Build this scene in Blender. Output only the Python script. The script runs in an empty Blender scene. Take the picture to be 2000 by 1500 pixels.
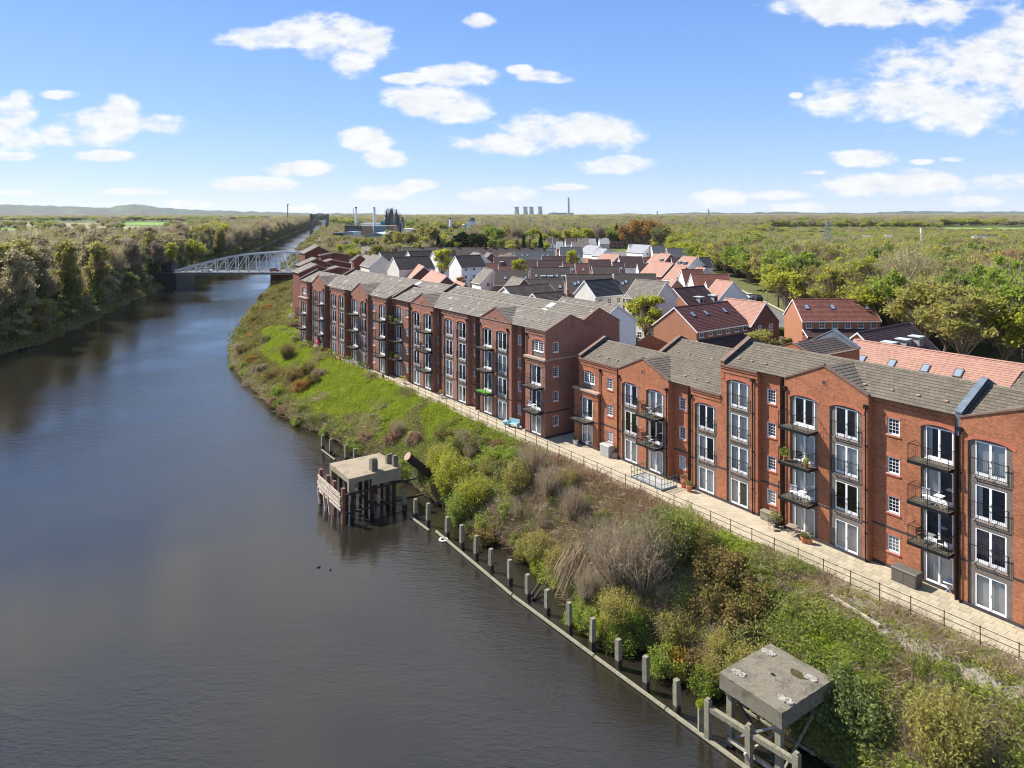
import bpy, math, random
import numpy as np
from mathutils import Vector, Matrix
R = math.radians
SC = bpy.context.scene
# ---------------------------------------------------------------- camera
F, CX, HY, CH = 1380.0, 1000.0, 418.0, 29.5          # drone camera: focal length (px of a 2000 px frame), centre, horizon, height over the water
cam_d = bpy.data.cameras.new('camera'); cam = bpy.data.objects.new('camera', cam_d); SC.collection.objects.link(cam)
cam_d.sensor_width = 36; cam_d.lens = F / 2000 * 36; cam_d.shift_y = (HY - 750) / 2000
cam_d.clip_start = 0.5; cam_d.clip_end = 30000
cam.location = (0, 0, CH); cam.rotation_euler = (R(90), 0, 0); SC.camera = cam
# ---------------------------------------------------------------- light
SUN_EL, SUN_H = 47.0, Vector((-0.88, 0.40)).normalized()
sun_vec = Vector((SUN_H.x * math.cos(R(SUN_EL)), SUN_H.y * math.cos(R(SUN_EL)), math.sin(R(SUN_EL))))
sl = bpy.data.lights.new('sun', 'SUN'); sl.energy = 4.7; sl.angle = R(0.55); sl.color = (1.0, 0.955, 0.88)
so = bpy.data.objects.new('sun', sl); SC.collection.objects.link(so)
so.rotation_euler = (-sun_vec).to_track_quat('-Z', 'Y').to_euler(); so.location = (0, 0, 200)
SC.view_settings.view_transform = 'Standard'; SC.view_settings.look = 'None'
SC.view_settings.exposure = 1.0; SC.view_settings.gamma = 1.0; SC.view_settings.use_curve_mapping = False
SC.cycles.use_denoising = True; SC.cycles.filter_width = 1.1
SC.cycles.max_bounces = 6; SC.cycles.transparent_max_bounces = 12; SC.cycles.diffuse_bounces = 3
SC.cycles.sample_clamp_indirect = 6

class NT:
    """small helper to wire node trees"""
    def __init__(s, nt): s.nt = nt; nt.nodes.clear()
    def n(s, t, **kw):
        nd = s.nt.nodes.new(t)
        for k, v in kw.items():
            if k.startswith('i_'):
                key = k[2:]; key = int(key) if key.isdigit() else key.replace('_', ' ')
                s.put(nd.inputs[key], v)
            else: setattr(nd, k, v)
        return nd
    def put(s, sock, v):
        if isinstance(v, bpy.types.NodeSocket): s.nt.links.new(v, sock)
        elif v is not None: sock.default_value = v
    def math(s, op, a, b=None, c=None, clamp=False):
        nd = s.nt.nodes.new('ShaderNodeMath'); nd.operation = op; nd.use_clamp = clamp
        for i, v in enumerate((a, b, c)):
            if v is not None: s.put(nd.inputs[i], v)
        return nd.outputs[0]
    def vm(s, op, a, b=None, out=0):
        nd = s.nt.nodes.new('ShaderNodeVectorMath'); nd.operation = op
        s.put(nd.inputs[0], a)
        if b is not None: s.put(nd.inputs[1], b)
        return nd.outputs[out]
    def mix(s, f, a, b, mode='MIX'):
        nd = s.nt.nodes.new('ShaderNodeMix'); nd.data_type = 'RGBA'; nd.blend_type = mode
        s.put(nd.inputs[0], f); s.put(nd.inputs[6], a); s.put(nd.inputs[7], b)
        return nd.outputs[2]
    def ramp(s, f, stops):
        nd = s.nt.nodes.new('ShaderNodeValToRGB'); s.put(nd.inputs[0], f)
        el = nd.color_ramp.elements
        while len(el) < len(stops): el.new(0.5)
        for e, (p, c) in zip(el, stops): e.position = p; e.color = (c[0], c[1], c[2], 1) if hasattr(c, '__len__') else (c, c, c, 1)
        return nd.outputs[0]
    def sstep(s, v, a, b):
        nd = s.nt.nodes.new('ShaderNodeMapRange'); nd.interpolation_type = 'SMOOTHSTEP'
        s.put(nd.inputs[0], v); nd.inputs[1].default_value = a; nd.inputs[2].default_value = b
        return nd.outputs[0]
    def noise(s, vec, scale, detail=3, rough=.55, out=0):
        nd = s.nt.nodes.new('ShaderNodeTexNoise'); s.put(nd.inputs['Vector'], vec)
        nd.inputs['Scale'].default_value = scale; nd.inputs['Detail'].default_value = detail; nd.inputs['Roughness'].default_value = rough
        return nd.outputs[out]
def C4(c): return (c[0], c[1], c[2], 1.0)

# ---------------------------------------------------------------- sky
world = bpy.data.worlds.new('World'); SC.world = world; world.use_nodes = True
w = NT(world.node_tree)
sky = w.n('ShaderNodeTexSky', sky_type='NISHITA', sun_disc=False)
sky.sun_elevation = R(SUN_EL); sky.sun_rotation = math.atan2(SUN_H.x, SUN_H.y)
sky.altitude = 50; sky.air_density = 1.0; sky.dust_density = 0.25; sky.ozone_density = 1.6
tc = w.n('ShaderNodeTexCoord').outputs['Generated']
sep = w.n('ShaderNodeSeparateXYZ', i_0=tc)
dx, dy, dz = sep.outputs
ysafe = w.math('MAXIMUM', dy, 0.12)
uu = w.math('DIVIDE', dx, ysafe); vv = w.math('DIVIDE', dz, ysafe)
uv = w.n('ShaderNodeCombineXYZ', i_0=uu, i_1=vv).outputs[0]
CLOUDS = [(560,72,120,20),(640,66,110,34),(705,75,65,30),(688,112,42,30),(942,38,30,12),(890,145,68,20),(800,152,48,9),(850,193,100,25),(905,210,58,24),(1060,146,50,12),
 (1092,152,30,9),(1018,135,26,8),(720,267,52,19),(755,308,40,15),(1100,252,140,30),(1000,276,112,20),(1180,256,75,27),(1190,322,68,16),(590,328,74,12),(495,357,76,12),
 (30,212,44,30),(28,266,56,22),(-10,240,60,40),(165,258,98,20),(236,212,42,28),(320,238,50,17),(215,236,88,24),(115,184,36,8),(20,304,44,9),(210,303,54,10),
 (745,373,58,13),(815,361,34,10),(985,378,64,14),(1100,365,38,6),(1750,6,190,32),(1625,22,66,22),(1900,155,185,72),(1750,182,160,38),(1990,105,95,90),(1800,135,120,34),
 (1650,200,68,14),(1685,308,68,14),(1590,336,24,5),(1740,358,124,19),(1800,352,78,19),(1962,352,55,16),(1400,386,56,15),(1520,380,58,9),(1560,404,56,10),(1900,393,60,10),
 (1555,185,14,6),(366,398,38,8),(590,406,38,6),(1800,315,24,5),(1862,310,24,5),(270,373,58,5),(40,375,38,5),
 (395,-250,110,120),(560,-420,90,90),(700,-420,160,160),(90,-430,210,130),(1500,-260,200,90),(1150,-520,160,120),(380,-420,140,200),(150,-560,220,130),(900,-200,90,60),(560,-760,260,150)]  # this row: unseen clouds above the frame, added for white streaks in the water
acc = None
nz = w.noise(w.vm('MULTIPLY', uv, (1.0, 1.7, 1.0)), 11.0, 10, .60)
nz2 = w.noise(w.vm('MULTIPLY', uv, (1.0, 2.2, 1.0)), 30.0, 5, .6)
wob = w.math('ADD', w.math('MULTIPLY', w.math('SUBTRACT', nz, .5), 3.6), w.math('MULTIPLY', w.math('SUBTRACT', nz2, .5), 1.1))
for (px, py, a, b) in CLOUDS:
    u0, v0 = (px - CX) / F, (HY - py) / F
    d = w.vm('MULTIPLY', w.vm('SUBTRACT', uv, (u0, v0 - b * .15 / F, 0)), (F / (a * 1.22), F / (b * 1.38), 0))
    q = w.vm('DOT_PRODUCT', d, d, out=1)
    acc = q if acc is None else w.math('MINIMUM', acc, q)
front = w.sstep(dy, 0.15, 0.35)
blob = w.math('SUBTRACT', 1.0, acc)
dens = w.math('MULTIPLY', w.sstep(w.math('ADD', w.math('MINIMUM', blob, .8), wob), -.05, 0.85), front)
# fair-weather cumulus for the rest of the sky
pr = w.vm('SCALE', tc, None); pr.node.inputs['Scale'].default_value = 1.0
w.put(pr.node.inputs['Scale'], w.math('DIVIDE', 1.0, w.math('MAXIMUM', w.math('ADD', dz, 0.12), 0.12)))
gn = w.noise(pr, 1.1, 7, .58)
gen = w.math('MULTIPLY', w.sstep(gn, 0.52, 0.66), w.math('SUBTRACT', 1.0, w.math('MULTIPLY', front, w.sstep(w.math('MULTIPLY', vv, -1.0), -0.36, -0.31))))
gen = w.math('MULTIPLY', gen, w.sstep(dz, 0.0, 0.08))
dens = w.math('MAXIMUM', dens, gen, clamp=True)
shade = w.math('ADD', 0.475, w.math('MULTIPLY', w.math('SUBTRACT', nz2, .45), 0.22))
shade = w.math('ADD', shade, w.math('MULTIPLY', w.sstep(blob, 1.0, 0.0), 0.01))
ccol = w.n('ShaderNodeCombineColor', i_0=w.math('MULTIPLY', shade, .97), i_1=w.math('MULTIPLY', shade, .985), i_2=shade).outputs[0]
base = w.vm('MULTIPLY', w.n('ShaderNodeHueSaturation', i_Saturation=1.12, i_Color=sky.outputs[0]).outputs[0], (0.15, 0.145, 0.15))
hz = w.sstep(vv, 0.10, -0.01)
grad = w.ramp(w.math('MAXIMUM', dz, 0.0), [(0.0, (.27,.35,.455)), (.06, (.18,.28,.46)), (.13, (.13,.24,.46)), (.28, (.088,.182,.42)), (.7, (.105,.19,.38))])
base = w.mix(.86, base, grad)
bg = w.n('ShaderNodeBackground', i_Color=w.mix(w.math('MULTIPLY', dens, 0.95), base, ccol), i_Strength=1.0)
w.nt.links.new(bg.outputs[0], w.n('ShaderNodeOutputWorld').inputs[0])

# ================================================================= helpers
def at(px, py, z):
    d = F * (CH - z) / (py - HY)
    return Vector(((px - CX) / F * d, d, z))
def ray(px): return (px - CX) / F
COL = SC.collection
def link(o, parent=None):
    COL.objects.link(o)
    if parent: o.parent = parent
    return o
def tag(o, label=None, cat=None, group=None, kind=None):
    if label: o['label'] = label
    if cat: o['category'] = cat
    if group: o['group'] = group
    if kind: o['kind'] = kind
    return o
def empty(name, loc, rz=0, label=None, cat=None, group=None):
    o = bpy.data.objects.new(name, None); o.empty_display_size = .3; o.location = loc; o.rotation_euler = (0, 0, rz)
    link(o); return tag(o, label, cat, group)
def finish(me):
    """box-projected UVs in metres: u horizontal, v up the face"""
    n = len(me.polygons)
    if n == 0: return
    nl = len(me.loops)
    co = np.empty(len(me.vertices) * 3, np.float32); me.vertices.foreach_get('co', co); co = co.reshape(-1, 3)
    vi = np.empty(nl, np.int32); me.loops.foreach_get('vertex_index', vi)
    nr = np.empty(n * 3, np.float32); me.polygons.foreach_get('normal', nr); nr = nr.reshape(-1, 3)
    lt = np.empty(n, np.int32); me.polygons.foreach_get('loop_total', lt)
    N = np.repeat(nr, lt, 0)
    T = np.stack([-N[:, 1], N[:, 0], np.zeros(nl, np.float32)], 1)
    ln = np.linalg.norm(T, axis=1); flat = ln < .05
    T[flat] = (1, 0, 0); T[~flat] /= ln[~flat][:, None]
    B = np.cross(N, T); P = co[vi]
    U = np.stack([(P * T).sum(1), (P * B).sum(1)], 1).astype(np.float32)
    uvl = me.uv_layers.new(name='UVMap'); uvl.data.foreach_set('uv', U.ravel())
class MB:
    def __init__(s): s.v = []; s.f = []; s.m = []
    def add(s, vs, fs, m=0):
        b = len(s.v); s.v += [tuple(p) for p in vs]; s.f += [tuple(b + i for i in f) for f in fs]; s.m += [m] * len(fs)
    def quad(s, a, b, c, d, m=0): s.add([a, b, c, d], [(0, 1, 2, 3)], m)
    def poly(s, pts, m=0): s.add(pts, [tuple(range(len(pts)))], m)
    def box(s, x0, x1, y0, y1, z0, z1, m=0):
        s.add([(x0,y0,z0),(x1,y0,z0),(x1,y1,z0),(x0,y1,z0),(x0,y0,z1),(x1,y0,z1),(x1,y1,z1),(x0,y1,z1)],
              [(0,3,2,1),(4,5,6,7),(0,1,5,4),(1,2,6,5),(2,3,7,6),(3,0,4,7)], m)
    def prism(s, pts, axis, a, b, m=0):
        """extrude 2D polygon pts along axis ('x': pts=(y,z), 'y': pts=(x,z), 'z': pts=(x,y)) from a to b"""
        def P(p, t): return (t, p[0], p[1]) if axis == 'x' else ((p[0], t, p[1]) if axis == 'y' else (p[0], p[1], t))
        n = len(pts); vs = [P(p, a) for p in pts] + [P(p, b) for p in pts]
        fs = [tuple(range(n - 1, -1, -1)), tuple(range(n, 2 * n))] + [(i, (i + 1) % n, n + (i + 1) % n, n + i) for i in range(n)]
        s.add(vs, fs, m)
    def bar(s, p, q, r, m=0, k=4, r2=None):
        p = Vector(p); q = Vector(q); d = (q - p)
        if d.length < 1e-6: return
        d.normalize(); up = Vector((0, 0, 1)) if abs(d.z) < .9 else Vector((1, 0, 0))
        a = d.cross(up).normalized(); b = d.cross(a); r2 = r if r2 is None else r2
        off = math.pi / 4 if k == 4 else 0
        vs = []
        for c, rr in ((p, r), (q, r2)):
            for i in range(k):
                t = 2 * math.pi * i / k + off
                vs.append(c + a * math.cos(t) * rr + b * math.sin(t) * rr)
        fs = [(i, (i + 1) % k, k + (i + 1) % k, k + i) for i in range(k)] + [tuple(range(k - 1, -1, -1)), tuple(range(k, 2 * k))]
        s.add(vs, fs, m)
    def lathe(s, prof, k=10, m=0, c=(0, 0, 0)):
        vs = []; fs = []
        for (r, z) in prof:
            for i in range(k):
                t = 2 * math.pi * i / k; vs.append((c[0] + r * math.cos(t), c[1] + r * math.sin(t), c[2] + z))
        for j in range(len(prof) - 1):
            for i in range(k): fs.append((j*k+i, j*k+(i+1)%k, (j+1)*k+(i+1)%k, (j+1)*k+i))
        fs.append(tuple(range(k - 1, -1, -1))); fs.append(tuple(range((len(prof) - 1) * k, len(prof) * k)))
        s.add(vs, fs, m)
    def mesh(s, name, mats):
        me = bpy.data.meshes.new(name); me.from_pydata(s.v, [], s.f)
        for mt in (mats if isinstance(mats, (list, tuple)) else [mats]): me.materials.append(mt)
        if any(s.m): me.polygons.foreach_set('material_index', s.m)
        import bmesh
        bm = bmesh.new(); bm.from_mesh(me); bmesh.ops.recalc_face_normals(bm, faces=bm.faces) if False else None; bm.free()
        me.update(); finish(me); return me
    def build(s, name, mats, parent=None, **kw):
        o = bpy.data.objects.new(name, s.mesh(name, mats)); link(o, parent)
        if kw: tag(o, **kw)
        return o
def inst(name, me, parent=None, loc=(0, 0, 0), rz=0, sc=None):
    o = bpy.data.objects.new(name, me); o.location = loc; o.rotation_euler = (0, 0, rz)
    if sc: o.scale = sc if hasattr(sc, '__len__') else (sc,) * 3
    return link(o, parent)
def copy_tree(o, parent=None):
    c = o.copy(); COL.objects.link(c)
    if parent: c.parent = parent
    for ch in list(o.children): copy_tree(ch, c)
    return c
def np_mesh(name, V, Q, mats, mi=None):
    me = bpy.data.meshes.new(name); V = np.asarray(V, np.float32); Q = np.asarray(Q, np.int32); k = Q.shape[1]
    me.vertices.add(len(V)); me.vertices.foreach_set('co', V.ravel())
    me.loops.add(Q.size); me.loops.foreach_set('vertex_index', Q.ravel())
    me.polygons.add(len(Q)); me.polygons.foreach_set('loop_start', np.arange(0, Q.size, k, dtype=np.int32)); me.polygons.foreach_set('loop_total', np.full(len(Q), k, np.int32))
    for m in (mats if isinstance(mats, (list, tuple)) else [mats]): me.materials.append(m)
    if mi is not None: me.polygons.foreach_set('material_index', np.asarray(mi, np.int32))
    me.update(calc_edges=True); me.validate(); return me

# ================================================================= materials
def new_mat(name):
    m = bpy.data.materials.new(name); m.use_nodes = True; return m, NT(m.node_tree)
def pbr(t, col, rough=.8, metal=0.0, bump=None, bdist=.02, spec=.4, bstr=.6):
    b = t.n('ShaderNodeBsdfPrincipled'); t.put(b.inputs['Base Color'], col); t.put(b.inputs['Roughness'], rough); b.inputs['Metallic'].default_value = metal
    b.inputs['Specular IOR Level'].default_value = spec
    if bump is not None:
        bn = t.n('ShaderNodeBump'); bn.inputs['Distance'].default_value = bdist; bn.inputs['Strength'].default_value = bstr
        t.put(bn.inputs['Height'], bump); t.nt.links.new(bn.outputs[0], b.inputs['Normal'])
    t.nt.links.new(b.outputs[0], t.n('ShaderNodeOutputMaterial').inputs[0]); return b
def plain(name, col, rough=.7, metal=0.0, var=.18, scale=3.0, bump=.3, dirt=None, spec=.4):
    m, t = new_mat(name); o = t.n('ShaderNodeTexCoord').outputs['Object']
    n1 = t.noise(o, scale, 4); n2 = t.noise(o, scale * 9, 3)
    f = t.math('ADD', t.math('MULTIPLY', n1, .6), t.math('MULTIPLY', n2, .4))
    d = tuple(c * (1 - var * 1.6) for c in col); l = tuple(min(1, c * (1 + var)) for c in col)
    c = t.ramp(f, [(.3, d), (.7, l)])
    if dirt: c = t.mix(t.sstep(n1, .5, .75), c, C4(dirt))
    pbr(t, c, rough, metal, n2 if bump else None, .01, spec, bump or .1); return m
def brick(name, c1, c2, mortar, var=.25, soot=None, bw=.225, rh=.075, ms=.009):
    m, t = new_mat(name); uvn = t.n('ShaderNodeTexCoord').outputs['UV']
    b = t.n('ShaderNodeTexBrick', i_Vector=uvn, i_Color1=C4(c1), i_Color2=C4(c2), i_Mortar=C4(mortar), i_Scale=1.0, i_Mortar_Size=ms, i_Mortar_Smooth=.2, i_Bias=-.1, i_Brick_Width=bw, i_Row_Height=rh)
    n1 = t.noise(uvn, .55, 5, .6); n2 = t.noise(uvn, 5.0, 4, .6)
    c = t.mix(1.0, b.outputs[0], t.ramp(t.math('ADD', t.math('MULTIPLY', n1, .55), t.math('MULTIPLY', n2, .45)), [(.32, 1 - var), (.68, 1 + var * .5)]), 'MULTIPLY')
    if soot is not None:
        st = t.noise(t.vm('MULTIPLY', uvn, (2.2, .25, 1)), 1.0, 5, .6)
        c = t.mix(t.math('MULTIPLY', t.sstep(st, .52, .74), .6), c, C4(soot))
    pbr(t, c, .88, 0, b.outputs[1], .006, .25, -.6); return m
def tiles(name, c1, c2, joint, tw=.3, th=.3, var=.25, moss=None, mossf=.5, streak=0.0, pale=None, light_joint=False):
    m, t = new_mat(name); uvn = t.n('ShaderNodeTexCoord').outputs['UV']
    b = t.n('ShaderNodeTexBrick', i_Vector=uvn, i_Color1=C4(c1), i_Color2=C4(c2), i_Mortar=C4(joint), i_Scale=1.0, i_Mortar_Size=.012, i_Mortar_Smooth=.3, i_Bias=0.0, i_Brick_Width=tw, i_Row_Height=th)
    n1 = t.noise(uvn, .45, 6, .6); n2 = t.noise(uvn, 7.0, 4, .65)
    c = t.mix(1.0, b.outputs[0], t.ramp(t.math('ADD', t.math('MULTIPLY', n1, .5), t.math('MULTIPLY', n2, .5)), [(.33, 1 - var), (.67, 1 + var * .6)]), 'MULTIPLY')
    if moss is not None: c = t.mix(t.math('MULTIPLY', t.sstep(n1, mossf, mossf + .2), .7), c, C4(moss))
    if streak:
        st = t.noise(t.vm('MULTIPLY', uvn, (3.0, .12, 1)), 1.0, 4, .6)
        c = t.mix(t.math('MULTIPLY', t.sstep(st, .5, .72), streak), c, (.03, .025, .022, 1))
    if pale is not None:
        st = t.noise(uvn, .9, 2, .4); c = t.mix(t.math('MULTIPLY', t.sstep(st, .62, .72), .6), c, C4(pale))
    pbr(t, c, .8, 0, n2, .01, .35, .5); return m
M = {}
M['brick_b'] = brick('orange_brick', (.48,.172,.078), (.32,.10,.046), (.19,.12,.08), .34, (.16,.075,.05))
M['brick_a'] = brick('red_brown_brick', (.33,.145,.095), (.25,.10,.068), (.20,.14,.11), .22, (.12,.06,.045))
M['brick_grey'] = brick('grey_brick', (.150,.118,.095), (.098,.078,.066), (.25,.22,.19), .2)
M['brick_dark'] = brick('dark_red_brick', (.22,.065,.045), (.15,.045,.032), (.13,.08,.06), .25)
M['brick_h'] = brick('house_brick', (.36,.15,.085), (.28,.105,.062), (.24,.17,.12), .2)
M['brick_o'] = brick('bright_house_brick', (.42,.17,.085), (.36,.13,.065), (.28,.19,.13), .18)
M['terracotta'] = plain('rubbed_red_brick', (.42,.13,.07), .85, var=.2, scale=4)
M['blue_brick'] = plain('dark_band_brick', (.05,.042,.045), .7, var=.3)
M['stone'] = plain('cast_stone', (.38,.27,.20), .85, var=.15)
M['render'] = plain('cream_render', (.66,.61,.53), .9, var=.07, scale=.6, bump=.05)
M['render_w'] = plain('white_render', (.78,.75,.70), .9, var=.05, scale=.6, bump=.05)
M['roof_grey'] = tiles('grey_concrete_tiles', (.158,.130,.092), (.112,.092,.065), (.06,.05,.042), .33, .34, .25, moss=(.13,.12,.07), mossf=.6)
M['roof_pale'] = tiles('weathered_grey_tiles', (.190,.163,.130), (.140,.120,.095), (.07,.06,.05), .33, .34, .25, pale=(.42,.38,.34))
M['roof_slate'] = tiles('blue_slate', (.085,.088,.095), (.065,.068,.075), (.03,.03,.033), .28, .22, .2)
M['roof_light'] = tiles('pale_slate', (.33,.33,.34), (.28,.28,.29), (.14,.14,.15), .3, .25, .12)
M['roof_black'] = tiles('black_tiles', (.040,.040,.045), (.028,.028,.032), (.012,.012,.012), .3, .3, .3)
M['roof_brown'] = tiles('brown_tiles', (.088,.066,.052), (.062,.047,.038), (.025,.02,.018), .28, .28, .25)
M['roof_dred'] = tiles('dark_red_tiles', (.145,.048,.038), (.095,.034,.029), (.04,.016,.014), .26, .26, .28, streak=.35)
M['roof_pan'] = tiles('streaked_red_tiles', (.24,.085,.055), (.16,.055,.04), (.06,.025,.02), .26, .26, .28, streak=.75)
M['roof_dor'] = tiles('plum_tiles', (.075,.036,.034), (.052,.027,.026), (.02,.012,.012), .26, .26, .25)
M['roof_orange'] = tiles('orange_clay_tiles', (.42,.235,.17), (.34,.18,.13), (.21,.10,.07), .22, .22, .22, moss=(.28,.12,.08), mossf=.6)
M['coping'] = plain('brown_coping', (.17,.105,.075), .8, var=.25)
M['lead'] = plain('lead_sheet', (.17,.20,.23), .45, .3, var=.3, scale=2)
M['lead_dark'] = plain('dark_lead', (.045,.055,.065), .5, .2, var=.3, scale=2)
M['upvc'] = plain('white_upvc', (.80,.79,.78), .35, var=.03, bump=0)
M['white'] = plain('white_paint', (.78,.76,.73), .6, var=.08, bump=0)
M['black'] = plain('black_metal', (.018,.018,.019), .45, .4, var=.3, bump=0)
M['deck'] = plain('balcony_deck', (.10,.085,.06), .8, var=.4, scale=2)
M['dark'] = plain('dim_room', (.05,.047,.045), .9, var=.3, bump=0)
M['curtain'] = plain('pale_curtain', (.66,.62,.58), .9, var=.12, scale=1.2, bump=0)
M['blind'] = plain('grey_blind', (.66,.65,.62), .85, var=.08, bump=0)
M['purple'] = plain('dark_curtain', (.09,.06,.12), .9, var=.2, bump=0)
M['bluecloth'] = plain('blue_cloth', (.10,.22,.62), .8, var=.1, bump=0)
M['path'] = brick('paving', (.42,.35,.25), (.36,.30,.21), (.22,.18,.13), .16, None, .9, .6, .012)
M['slab'] = plain('paving_slab', (.385,.33,.225), .9, var=.15, scale=1.3)
M['slab2'] = plain('paving_slab_tan', (.33,.28,.19), .9, var=.16, scale=1.3)
M['gravel'] = plain('grey_gravel', (.24,.21,.165), .95, var=.55, scale=5, bump=1)
M['asphalt'] = plain('asphalt', (.14,.135,.13), .9, var=.15, scale=.5)
M['kerb'] = plain('kerb_stone', (.45,.42,.37), .9, var=.1)
M['timber'] = plain('weathered_timber', (.25,.225,.155), .9, var=.45, scale=2.5, bump=1, dirt=(.10,.10,.06))
M['timber_p'] = plain('bleached_timber', (.52,.43,.33), .85, var=.4, scale=3, bump=.8)
M['timber_d'] = plain('dark_wet_timber', (.045,.034,.026), .8, var=.4, scale=3)
M['timber_r'] = plain('red_brown_timber', (.20,.085,.05), .85, var=.3, scale=3)
M['conc'] = plain('old_concrete', (.185,.16,.115), .95, var=.42, scale=1.1, bump=1.0, dirt=(.09,.08,.05))
M['conc2'] = plain('buff_concrete', (.30,.24,.165), .95, var=.3, scale=.8, bump=.8, dirt=(.25,.22,.12))
M['rubble'] = plain('pale_rubble', (.34,.315,.26), .95, var=.4, scale=5, bump=1)
M['moss'] = plain('moss_puddle', (.06,.045,.012), .6, var=.4, scale=3)
M['rust'] = plain('rusty_steel', (.055,.035,.028), .85, .2, var=.35, scale=3)
M['rust_p'] = plain('rusty_plate', (.42,.27,.19), .85, .1, var=.2, scale=3)
M['steel'] = plain('silver_bridge_paint', (.62,.62,.60), .55, .2, var=.15, scale=.6)
M['steel_g'] = plain('green_bridge_paint', (.09,.15,.12), .7, var=.3, scale=.3)
M['galv'] = plain('galvanised_steel', (.35,.36,.37), .5, .4, var=.15)
M['shed'] = plain('blue_grey_cladding', (.20,.245,.29), .6, var=.1, scale=.2)
M['shedroof'] = plain('pale_shed_roof', (.42,.46,.45), .7, var=.1, scale=.2)
M['cool'] = plain('cooling_tower_concrete', (.36,.345,.335), .95, var=.12, scale=.01, bump=0)
M['pipe'] = plain('plant_steel', (.15,.145,.14), .6, .4, var=.5, scale=.2)
M['cyan'] = plain('cyan_sheet', (.02,.27,.36), .6, var=.1, scale=.2)
M['mauve'] = plain('purple_sheet', (.20,.14,.42), .6, var=.2, scale=.2)
M['pinks'] = plain('pink_sheet', (.55,.20,.38), .6, var=.2, scale=.2)
M['rattan'] = plain('brown_grey_plastic', (.105,.09,.075), .6, var=.1, scale=8)
M['grey_pl'] = plain('grey_plastic', (.36,.35,.33), .6, var=.08)
M['clay'] = plain('terracotta_pot', (.52,.19,.09), .8, var=.12)
M['wood'] = plain('garden_teak', (.27,.20,.14), .75, var=.25, scale=6)
M['aqua'] = plain('pale_blue_paint', (.32,.55,.60), .5, var=.08)
M['red'] = plain('red_cloth', (.50,.03,.05), .7, var=.1)
M['carw'] = plain('white_car_paint', (.75,.75,.75), .25, .0, var=.02, bump=0)
M['carr'] = plain('red_car_paint', (.35,.03,.03), .25, .0, var=.02, bump=0)
M['cars'] = plain('silver_car_paint', (.35,.36,.38), .3, .4, var=.02, bump=0)
M['cark'] = plain('black_car_paint', (.02,.02,.025), .2, .0, var=.02, bump=0)
M['tyre'] = plain('tyre_rubber', (.02,.02,.02), .85, bump=0)
M['soil'] = plain('canal_bank_stones', (.22,.18,.14), .95, var=.5, scale=3, bump=1)
def glass():
    m, t = new_mat('window_glass')
    g = t.n('ShaderNodeBsdfGlossy', i_Roughness=.03, i_Color=(.9, .95, 1, 1)); tr = t.n('ShaderNodeBsdfTransparent', i_Color=(.90, .92, .93, 1))
    fr = t.n('ShaderNodeFresnel', i_IOR=1.6)
    mx = t.n('ShaderNodeMixShader', i_0=t.math('MINIMUM', t.math('MULTIPLY', fr.outputs[0], 1.6), .8), i_1=tr.outputs[0], i_2=g.outputs[0])
    t.nt.links.new(mx.outputs[0], t.n('ShaderNodeOutputMaterial').inputs[0]); return m
M['glass'] = glass()
m, t = new_mat('dark_glass'); pbr(t, (.035, .042, .055, 1), .08, 0, spec=.7); M['dglass'] = m
m, t = new_mat('skylight_glass'); pbr(t, (.22, .26, .30, 1), .15, 0, spec=.8); M['sglass'] = m
def leafmat(name, cols, trans=.35, sat=1.0):
    """leaf colours vary from leaf to leaf and from plant to plant"""
    m, t = new_mat(name)
    gi = t.n('ShaderNodeNewGeometry').outputs['Random Per Island']; oi = t.n('ShaderNodeObjectInfo').outputs['Random']
    pos = t.n('ShaderNodeNewGeometry').outputs['Position']; nn = t.noise(pos, .35, 3)
    f = t.math('ADD', t.math('MULTIPLY', gi, .45), t.math('ADD', t.math('MULTIPLY', oi, .25), t.math('MULTIPLY', nn, .45)))
    k = len(cols); c = t.ramp(f, [(.15 + .75 * i / max(1, k - 1), cc) for i, cc in enumerate(cols)])
    df = t.n('ShaderNodeBsdfDiffuse', i_Color=c); tl = t.n('ShaderNodeBsdfTranslucent', i_Color=c)
    mx = t.n('ShaderNodeMixShader', i_0=trans, i_1=df.outputs[0], i_2=tl.outputs[0])
    t.nt.links.new(mx.outputs[0], t.n('ShaderNodeOutputMaterial').inputs[0]); return m
L = {}
L['lime'] = leafmat('lime_leaves', [(0.218,0.236,0.034), (0.345,0.362,0.046), (0.460,0.460,0.057), (0.540,0.517,0.081)], 0.55)
L['green'] = leafmat('fresh_green_leaves', [(0.120,0.174,0.034), (0.204,0.282,0.046), (0.294,0.372,0.054), (0.384,0.432,0.072)], 0.55)
L['olive'] = leafmat('olive_leaves', [(0.204,0.186,0.060), (0.294,0.270,0.078), (0.384,0.348,0.090), (0.456,0.396,0.108)], 0.55)
L['dull'] = leafmat('dull_green_leaves', [(0.112,0.125,0.044), (0.188,0.200,0.062), (0.263,0.263,0.088), (0.338,0.312,0.119)], 0.5)
L['ivy'] = leafmat('ivy_leaves', [(0.054,0.084,0.027), (0.108,0.149,0.045), (0.169,0.216,0.065), (0.270,0.284,0.108)], 0.45)
L['bare'] = leafmat('budding_twigs', [(0.252,0.204,0.120), (0.348,0.288,0.174), (0.432,0.372,0.216), (0.480,0.432,0.204)], 0.5)
L['mauve'] = leafmat('purple_grey_twigs', [(0.207,0.155,0.109), (0.287,0.218,0.155), (0.356,0.282,0.196), (0.414,0.333,0.218)], 0.45)
L['russet'] = leafmat('russet_leaves', [(0.187,0.099,0.033), (0.297,0.160,0.044), (0.385,0.220,0.061), (0.440,0.275,0.088)], 0.5)
L['gorse'] = leafmat('gorse_leaves', [(0.102,0.096,0.034), (0.174,0.144,0.048), (0.240,0.180,0.060), (0.324,0.228,0.084)], 0.35)
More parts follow.
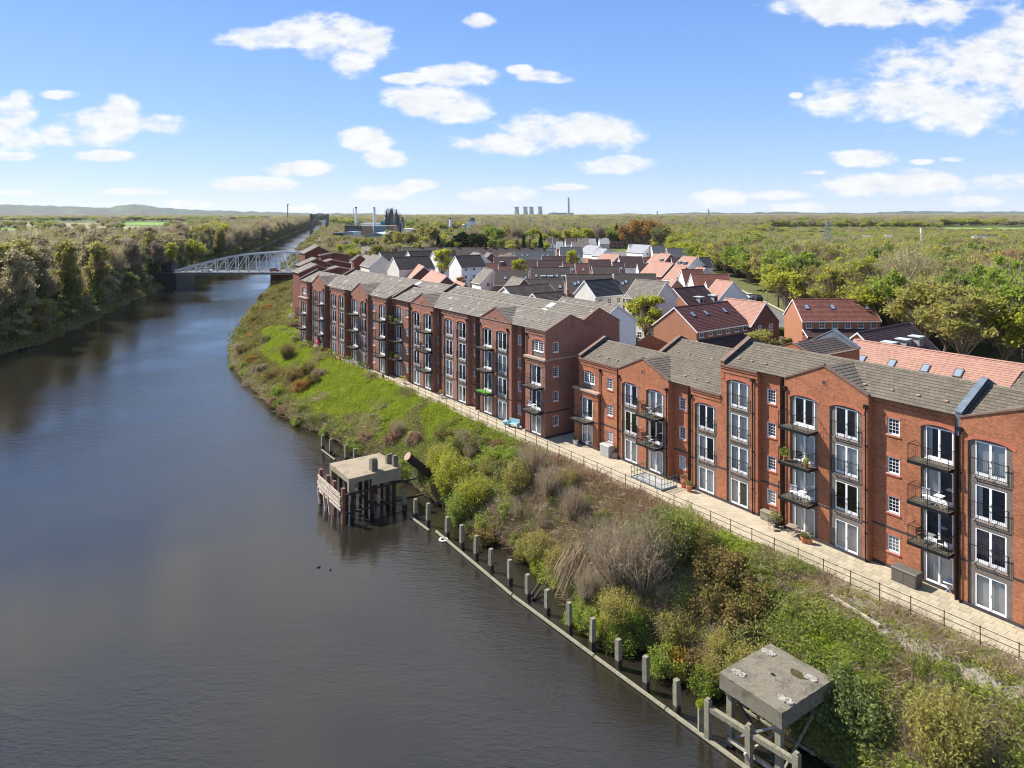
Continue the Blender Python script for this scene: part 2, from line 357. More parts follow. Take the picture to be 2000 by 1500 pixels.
L['orange'] = leafmat('orange_flowers', [(.20,.15,.03), (.36,.22,.03), (.55,.30,.035), (.65,.38,.06)], .2)
L['conifer'] = leafmat('conifer_needles', [(.012,.022,.010), (.025,.040,.014), (.040,.060,.020), (.06,.08,.03)], .1)
L['blossom'] = leafmat('white_blossom', [(.35,.27,.20), (.55,.47,.38), (.68,.60,.50), (.75,.70,.62)], .3)
L['grass'] = leafmat('bank_grass', [(0.151,0.194,0.022), (0.238,0.308,0.030), (0.335,0.400,0.043), (0.454,0.464,0.086)], 0.5)
L['bramble'] = leafmat('bramble_leaves', [(0.096,0.138,0.026), (0.186,0.240,0.042), (0.300,0.348,0.066), (0.456,0.480,0.132)], 0.5)
L['straw'] = leafmat('dead_stems', [(0.216,0.151,0.092), (0.324,0.243,0.157), (0.432,0.340,0.227), (0.540,0.443,0.313)], 0.4)
L['rusty'] = leafmat('dead_bracken', [(.17,.095,.055), (.26,.15,.09), (.34,.215,.135), (.42,.29,.19)], .2)
L['twig'] = leafmat('twigs', [(0.187,0.138,0.088), (0.286,0.215,0.143), (0.396,0.314,0.215), (0.506,0.424,0.308)], 0.35)
M['bark'] = plain('bark', (.13,.105,.08), .95, var=.4, scale=3, bump=1)
# ================================================================= ground, water, path
WR = [(2200,1900),(1900,1700),(1615,1490),(1500,1412),(1387,1336),(1335,1297),(1300,1273),(1235,1262),(1170,1250),(1125,1205),(1105,1155),(1060,1110),(982,1060),(925,1040),(888,997),(838,971),(787,930),
      (704,884),(640,850),(585,832),(540,800),(500,765),(462,725),(450,690),(455,668),(472,635),(516,584),(529,563),(536,548),(545,531),(580,489),(606,465),(623,451),(630,439),(632,430)]
WL = [(-900,1100),(-300,800),(-60,712),(0,693),(56,678),(160,638),(220,604),(280,580),(340,556),(402,533),(487,497),(563,460),(606,443),(623,434),(630.5,430)]
wr = sorted([(at(a, b, 0).y, at(a, b, 0).x) for a, b in WR]); wl = sorted([(at(a, b, 0).y, at(a, b, 0).x) for a, b in WL])
wrd, wrx = np.array([p[0] for p in wr]), np.array([p[1] for p in wr]); wld, wlx = np.array([p[0] for p in wl]), np.array([p[1] for p in wl])
def XR(d): return np.where(d < wrd[0], wrx[0] + (wrd[0] - d) * .7, np.interp(d, wrd, wrx))
def XL(d): return np.where(d < wld[0], wlx[0] + 0 * d, np.interp(d, wld, wlx))
def XRAIL(d): return 26.46 - .70 * (d - 38.65)
PZ = 5.5
rng = np.random.default_rng(7)
_ph = rng.uniform(0, 6.28, (12, 2)); _fr = rng.normal(0, 1, (12, 2))
def vnoise(x, y, s):
    v = 0
    for i in range(12): v = v + np.sin((x * _fr[i, 0] + y * _fr[i, 1]) / s + _ph[i, 0])
    return v / 12 ** .5 / 1.4
def ground_z(x, d):
    x = np.asarray(x, float); d = np.asarray(d, float)
    xr, xl, xa = XR(d), XL(d), XRAIL(d)
    s = np.interp(d, wrd, np.gradient(wrx, wrd)); cr = 1 / np.sqrt(1 + np.clip(s, -2, 2) ** 2)
    dr = (x - xr) * cr
    wb = np.maximum(xa - xr, 3.0); wb = np.where(d > 150, 16.0, wb)
    f = np.clip((x - xr) / wb, 0, 1)
    prof = np.where(f < .06, f / .06 * .16, .16 + .84 * ((f - .06) / .94) ** .95)
    bump = (vnoise(x, d, 1.6) * .22 + vnoise(x, d, .6) * .08) * np.clip(f * 8, 0, 1) * np.clip((1 - f) * 10, 0, 1)
    flat = np.clip((62 - d) / 10, 0, 1); prof = prof * (1 - flat) + np.minimum(1.0, prof * 1.22) * flat
    zr = (PZ - .06) * prof + bump
    zr = np.where(f >= 1, PZ - .06 + .45 * np.clip((x - xr - wb - 12) / 60, 0, 1), zr)
    dl = (xl - x)
    fl = np.clip(dl / 9, 0, 1)
    zl = 3.6 * fl ** .7 + vnoise(x, d, 3) * .25 * np.clip(fl * 3, 0, 1)
    z = np.where(x > xr, zr, np.where(x < xl, zl, -np.minimum(2.0, .25 + .6 * np.minimum(np.abs(dr), np.abs(x - xl)))))
    return z
rows = np.concatenate([[4, 8, 12, 16, 20, 24, 28], 31 * np.exp(np.arange(0, 520) * .0117)])
cols = np.concatenate([np.linspace(-1.8, -1.05, 14), np.linspace(-1.0, 1.0, 300), np.linspace(1.05, 1.8, 14)])
rows = rows[rows < 11800]
D, U = np.meshgrid(rows, cols, indexing='ij'); X = D * U
X[:7] = U[:7] * 31
Z = ground_z(X, D)
nr_, nc_ = D.shape
idx = np.arange(nr_ * nc_).reshape(nr_, nc_)
Q = np.stack([idx[:-1, :-1], idx[:-1, 1:], idx[1:, 1:], idx[1:, :-1]], -1).reshape(-1, 4)
m, t = new_mat('ground_cover'); ps = t.n('ShaderNodeNewGeometry').outputs['Position']
n1 = t.noise(ps, .02, 5); n2 = t.noise(ps, .9, 5, .65); n3 = t.noise(ps, 6, 3)
g = t.ramp(t.math('ADD', t.math('MULTIPLY', n2, .6), t.math('MULTIPLY', n3, .4)), [(.3, (.045,.050,.018)), (.5, (.10,.11,.032)), (.62, (.16,.13,.07)), (.75, (.23,.18,.11))])
g2 = t.ramp(n1, [(.38, (.055,.085,.02)), (.5, (.11,.13,.035)), (.62, (.17,.14,.08))])
far = t.sstep(t.n('ShaderNodeSeparateXYZ', i_0=ps).outputs[1], 200, 500)
wet = t.sstep(t.n('ShaderNodeSeparateXYZ', i_0=ps).outputs[2], .45, .05)
pbr(t, t.mix(wet, t.mix(far, g, g2), (.055, .043, .03, 1)), .95, 0, n3, .08, .2, .8)
M['ground'] = m
go = bpy.data.objects.new('ground', np_mesh('ground', np.stack([X, D, Z], -1).reshape(-1, 3), Q, M['ground'])); link(go); go['kind'] = 'structure'
for p in go.data.polygons: pass
go.data.polygons.foreach_set('use_smooth', np.ones(len(go.data.polygons), bool))

# water
m, t = new_mat('canal_water'); ps = t.n('ShaderNodeNewGeometry').outputs['Position']
rot = t.n('ShaderNodeMapping', i_Vector=ps); rot.inputs['Rotation'].default_value = (0, 0, R(35)); rot.inputs['Scale'].default_value = (1, 2.3, 1)
a1 = t.noise(rot.outputs[0], 1.5, 3, .55); a2 = t.noise(rot.outputs[0], 4.2, 3, .6); a3 = t.noise(ps, .09, 3, .5); calm = t.sstep(t.noise(ps, .028, 3, .5), .38, .62)
a0 = t.noise(rot.outputs[0], .5, 2, .5)
hgt = t.math('ADD', t.math('MULTIPLY', a0, .9), t.math('ADD', t.math('MULTIPLY', a1, .85), t.math('MULTIPLY', a2, .38)))
bn = t.n('ShaderNodeBump'); t.put(bn.inputs['Height'], hgt); bn.inputs['Distance'].default_value = .085; t.put(bn.inputs['Strength'], t.math('ADD', .11, t.math('MULTIPLY', calm, .42)))
silt = t.mix(a3, (.0125,.0105,.0075,1), (.021,.018,.0125,1))
wb_ = t.n('ShaderNodeBsdfPrincipled', i_Roughness=.03, i_IOR=1.6); t.put(wb_.inputs['Base Color'], silt); wb_.inputs['Specular IOR Level'].default_value = .55
t.nt.links.new(bn.outputs[0], wb_.inputs['Normal']); t.nt.links.new(wb_.outputs[0], t.n('ShaderNodeOutputMaterial').inputs[0]); M['water'] = m
b = MB(); b.quad((-900, 2, 0), (60, 2, 0), (60, 2600, 0), (-900, 2600, 0)); o = b.build('water', M['water']); o['kind'] = 'structure'

# path beside the flats
def rail_pt(d, off=0.0):       # point on the railing line, off = metres towards the flats
    return Vector((XRAIL(d) + off * .819, d + off * .574, 0))
ud = Vector((-.574, .819, 0)).normalized()     # along the bank, away from the camera
nin = Vector((.819, .574, 0))
P0 = Vector((XRAIL(38.65), 38.65, 0))
def bank(s, off, z=PZ): q = P0 + ud * s + nin * off; return Vector((q.x, q.y, z))
b = MB()
b.quad(bank(-30, -.25, PZ), bank(52, -.25, PZ), bank(52, 7.5, PZ), bank(-30, 7.5, PZ))
b.quad(bank(52, -.25, PZ), bank(120, -.25, PZ), bank(120, 4.5, PZ), bank(52, 7.5, PZ))
for s0, s1 in ((-30, 52), (52, 120)):
    b.quad(bank(s0, -.25, PZ - .6), bank(s1, -.25, PZ - .6), bank(s1, -.25, PZ), bank(s0, -.25, PZ))
path = b.build('path', M['path']); path['kind'] = 'structure'
sm = []
for mt in ('slab', 'slab2'):
    b = MB(); b.box(-.292, .292, -.292, .292, 0, .03); sm.append(b.mesh('paving_slab', M[mt]))
rs = random.Random(5)
for i in range(36):
    for j in range(8):
        q = bank(-6.5 + i * .6 + (.3 if j % 2 else 0), .12 + j * .6, PZ - .012 + rs.uniform(-.004, .004))
        o = inst('paving_slab', sm[rs.random() < .4], path, q, math.atan2(ud.y, ud.x) + rs.uniform(-.006, .006))
# kerb between the path and bank, gravel strip
b = MB(); gr_ = random.Random(4); GX = [[bank(-30 + i * .9, off if off > -2 else off * (.85 + .3 * gr_.random()) * (1 if i < 36 else max(.2, (46 - i) / 10))) for off in (-.26, -1.1, -2.1, -3.2)] for i in range(46)]
GX = [[Vector((q.x, q.y, float(ground_z(q.x, q.y)) + .05)) for q in r_] for r_ in GX]
for i in range(45):
    for j in range(3): b.quad(GX[i][j], GX[i+1][j], GX[i+1][j+1], GX[i][j+1])
o = b.build('gravel', M['gravel']); o['kind'] = 'structure'
for k, (s0, s1, off) in enumerate(((-14, -7.4, -3.1), (-4.6, 0.4, -2.9), (5.2, 8.4, -2.2))):
    b = MB(); pa_, pb_ = bank(s0, off), bank(s1, off + .3)
    for q in (pa_, pb_): q.z = float(ground_z(q.x, q.y)) + .12
    b.bar(pa_, pb_, .11, k=4); o = b.build('edging_timber', M['timber_p'])
    tag(o, ['long pale sleeper edging the gravel by the bottom right corner', 'pale sleeper edging the gravel below the storage box', 'short pale sleeper edging the gravel above the gorse bushes'][k], 'sleeper', 'timber sleepers along the gravel')

# railing
rl = empty('railing', bank(0, 0), 0, 'black metal railing with three rails running between path and bank', 'railing')
inv = Matrix.Translation(-bank(0, 0))
b = MB(); b.box(-.02, .02, -.02, .02, -.3, 1.12); b.box(-.03, .03, -.03, .03, 1.1, 1.14); pm = b.mesh('post', M['black'])
s = -16.0
while s < 119:
    inst('post', pm, rl, bank(s, -.05) - bank(0, 0), math.atan2(ud.y, ud.x)); s += 1.86
for z in (.28, .7, 1.08):
    b = MB()
    for k in range(-16, 118, 6): b.bar(bank(k, -.05, PZ + z) - bank(0, 0), bank(k + 6, -.05, PZ + z) - bank(0, 0), .019)
    b.build('rail', M['black'], rl)

# roads and yards of the estate
b = MB()
def sheet(b, pts, z): b.poly([(p[0], p[1], z) for p in pts])
sheet(b, [(14, 92), (40, 66), (66, 84), (62, 140), (70, 235), (84, 300), (92, 400), (40, 470), (-60, 430), (-88, 330), (-74, 250), (-38, 178)], 5.96)
o = b.build('road', M['asphalt']); o['kind'] = 'structure'
b = MB()
for (p, q) in (((60, 118), (72, 228)), ((72, 228), (80, 300))):
    b.bar((p[0], p[1], 5.98), (q[0], q[1], 5.98), .16)
o = b.build('kerb', M['kerb']); o['kind'] = 'structure'
# fields to the left, far meadow to the right
def field(name, pts, col, z=3.70):
    b = MB(); b.poly([(at(a, c, z).x, at(a, c, z).y, z) for a, c in pts]); o = b.build(name, plain(name, col, .95, var=.2, scale=.02, bump=0)); o['kind'] = 'structure'
field('field', [(-60,446),(190,446),(190,449.5),(-60,450)], (.16,.26,.03))
field('field', [(-60,434.5),(60,434),(190,436),(190,441),(-60,441)], (.24,.20,.12))
field('field', [(240,434),(370,435.5),(370,440),(240,439.5)], (.15,.30,.02), 3.72)
field('field', [(130,441),(330,443),(330,446),(130,445.5)], (.36,.27,.17), 3.74)
field('field', [(240,446),(320,447),(320,452),(240,452)], (.17,.28,.03), 3.76)
field('field', [(1835,444.5),(2100,446),(2100,453),(1835,451)], (.17,.28,.03), 6.2)
field('field', [(1000,428),(1400,427),(1400,430),(1050,432)], (.14,.22,.04), 6.2)

# distant hills
def hills(px0, px1, d, prof, seed, n=420):
    r = np.random.default_rng(seed); px = np.linspace(px0, px1, n)
    hp = np.interp(px, [p[0] for p in prof], [p[1] for p in prof])
    rough = np.convolve(r.normal(0, 1, n), np.ones(5) / 5, 'same') * .6 + np.convolve(r.normal(0, 1, n), np.ones(15) / 15, 'same') * 1.6
    V = []; 
    for k, (dd, f) in enumerate(((d * .9, 0), (d * .94, .35), (d * .97, .8), (d, 1.0), (d * 1.1, .0))):
        z = 5 + (CH + (HY - hp + rough * (f > .7) * 1.6) * d / F - 5) * f
        V.append(np.stack([(px - CX) / F * dd, np.full(n, dd), z], 1))
    V = np.stack(V); ii = np.arange(5 * n).reshape(5, n)
    Q = np.stack([ii[:-1, :-1], ii[:-1, 1:], ii[1:, 1:], ii[1:, :-1]], -1).reshape(-1, 4)
    mm, t = new_mat('hill_woods'); ps = t.n('ShaderNodeNewGeometry').outputs['Position']
    pbr(t, t.ramp(t.noise(ps, .006, 6, .7), [(.40, (.02,.03,.015)), (.55, (.04,.055,.025)), (.64, (.08,.11,.04)), (.74, (.10,.09,.06))]), .95)
    o = bpy.data.objects.new('hills', np_mesh('hills', V.reshape(-1, 3), Q, mm)); link(o); o['kind'] = 'structure'; return o
hills(-500, 760, 9500, [(-500,400),(0,400),(80,402),(170,404),(215,405),(235,401),(280,401),(310,406),(380,409),(470,412),(560,415),(700,417.5),(760,418)], 3)
hills(1180, 2700, 9500, [(1180,418),(1300,415.5),(1420,416),(1500,414.5),(1600,415),(1700,416),(1780,412.5),(1850,413.5),(1940,413),(2100,411),(2700,408)], 4)

# ================================================================= canal timber structures
postm = []
for k in range(3):
    b = MB(); b.box(-.17, .17, -.17, .17, -1.2, .55, 1); b.box(-.165, .165, -.165, .165, .55, 1.75, 0); b.box(-.15, .15, -.15, .15, 1.75, 1.95 + .06 * k, 0)
    b.bar((-.24, -.1, .35), (.26, -.1, .3), .03, 1)
    postm.append(b.mesh('timber_post', [M['timber'], M['timber_d']]))
POSTS = [(790,996),(811.5,1012),(836,1027),(873,1050),(902,1072),(929.5,1092),(959,1116),(996,1142),(1031,1172),(1069,1200),(1112,1235),(1157.5,1268),(1208,1304),(1262,1349),(1322,1395),
         (630,879),(646,889),(676,901),(693,908)]
for k, (px, py) in enumerate(POSTS):
    p = at(px, py, 0); o = inst('timber_post', postm[k % 3], None, p, R(35) + rs.uniform(-.2, .2), (1, 1, rs.uniform(.93, 1.06))); o.rotation_euler.x = rs.uniform(-.025, .025)
    nth = ['first','second','third','fourth','fifth','sixth','seventh','eighth','ninth','tenth','eleventh','twelfth','thirteenth','fourteenth','fifteenth']
    if k < 15: tag(o, 'square weathered timber post behind the floating boom, %s from the far platform' % nth[k], 'post', 'posts behind the long boom')
    else: tag(o, 'dark timber post in the water beyond the far platform, %s from the left' % nth[k - 15], 'post', 'posts beyond the far platform')
def log(p, q, r, label, group='floating boom timbers', mat='timber'):
    mid = (Vector(p) + Vector(q)) / 2; b = MB(); b.bar(Vector(p) - mid, Vector(q) - mid, r, k=6)
    o = b.build('boom_timber', M[mat]); o.location = mid; tag(o, label, 'timber', group)
log(at(802.5,1010,.08), at(838,1036,.08), .12, 'short pale floating timber nearest the far platform')
log(at(852,1038,.08), at(1000,1162,.08), .13, 'floating boom timber beside the lifebuoy')
log(at(1002,1164,.08), at(1160,1281,.08), .13, 'floating boom timber in the middle of the line')
log(at(1162,1283,.08), at(1300,1384,.08), .13, 'floating boom timber before the near platform')
log(at(1302,1386,.08), at(1470,1509,.08), .14, 'floating boom timber in front of the near platform')
log(at(628,878,.1), at(654,898,.1), .10, 'pale timber floating between the two farthest posts')
for (a, c, lab) in (((1037,1163), (1053,1151), 'left of two broken timbers poking from the water by the boom'), ((1042,1171), (1062,1155), 'right of two broken timbers poking from the water by the boom'),
                    ((652,889), (662,882), 'broken timber stub leaning beside the farthest posts')):
    p = at(*a, .05); q = at(*c, .05); q.z = .5; log(p, q, .10, lab, 'broken timbers', 'timber_d')
# lifebuoy
b = MB(); nseg, ns = 20, 8
vs = []; fs = []
for i in range(nseg):
    a = 2 * math.pi * i / nseg
    for j in range(ns):
        c = 2 * math.pi * j / ns; r_ = .30 + .085 * math.cos(c); vs.append((r_ * math.cos(a), r_ * math.sin(a), .06 + .06 * math.sin(c)))
for i in range(nseg):
    for j in range(ns): fs.append((i*ns+j, ((i+1)%nseg)*ns+j, ((i+1)%nseg)*ns+(j+1)%ns, i*ns+(j+1)%ns))
b.add(vs, fs); o = b.build('lifebuoy', M['white']); o.location = at(866, 1055, 0.0); o.scale = (1.1, 1.1, 1.1); tag(o, 'white ring lifebuoy floating against the boom', 'lifebuoy')
# ducks
for k, (px, py) in enumerate(((622,1108),(645,1113))):
    t_ = empty('duck', at(px, py, 0), R(20 + 60 * k), ['left of two ducks swimming on the open canal', 'right of two ducks swimming on the open canal'][k], 'duck', 'ducks on the canal'); t_.scale = (.6, .6, .6)
    b = MB(); b.lathe([(.02,-.26),(.09,-.2),(.13,-.05),(.12,.1),(.05,.24),(.01,.3)], 8); me = b.mesh('body', M['timber_d']); o = inst('body', me, t_, (0, 0, .05)); o.rotation_euler = (0, R(90), 0)
    b = MB(); b.lathe([(.02,0),(.045,.03),(.04,.12),(.055,.17),(.03,.22),(.005,.23)], 7); b.bar((.03,0,.18), (.12,0,.17), .015); o = b.build('head', M['ivy'] if 'ivy' in M else M['timber']); o.parent = t_; o.location = (.2, 0, .08)
# concrete platforms
def platform(cs, Z, th, near):
    Lc, Tc, Rc, Bc = [at(a, c, Z) for a, c in cs]
    c0 = (Lc + Tc + Rc + Bc) / 4; ex = ((Bc - Lc) + (Rc - Tc)); LX = ex.length / 2; ex.normalize(); LY = ((Tc - Lc).length + (Rc - Bc).length) / 2; rz = math.atan2(ex.y, ex.x)
    nm = 'near' if near else 'far'
    t = empty('mooring_platform', (c0.x, c0.y, 0), rz, 'square concrete mooring platform on timber legs, ' + ('nearest the camera with rubble patches' if near else 'buff topped with bleached plank fender'), 'platform')
    return t, LX / 2, LY / 2
t_, hx, hy = platform([(1404,1312),(1505,1255),(1627,1325),(1528,1393)], 4.0, .9, True)
def slab_mesh(hx, hy, z0, z1, rnd, n=12):
    b = MB()
    gx = np.linspace(-hx, hx, n); gy = np.linspace(-hy, hy, n)
    for i in range(n - 1):
        for j in range(n - 1):
            def P(a, c):
                e = a in (0, n - 1) or c in (0, n - 1); r_ = random.Random(a * 97 + c * 13)
                return (gx[a] + (r_.uniform(-.03, .03) if e else 0), gy[c] + (r_.uniform(-.03, .03) if e else 0), z1 + (-.03 if e else r_.uniform(-rnd, rnd)))
            b.quad(P(i, j), P(i + 1, j), P(i + 1, j + 1), P(i, j + 1))
    b.box(-hx + .02, hx - .02, -hy + .02, hy - .02, z0, z1 - .04); return b
slab_mesh(hx, hy, 3.1, 4.0, .012).build('deck_slab', M['conc'], t_)
def patch(cx, cy, rx, ry, z, h, mat, name, seed, parent, n=60, smax=.11):
    r = random.Random(seed); b = MB()
    for _ in range(n):
        a = r.uniform(0, 6.28); q = r.random() ** .5; x = cx + rx * q * math.cos(a) + r.uniform(-.05, .05); y = cy + ry * q * math.sin(a); s_ = r.uniform(.015, smax)
        b.box(x - s_, x + s_, y - s_ * .6, y + s_ * .6, z, z + h * r.uniform(.3, 1))
    o = b.build(name, M[mat], parent); o['kind'] = 'stuff'; return o
for k, (a, c) in enumerate(((-1.45, 1.4), (-1.3, -1.55), (1.5, -1.35), (1.2, 1.35))): patch(a, c, .38, .22, 4.0, .07, 'rubble', 'broken_patch', k, t_)
patch(0.0, 0.0, 1.7, 1.7, 4.0, .015, 'rubble', 'loose_chips', 9, t_, 60, .035)
b = MB(); pts = [(1.0 + .5 * math.cos(a) * (1 + .25 * math.sin(3 * a)) - .3, 1.15 + .36 * math.sin(a) * (1 + .2 * math.cos(2 * a)) - .1, 4.022) for a in [k * .5236 for k in range(12)]]; b.poly(pts); b.build('moss_hollow', M['moss'], t_)
b = MB(); b.poly([(-.1 + .16 * math.cos(a), -.1 + .1 * math.sin(a), 4.02) for a in [k * .7854 for k in range(8)]]); b.build('hole', M['black'], t_)
for (a, c) in ((-1, -1), (1, -1), (-1, 1), (1, 1)):
    b = MB(); b.box(-.17, .17, -.17, .17, -1.5, 3.1); b.build('leg', M['timber'], t_).location = (a * (hx - .45), c * (hy - .45), 0)
for (p, q, mt) in (((-hx+.4,-hy+.6,.3),(hx-.4,-hy+.6,2.9),'galv'), ((-hx+.4,-hy+.6,2.9),(hx-.4,-hy+.6,.3),'lead_dark'), ((-hx+.4,hy-.5,.3),(-hx+.4,-hy+.5,2.4),'timber'), ((-hx-.2,0,.9),(hx+.2,.2,.9),'timber'), ((0,-hy-.4,.8),(0,hy,.8),'timber_p'), ((hx-.4,-hy+.6,.4),(hx-.4,hy-.6,2.8),'timber')):
    b = MB(); b.bar(p, q, .075); b.build('brace', M[mt], t_)
# fender frame in front of the near platform
fr = empty('fender_frame', at(1480, 1440, 0), math.atan2(-.819, .574), 'timber fender rail on three posts in front of the near platform', 'fender')
q0 = at(1383, 1444, 0)
ends = [at(1383,1446,0), at(1463,1500,0), at(1556,1560,0)]
Mi = fr.matrix_basis.inverted()
for q in ends:
    l = Mi @ q; b = MB(); b.box(-.16,.16,-.16,.16,-1.4,2.25); b.box(-.10,.10,-.10,.10,2.25,2.36); o = b.build('post', M['timber'], fr); o.location = l
l0, l2 = Mi @ ends[0], Mi @ ends[2]
b = MB(); b.bar((l0.x - .1, l0.y - .02, 1.85), (l2.x + .1, l2.y, 1.85), .19); b.build('rail', M['timber'], fr)
b = MB(); b.bar((l0.x + 1.0, l0.y + .5, .5), (l2.x + .1, l2.y + .3, .35), .12); b.build('lower_rail', M['timber_p'], fr)
b = MB(); b.box(-.15,.15,-.15,.15,-1.3,1.55); o = b.build('timber_post', [M['timber']]); o.location = at(1369,1432,0); tag(o, 'short timber post with a green plant sprouting from its top', 'post', None)
# far platform
t_, hx, hy = platform([(643,904.5),(742.5,884),(783,911),(682.5,936)], 4.0, .8, False)
slab_mesh(hx, hy, 3.45, 4.0, .01).build('deck_slab', M['conc2'], t_)
b = MB(); b.box(-hx + .03, -hx + .5, -hy + .03, -hy + .7, 2.6, 3.45); b.box(hx - .5, hx - .03, -hy + .03, -hy + .7, 2.6, 3.45); b.box(hx - 1.0, hx - .03, -.4, hy - .04, 2.8, 3.45); b.build('corner_bracket', M['conc2'], t_)
for (a, c, sx, sy, h) in ((hx - .8, .1, .38, .3, 1.05), (hx - 1.8, hy - .5, .22, .35, .75), (hx - .7, hy - .4, .22, .25, .9)):
    b = MB(); b.box(-sx, sx, -sy, sy, 4.0, 4.0 + h); b.box(-sx * .6, sx * .6, -sy * .9, sy * .9, 4.0 + h, 4.0 + h + .15); b.build('bollard_block', M['conc'], t_).location = (a, c, 0)
for i, a in enumerate((-.95, -.3, .35, .95)):
    for c in (-.9, -.1, .8):
        b = MB(); b.box(-.16, .16, -.16, .16, -1.5, 3.4); b.build('leg', M['timber_d'] if (i + c) > 0 else M['timber_r'], t_).location = (a * (hx - .2), c * (hy - .2), 0)
for (p, q, mt) in (((hx,-hy-.6,2.5),(hx,hy+1.6,2.5),'timber_d'), ((hx,-hy-.6,.7),(hx,hy+2.4,.7),'timber_d'), ((-hx,-.4,1.2),(hx,-.4,.9),'timber_d'), ((0,-1.4,1.8),(1.8,-1.4,1.8),'timber_p'), ((.2,1.8,2.2),(1.6,1.8,2.2),'timber_p'), ((-hx,hy,.7),(hx,hy,2.6),'timber_d'), ((hx,hy+1.6,2.5),(hx-2,hy+2.2,2.4),'timber_d')):
    b = MB(); b.bar(p, q, .11); b.build('brace', M[mt], t_)
fy = -hy - .9
for a in (-hx - .6, -hx * .45, hx * .25, hx + .35):
    b = MB(); b.box(-.2, .2, -.16, .16, -1.5, 3.35); b.build('fender_post', M['timber_r'], t_).location = (a, fy + .2, 0)
for k in range(8):
    b = MB(); z0 = 1.2 + k * .21; r = random.Random(k); xa = -hx - .8 + r.uniform(-.1, .2); xb = hx + .25 + r.uniform(-.2, .1)
    dy_ = r.uniform(-.04, .04); tl = r.uniform(-.05, .05); b.prism([(xa, z0), (xb, z0 + tl), (xb, z0 + tl + .15), (xa, z0 + .15)], 'y', fy - .07 + dy_, fy + dy_); b.build('plank', M['timber_p'], t_)
for k, (a, ln) in enumerate(((-hx - .2, 1.3), (-hx * .4, 1.7), (0.1, 1.6))):
    b = MB(); b.bar((a - .4, fy - .1, 1.5), (a + .35, fy - .14, 1.4 - ln), .11); b.build('plank', M['timber_p'], t_)
# rusty pipe
a0 = Vector((at(805,890,0).x, at(805,890,0).y, 0)); base = at(812, 915, 3.0); t_ = empty('outfall_pipe', (base.x, base.y, 3.0), 0, 'fat rusty steel pipe jutting out of the bank towards the far platform', 'pipe')
b = MB(); b.bar((-.75, -.6, 1.45), (1.3, 1.2, -1.0), .42, k=16); b.build('barrel', M['rust'], t_)
b = MB(); b.bar((-.78, -.625, 1.48), (-.74, -.59, 1.44), .44, k=16); b.build('end_plate', M['rust_p'], t_)
# ================================================================= apartment blocks
SH = 2.64                                   # storey height
# shared window meshes, local x along the wall, y into the building, origin at sill centre of the opening
def win_mesh(w_, h, kind, name='window'):
    b = MB(); f = .095; d0, d1 = .02, .09
    b.box(-w_/2, w_/2, d0, d1, 0, f); b.box(-w_/2, w_/2, d0, d1, h - f, h)
    b.box(-w_/2, -w_/2 + f, d0, d1, f, h - f); b.box(w_/2 - f, w_/2, d0, d1, f, h - f)
    if kind in ('door', 'twin'):
        b.box(-.065, .065, d0 - .01, d1, f, h - f)
    if kind == 'door': b.box(-w_/2 + f, w_/2 - f, d0 + .01, d1, f, f + .10); b.box(-.03, .03, d0 - .05, d0 - .01, h * .45, h * .45 + .16)
    if kind in ('small', 'twin'):
        half = w_ / 2; cells = [(-half + f, half - f)] if kind == 'small' else [(-half + f, -.065), (.065, half - f)]
        for a, c in cells:
            n = 3 if kind == 'small' else 3
            for i in range(1, n): x = a + (c - a) * i / n; b.box(x - .010, x + .010, d0 + .015, d1 - .02, f, h - f)
            for i in range(1, 4 if kind == 'small' else 4): z = f + (h - 2 * f) * i / 4; b.box(a, c, d0 + .017, d1 - .018, z - .010, z + .010)
    b.box(-w_/2 - .03, w_/2 + .03, -.05, d0, -.05, 0)                 # sill
    # room behind
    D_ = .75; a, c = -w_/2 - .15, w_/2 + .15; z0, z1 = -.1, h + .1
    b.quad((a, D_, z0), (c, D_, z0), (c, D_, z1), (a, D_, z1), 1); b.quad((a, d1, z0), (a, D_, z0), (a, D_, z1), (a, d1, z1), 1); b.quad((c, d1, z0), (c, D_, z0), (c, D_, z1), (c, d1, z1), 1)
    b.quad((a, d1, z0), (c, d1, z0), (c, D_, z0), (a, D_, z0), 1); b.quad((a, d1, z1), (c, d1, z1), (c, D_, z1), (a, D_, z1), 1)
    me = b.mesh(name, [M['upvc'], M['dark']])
    b = MB(); half = w_ / 2
    if kind in ('door', 'twin'):
        b.quad((-half + f, .055, f), (-.065, .055, f), (-.065, .055, h - f), (-half + f, .055, h - f)); b.quad((.065, .055, f), (half - f, .055, f), (half - f, .055, h - f), (.065, .055, h - f))
    else: b.quad((-half + f, .055, f), (half - f, .055, f), (half - f, .055, h - f), (-half + f, .055, h - f))
    return me, b.mesh('pane', M['glass'])
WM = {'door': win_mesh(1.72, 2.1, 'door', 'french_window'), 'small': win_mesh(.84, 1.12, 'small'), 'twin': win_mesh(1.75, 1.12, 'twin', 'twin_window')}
def curt_mesh(x0, x1, z0, z1, mt, folds=True, y=.2):
    b = MB(); n = max(2, int((x1 - x0) / .05)) if folds else 1
    for i in range(n):
        a = x0 + (x1 - x0) * i / n; c = x0 + (x1 - x0) * (i + 1) / n; ya = y + (.028 if i % 2 else 0) * folds; yc = y + (0 if i % 2 else .028) * folds
        b.quad((a, ya, z0), (c, yc, z0), (c, yc, z1), (a, ya, z1))
    return b.mesh('curtain', M[mt])
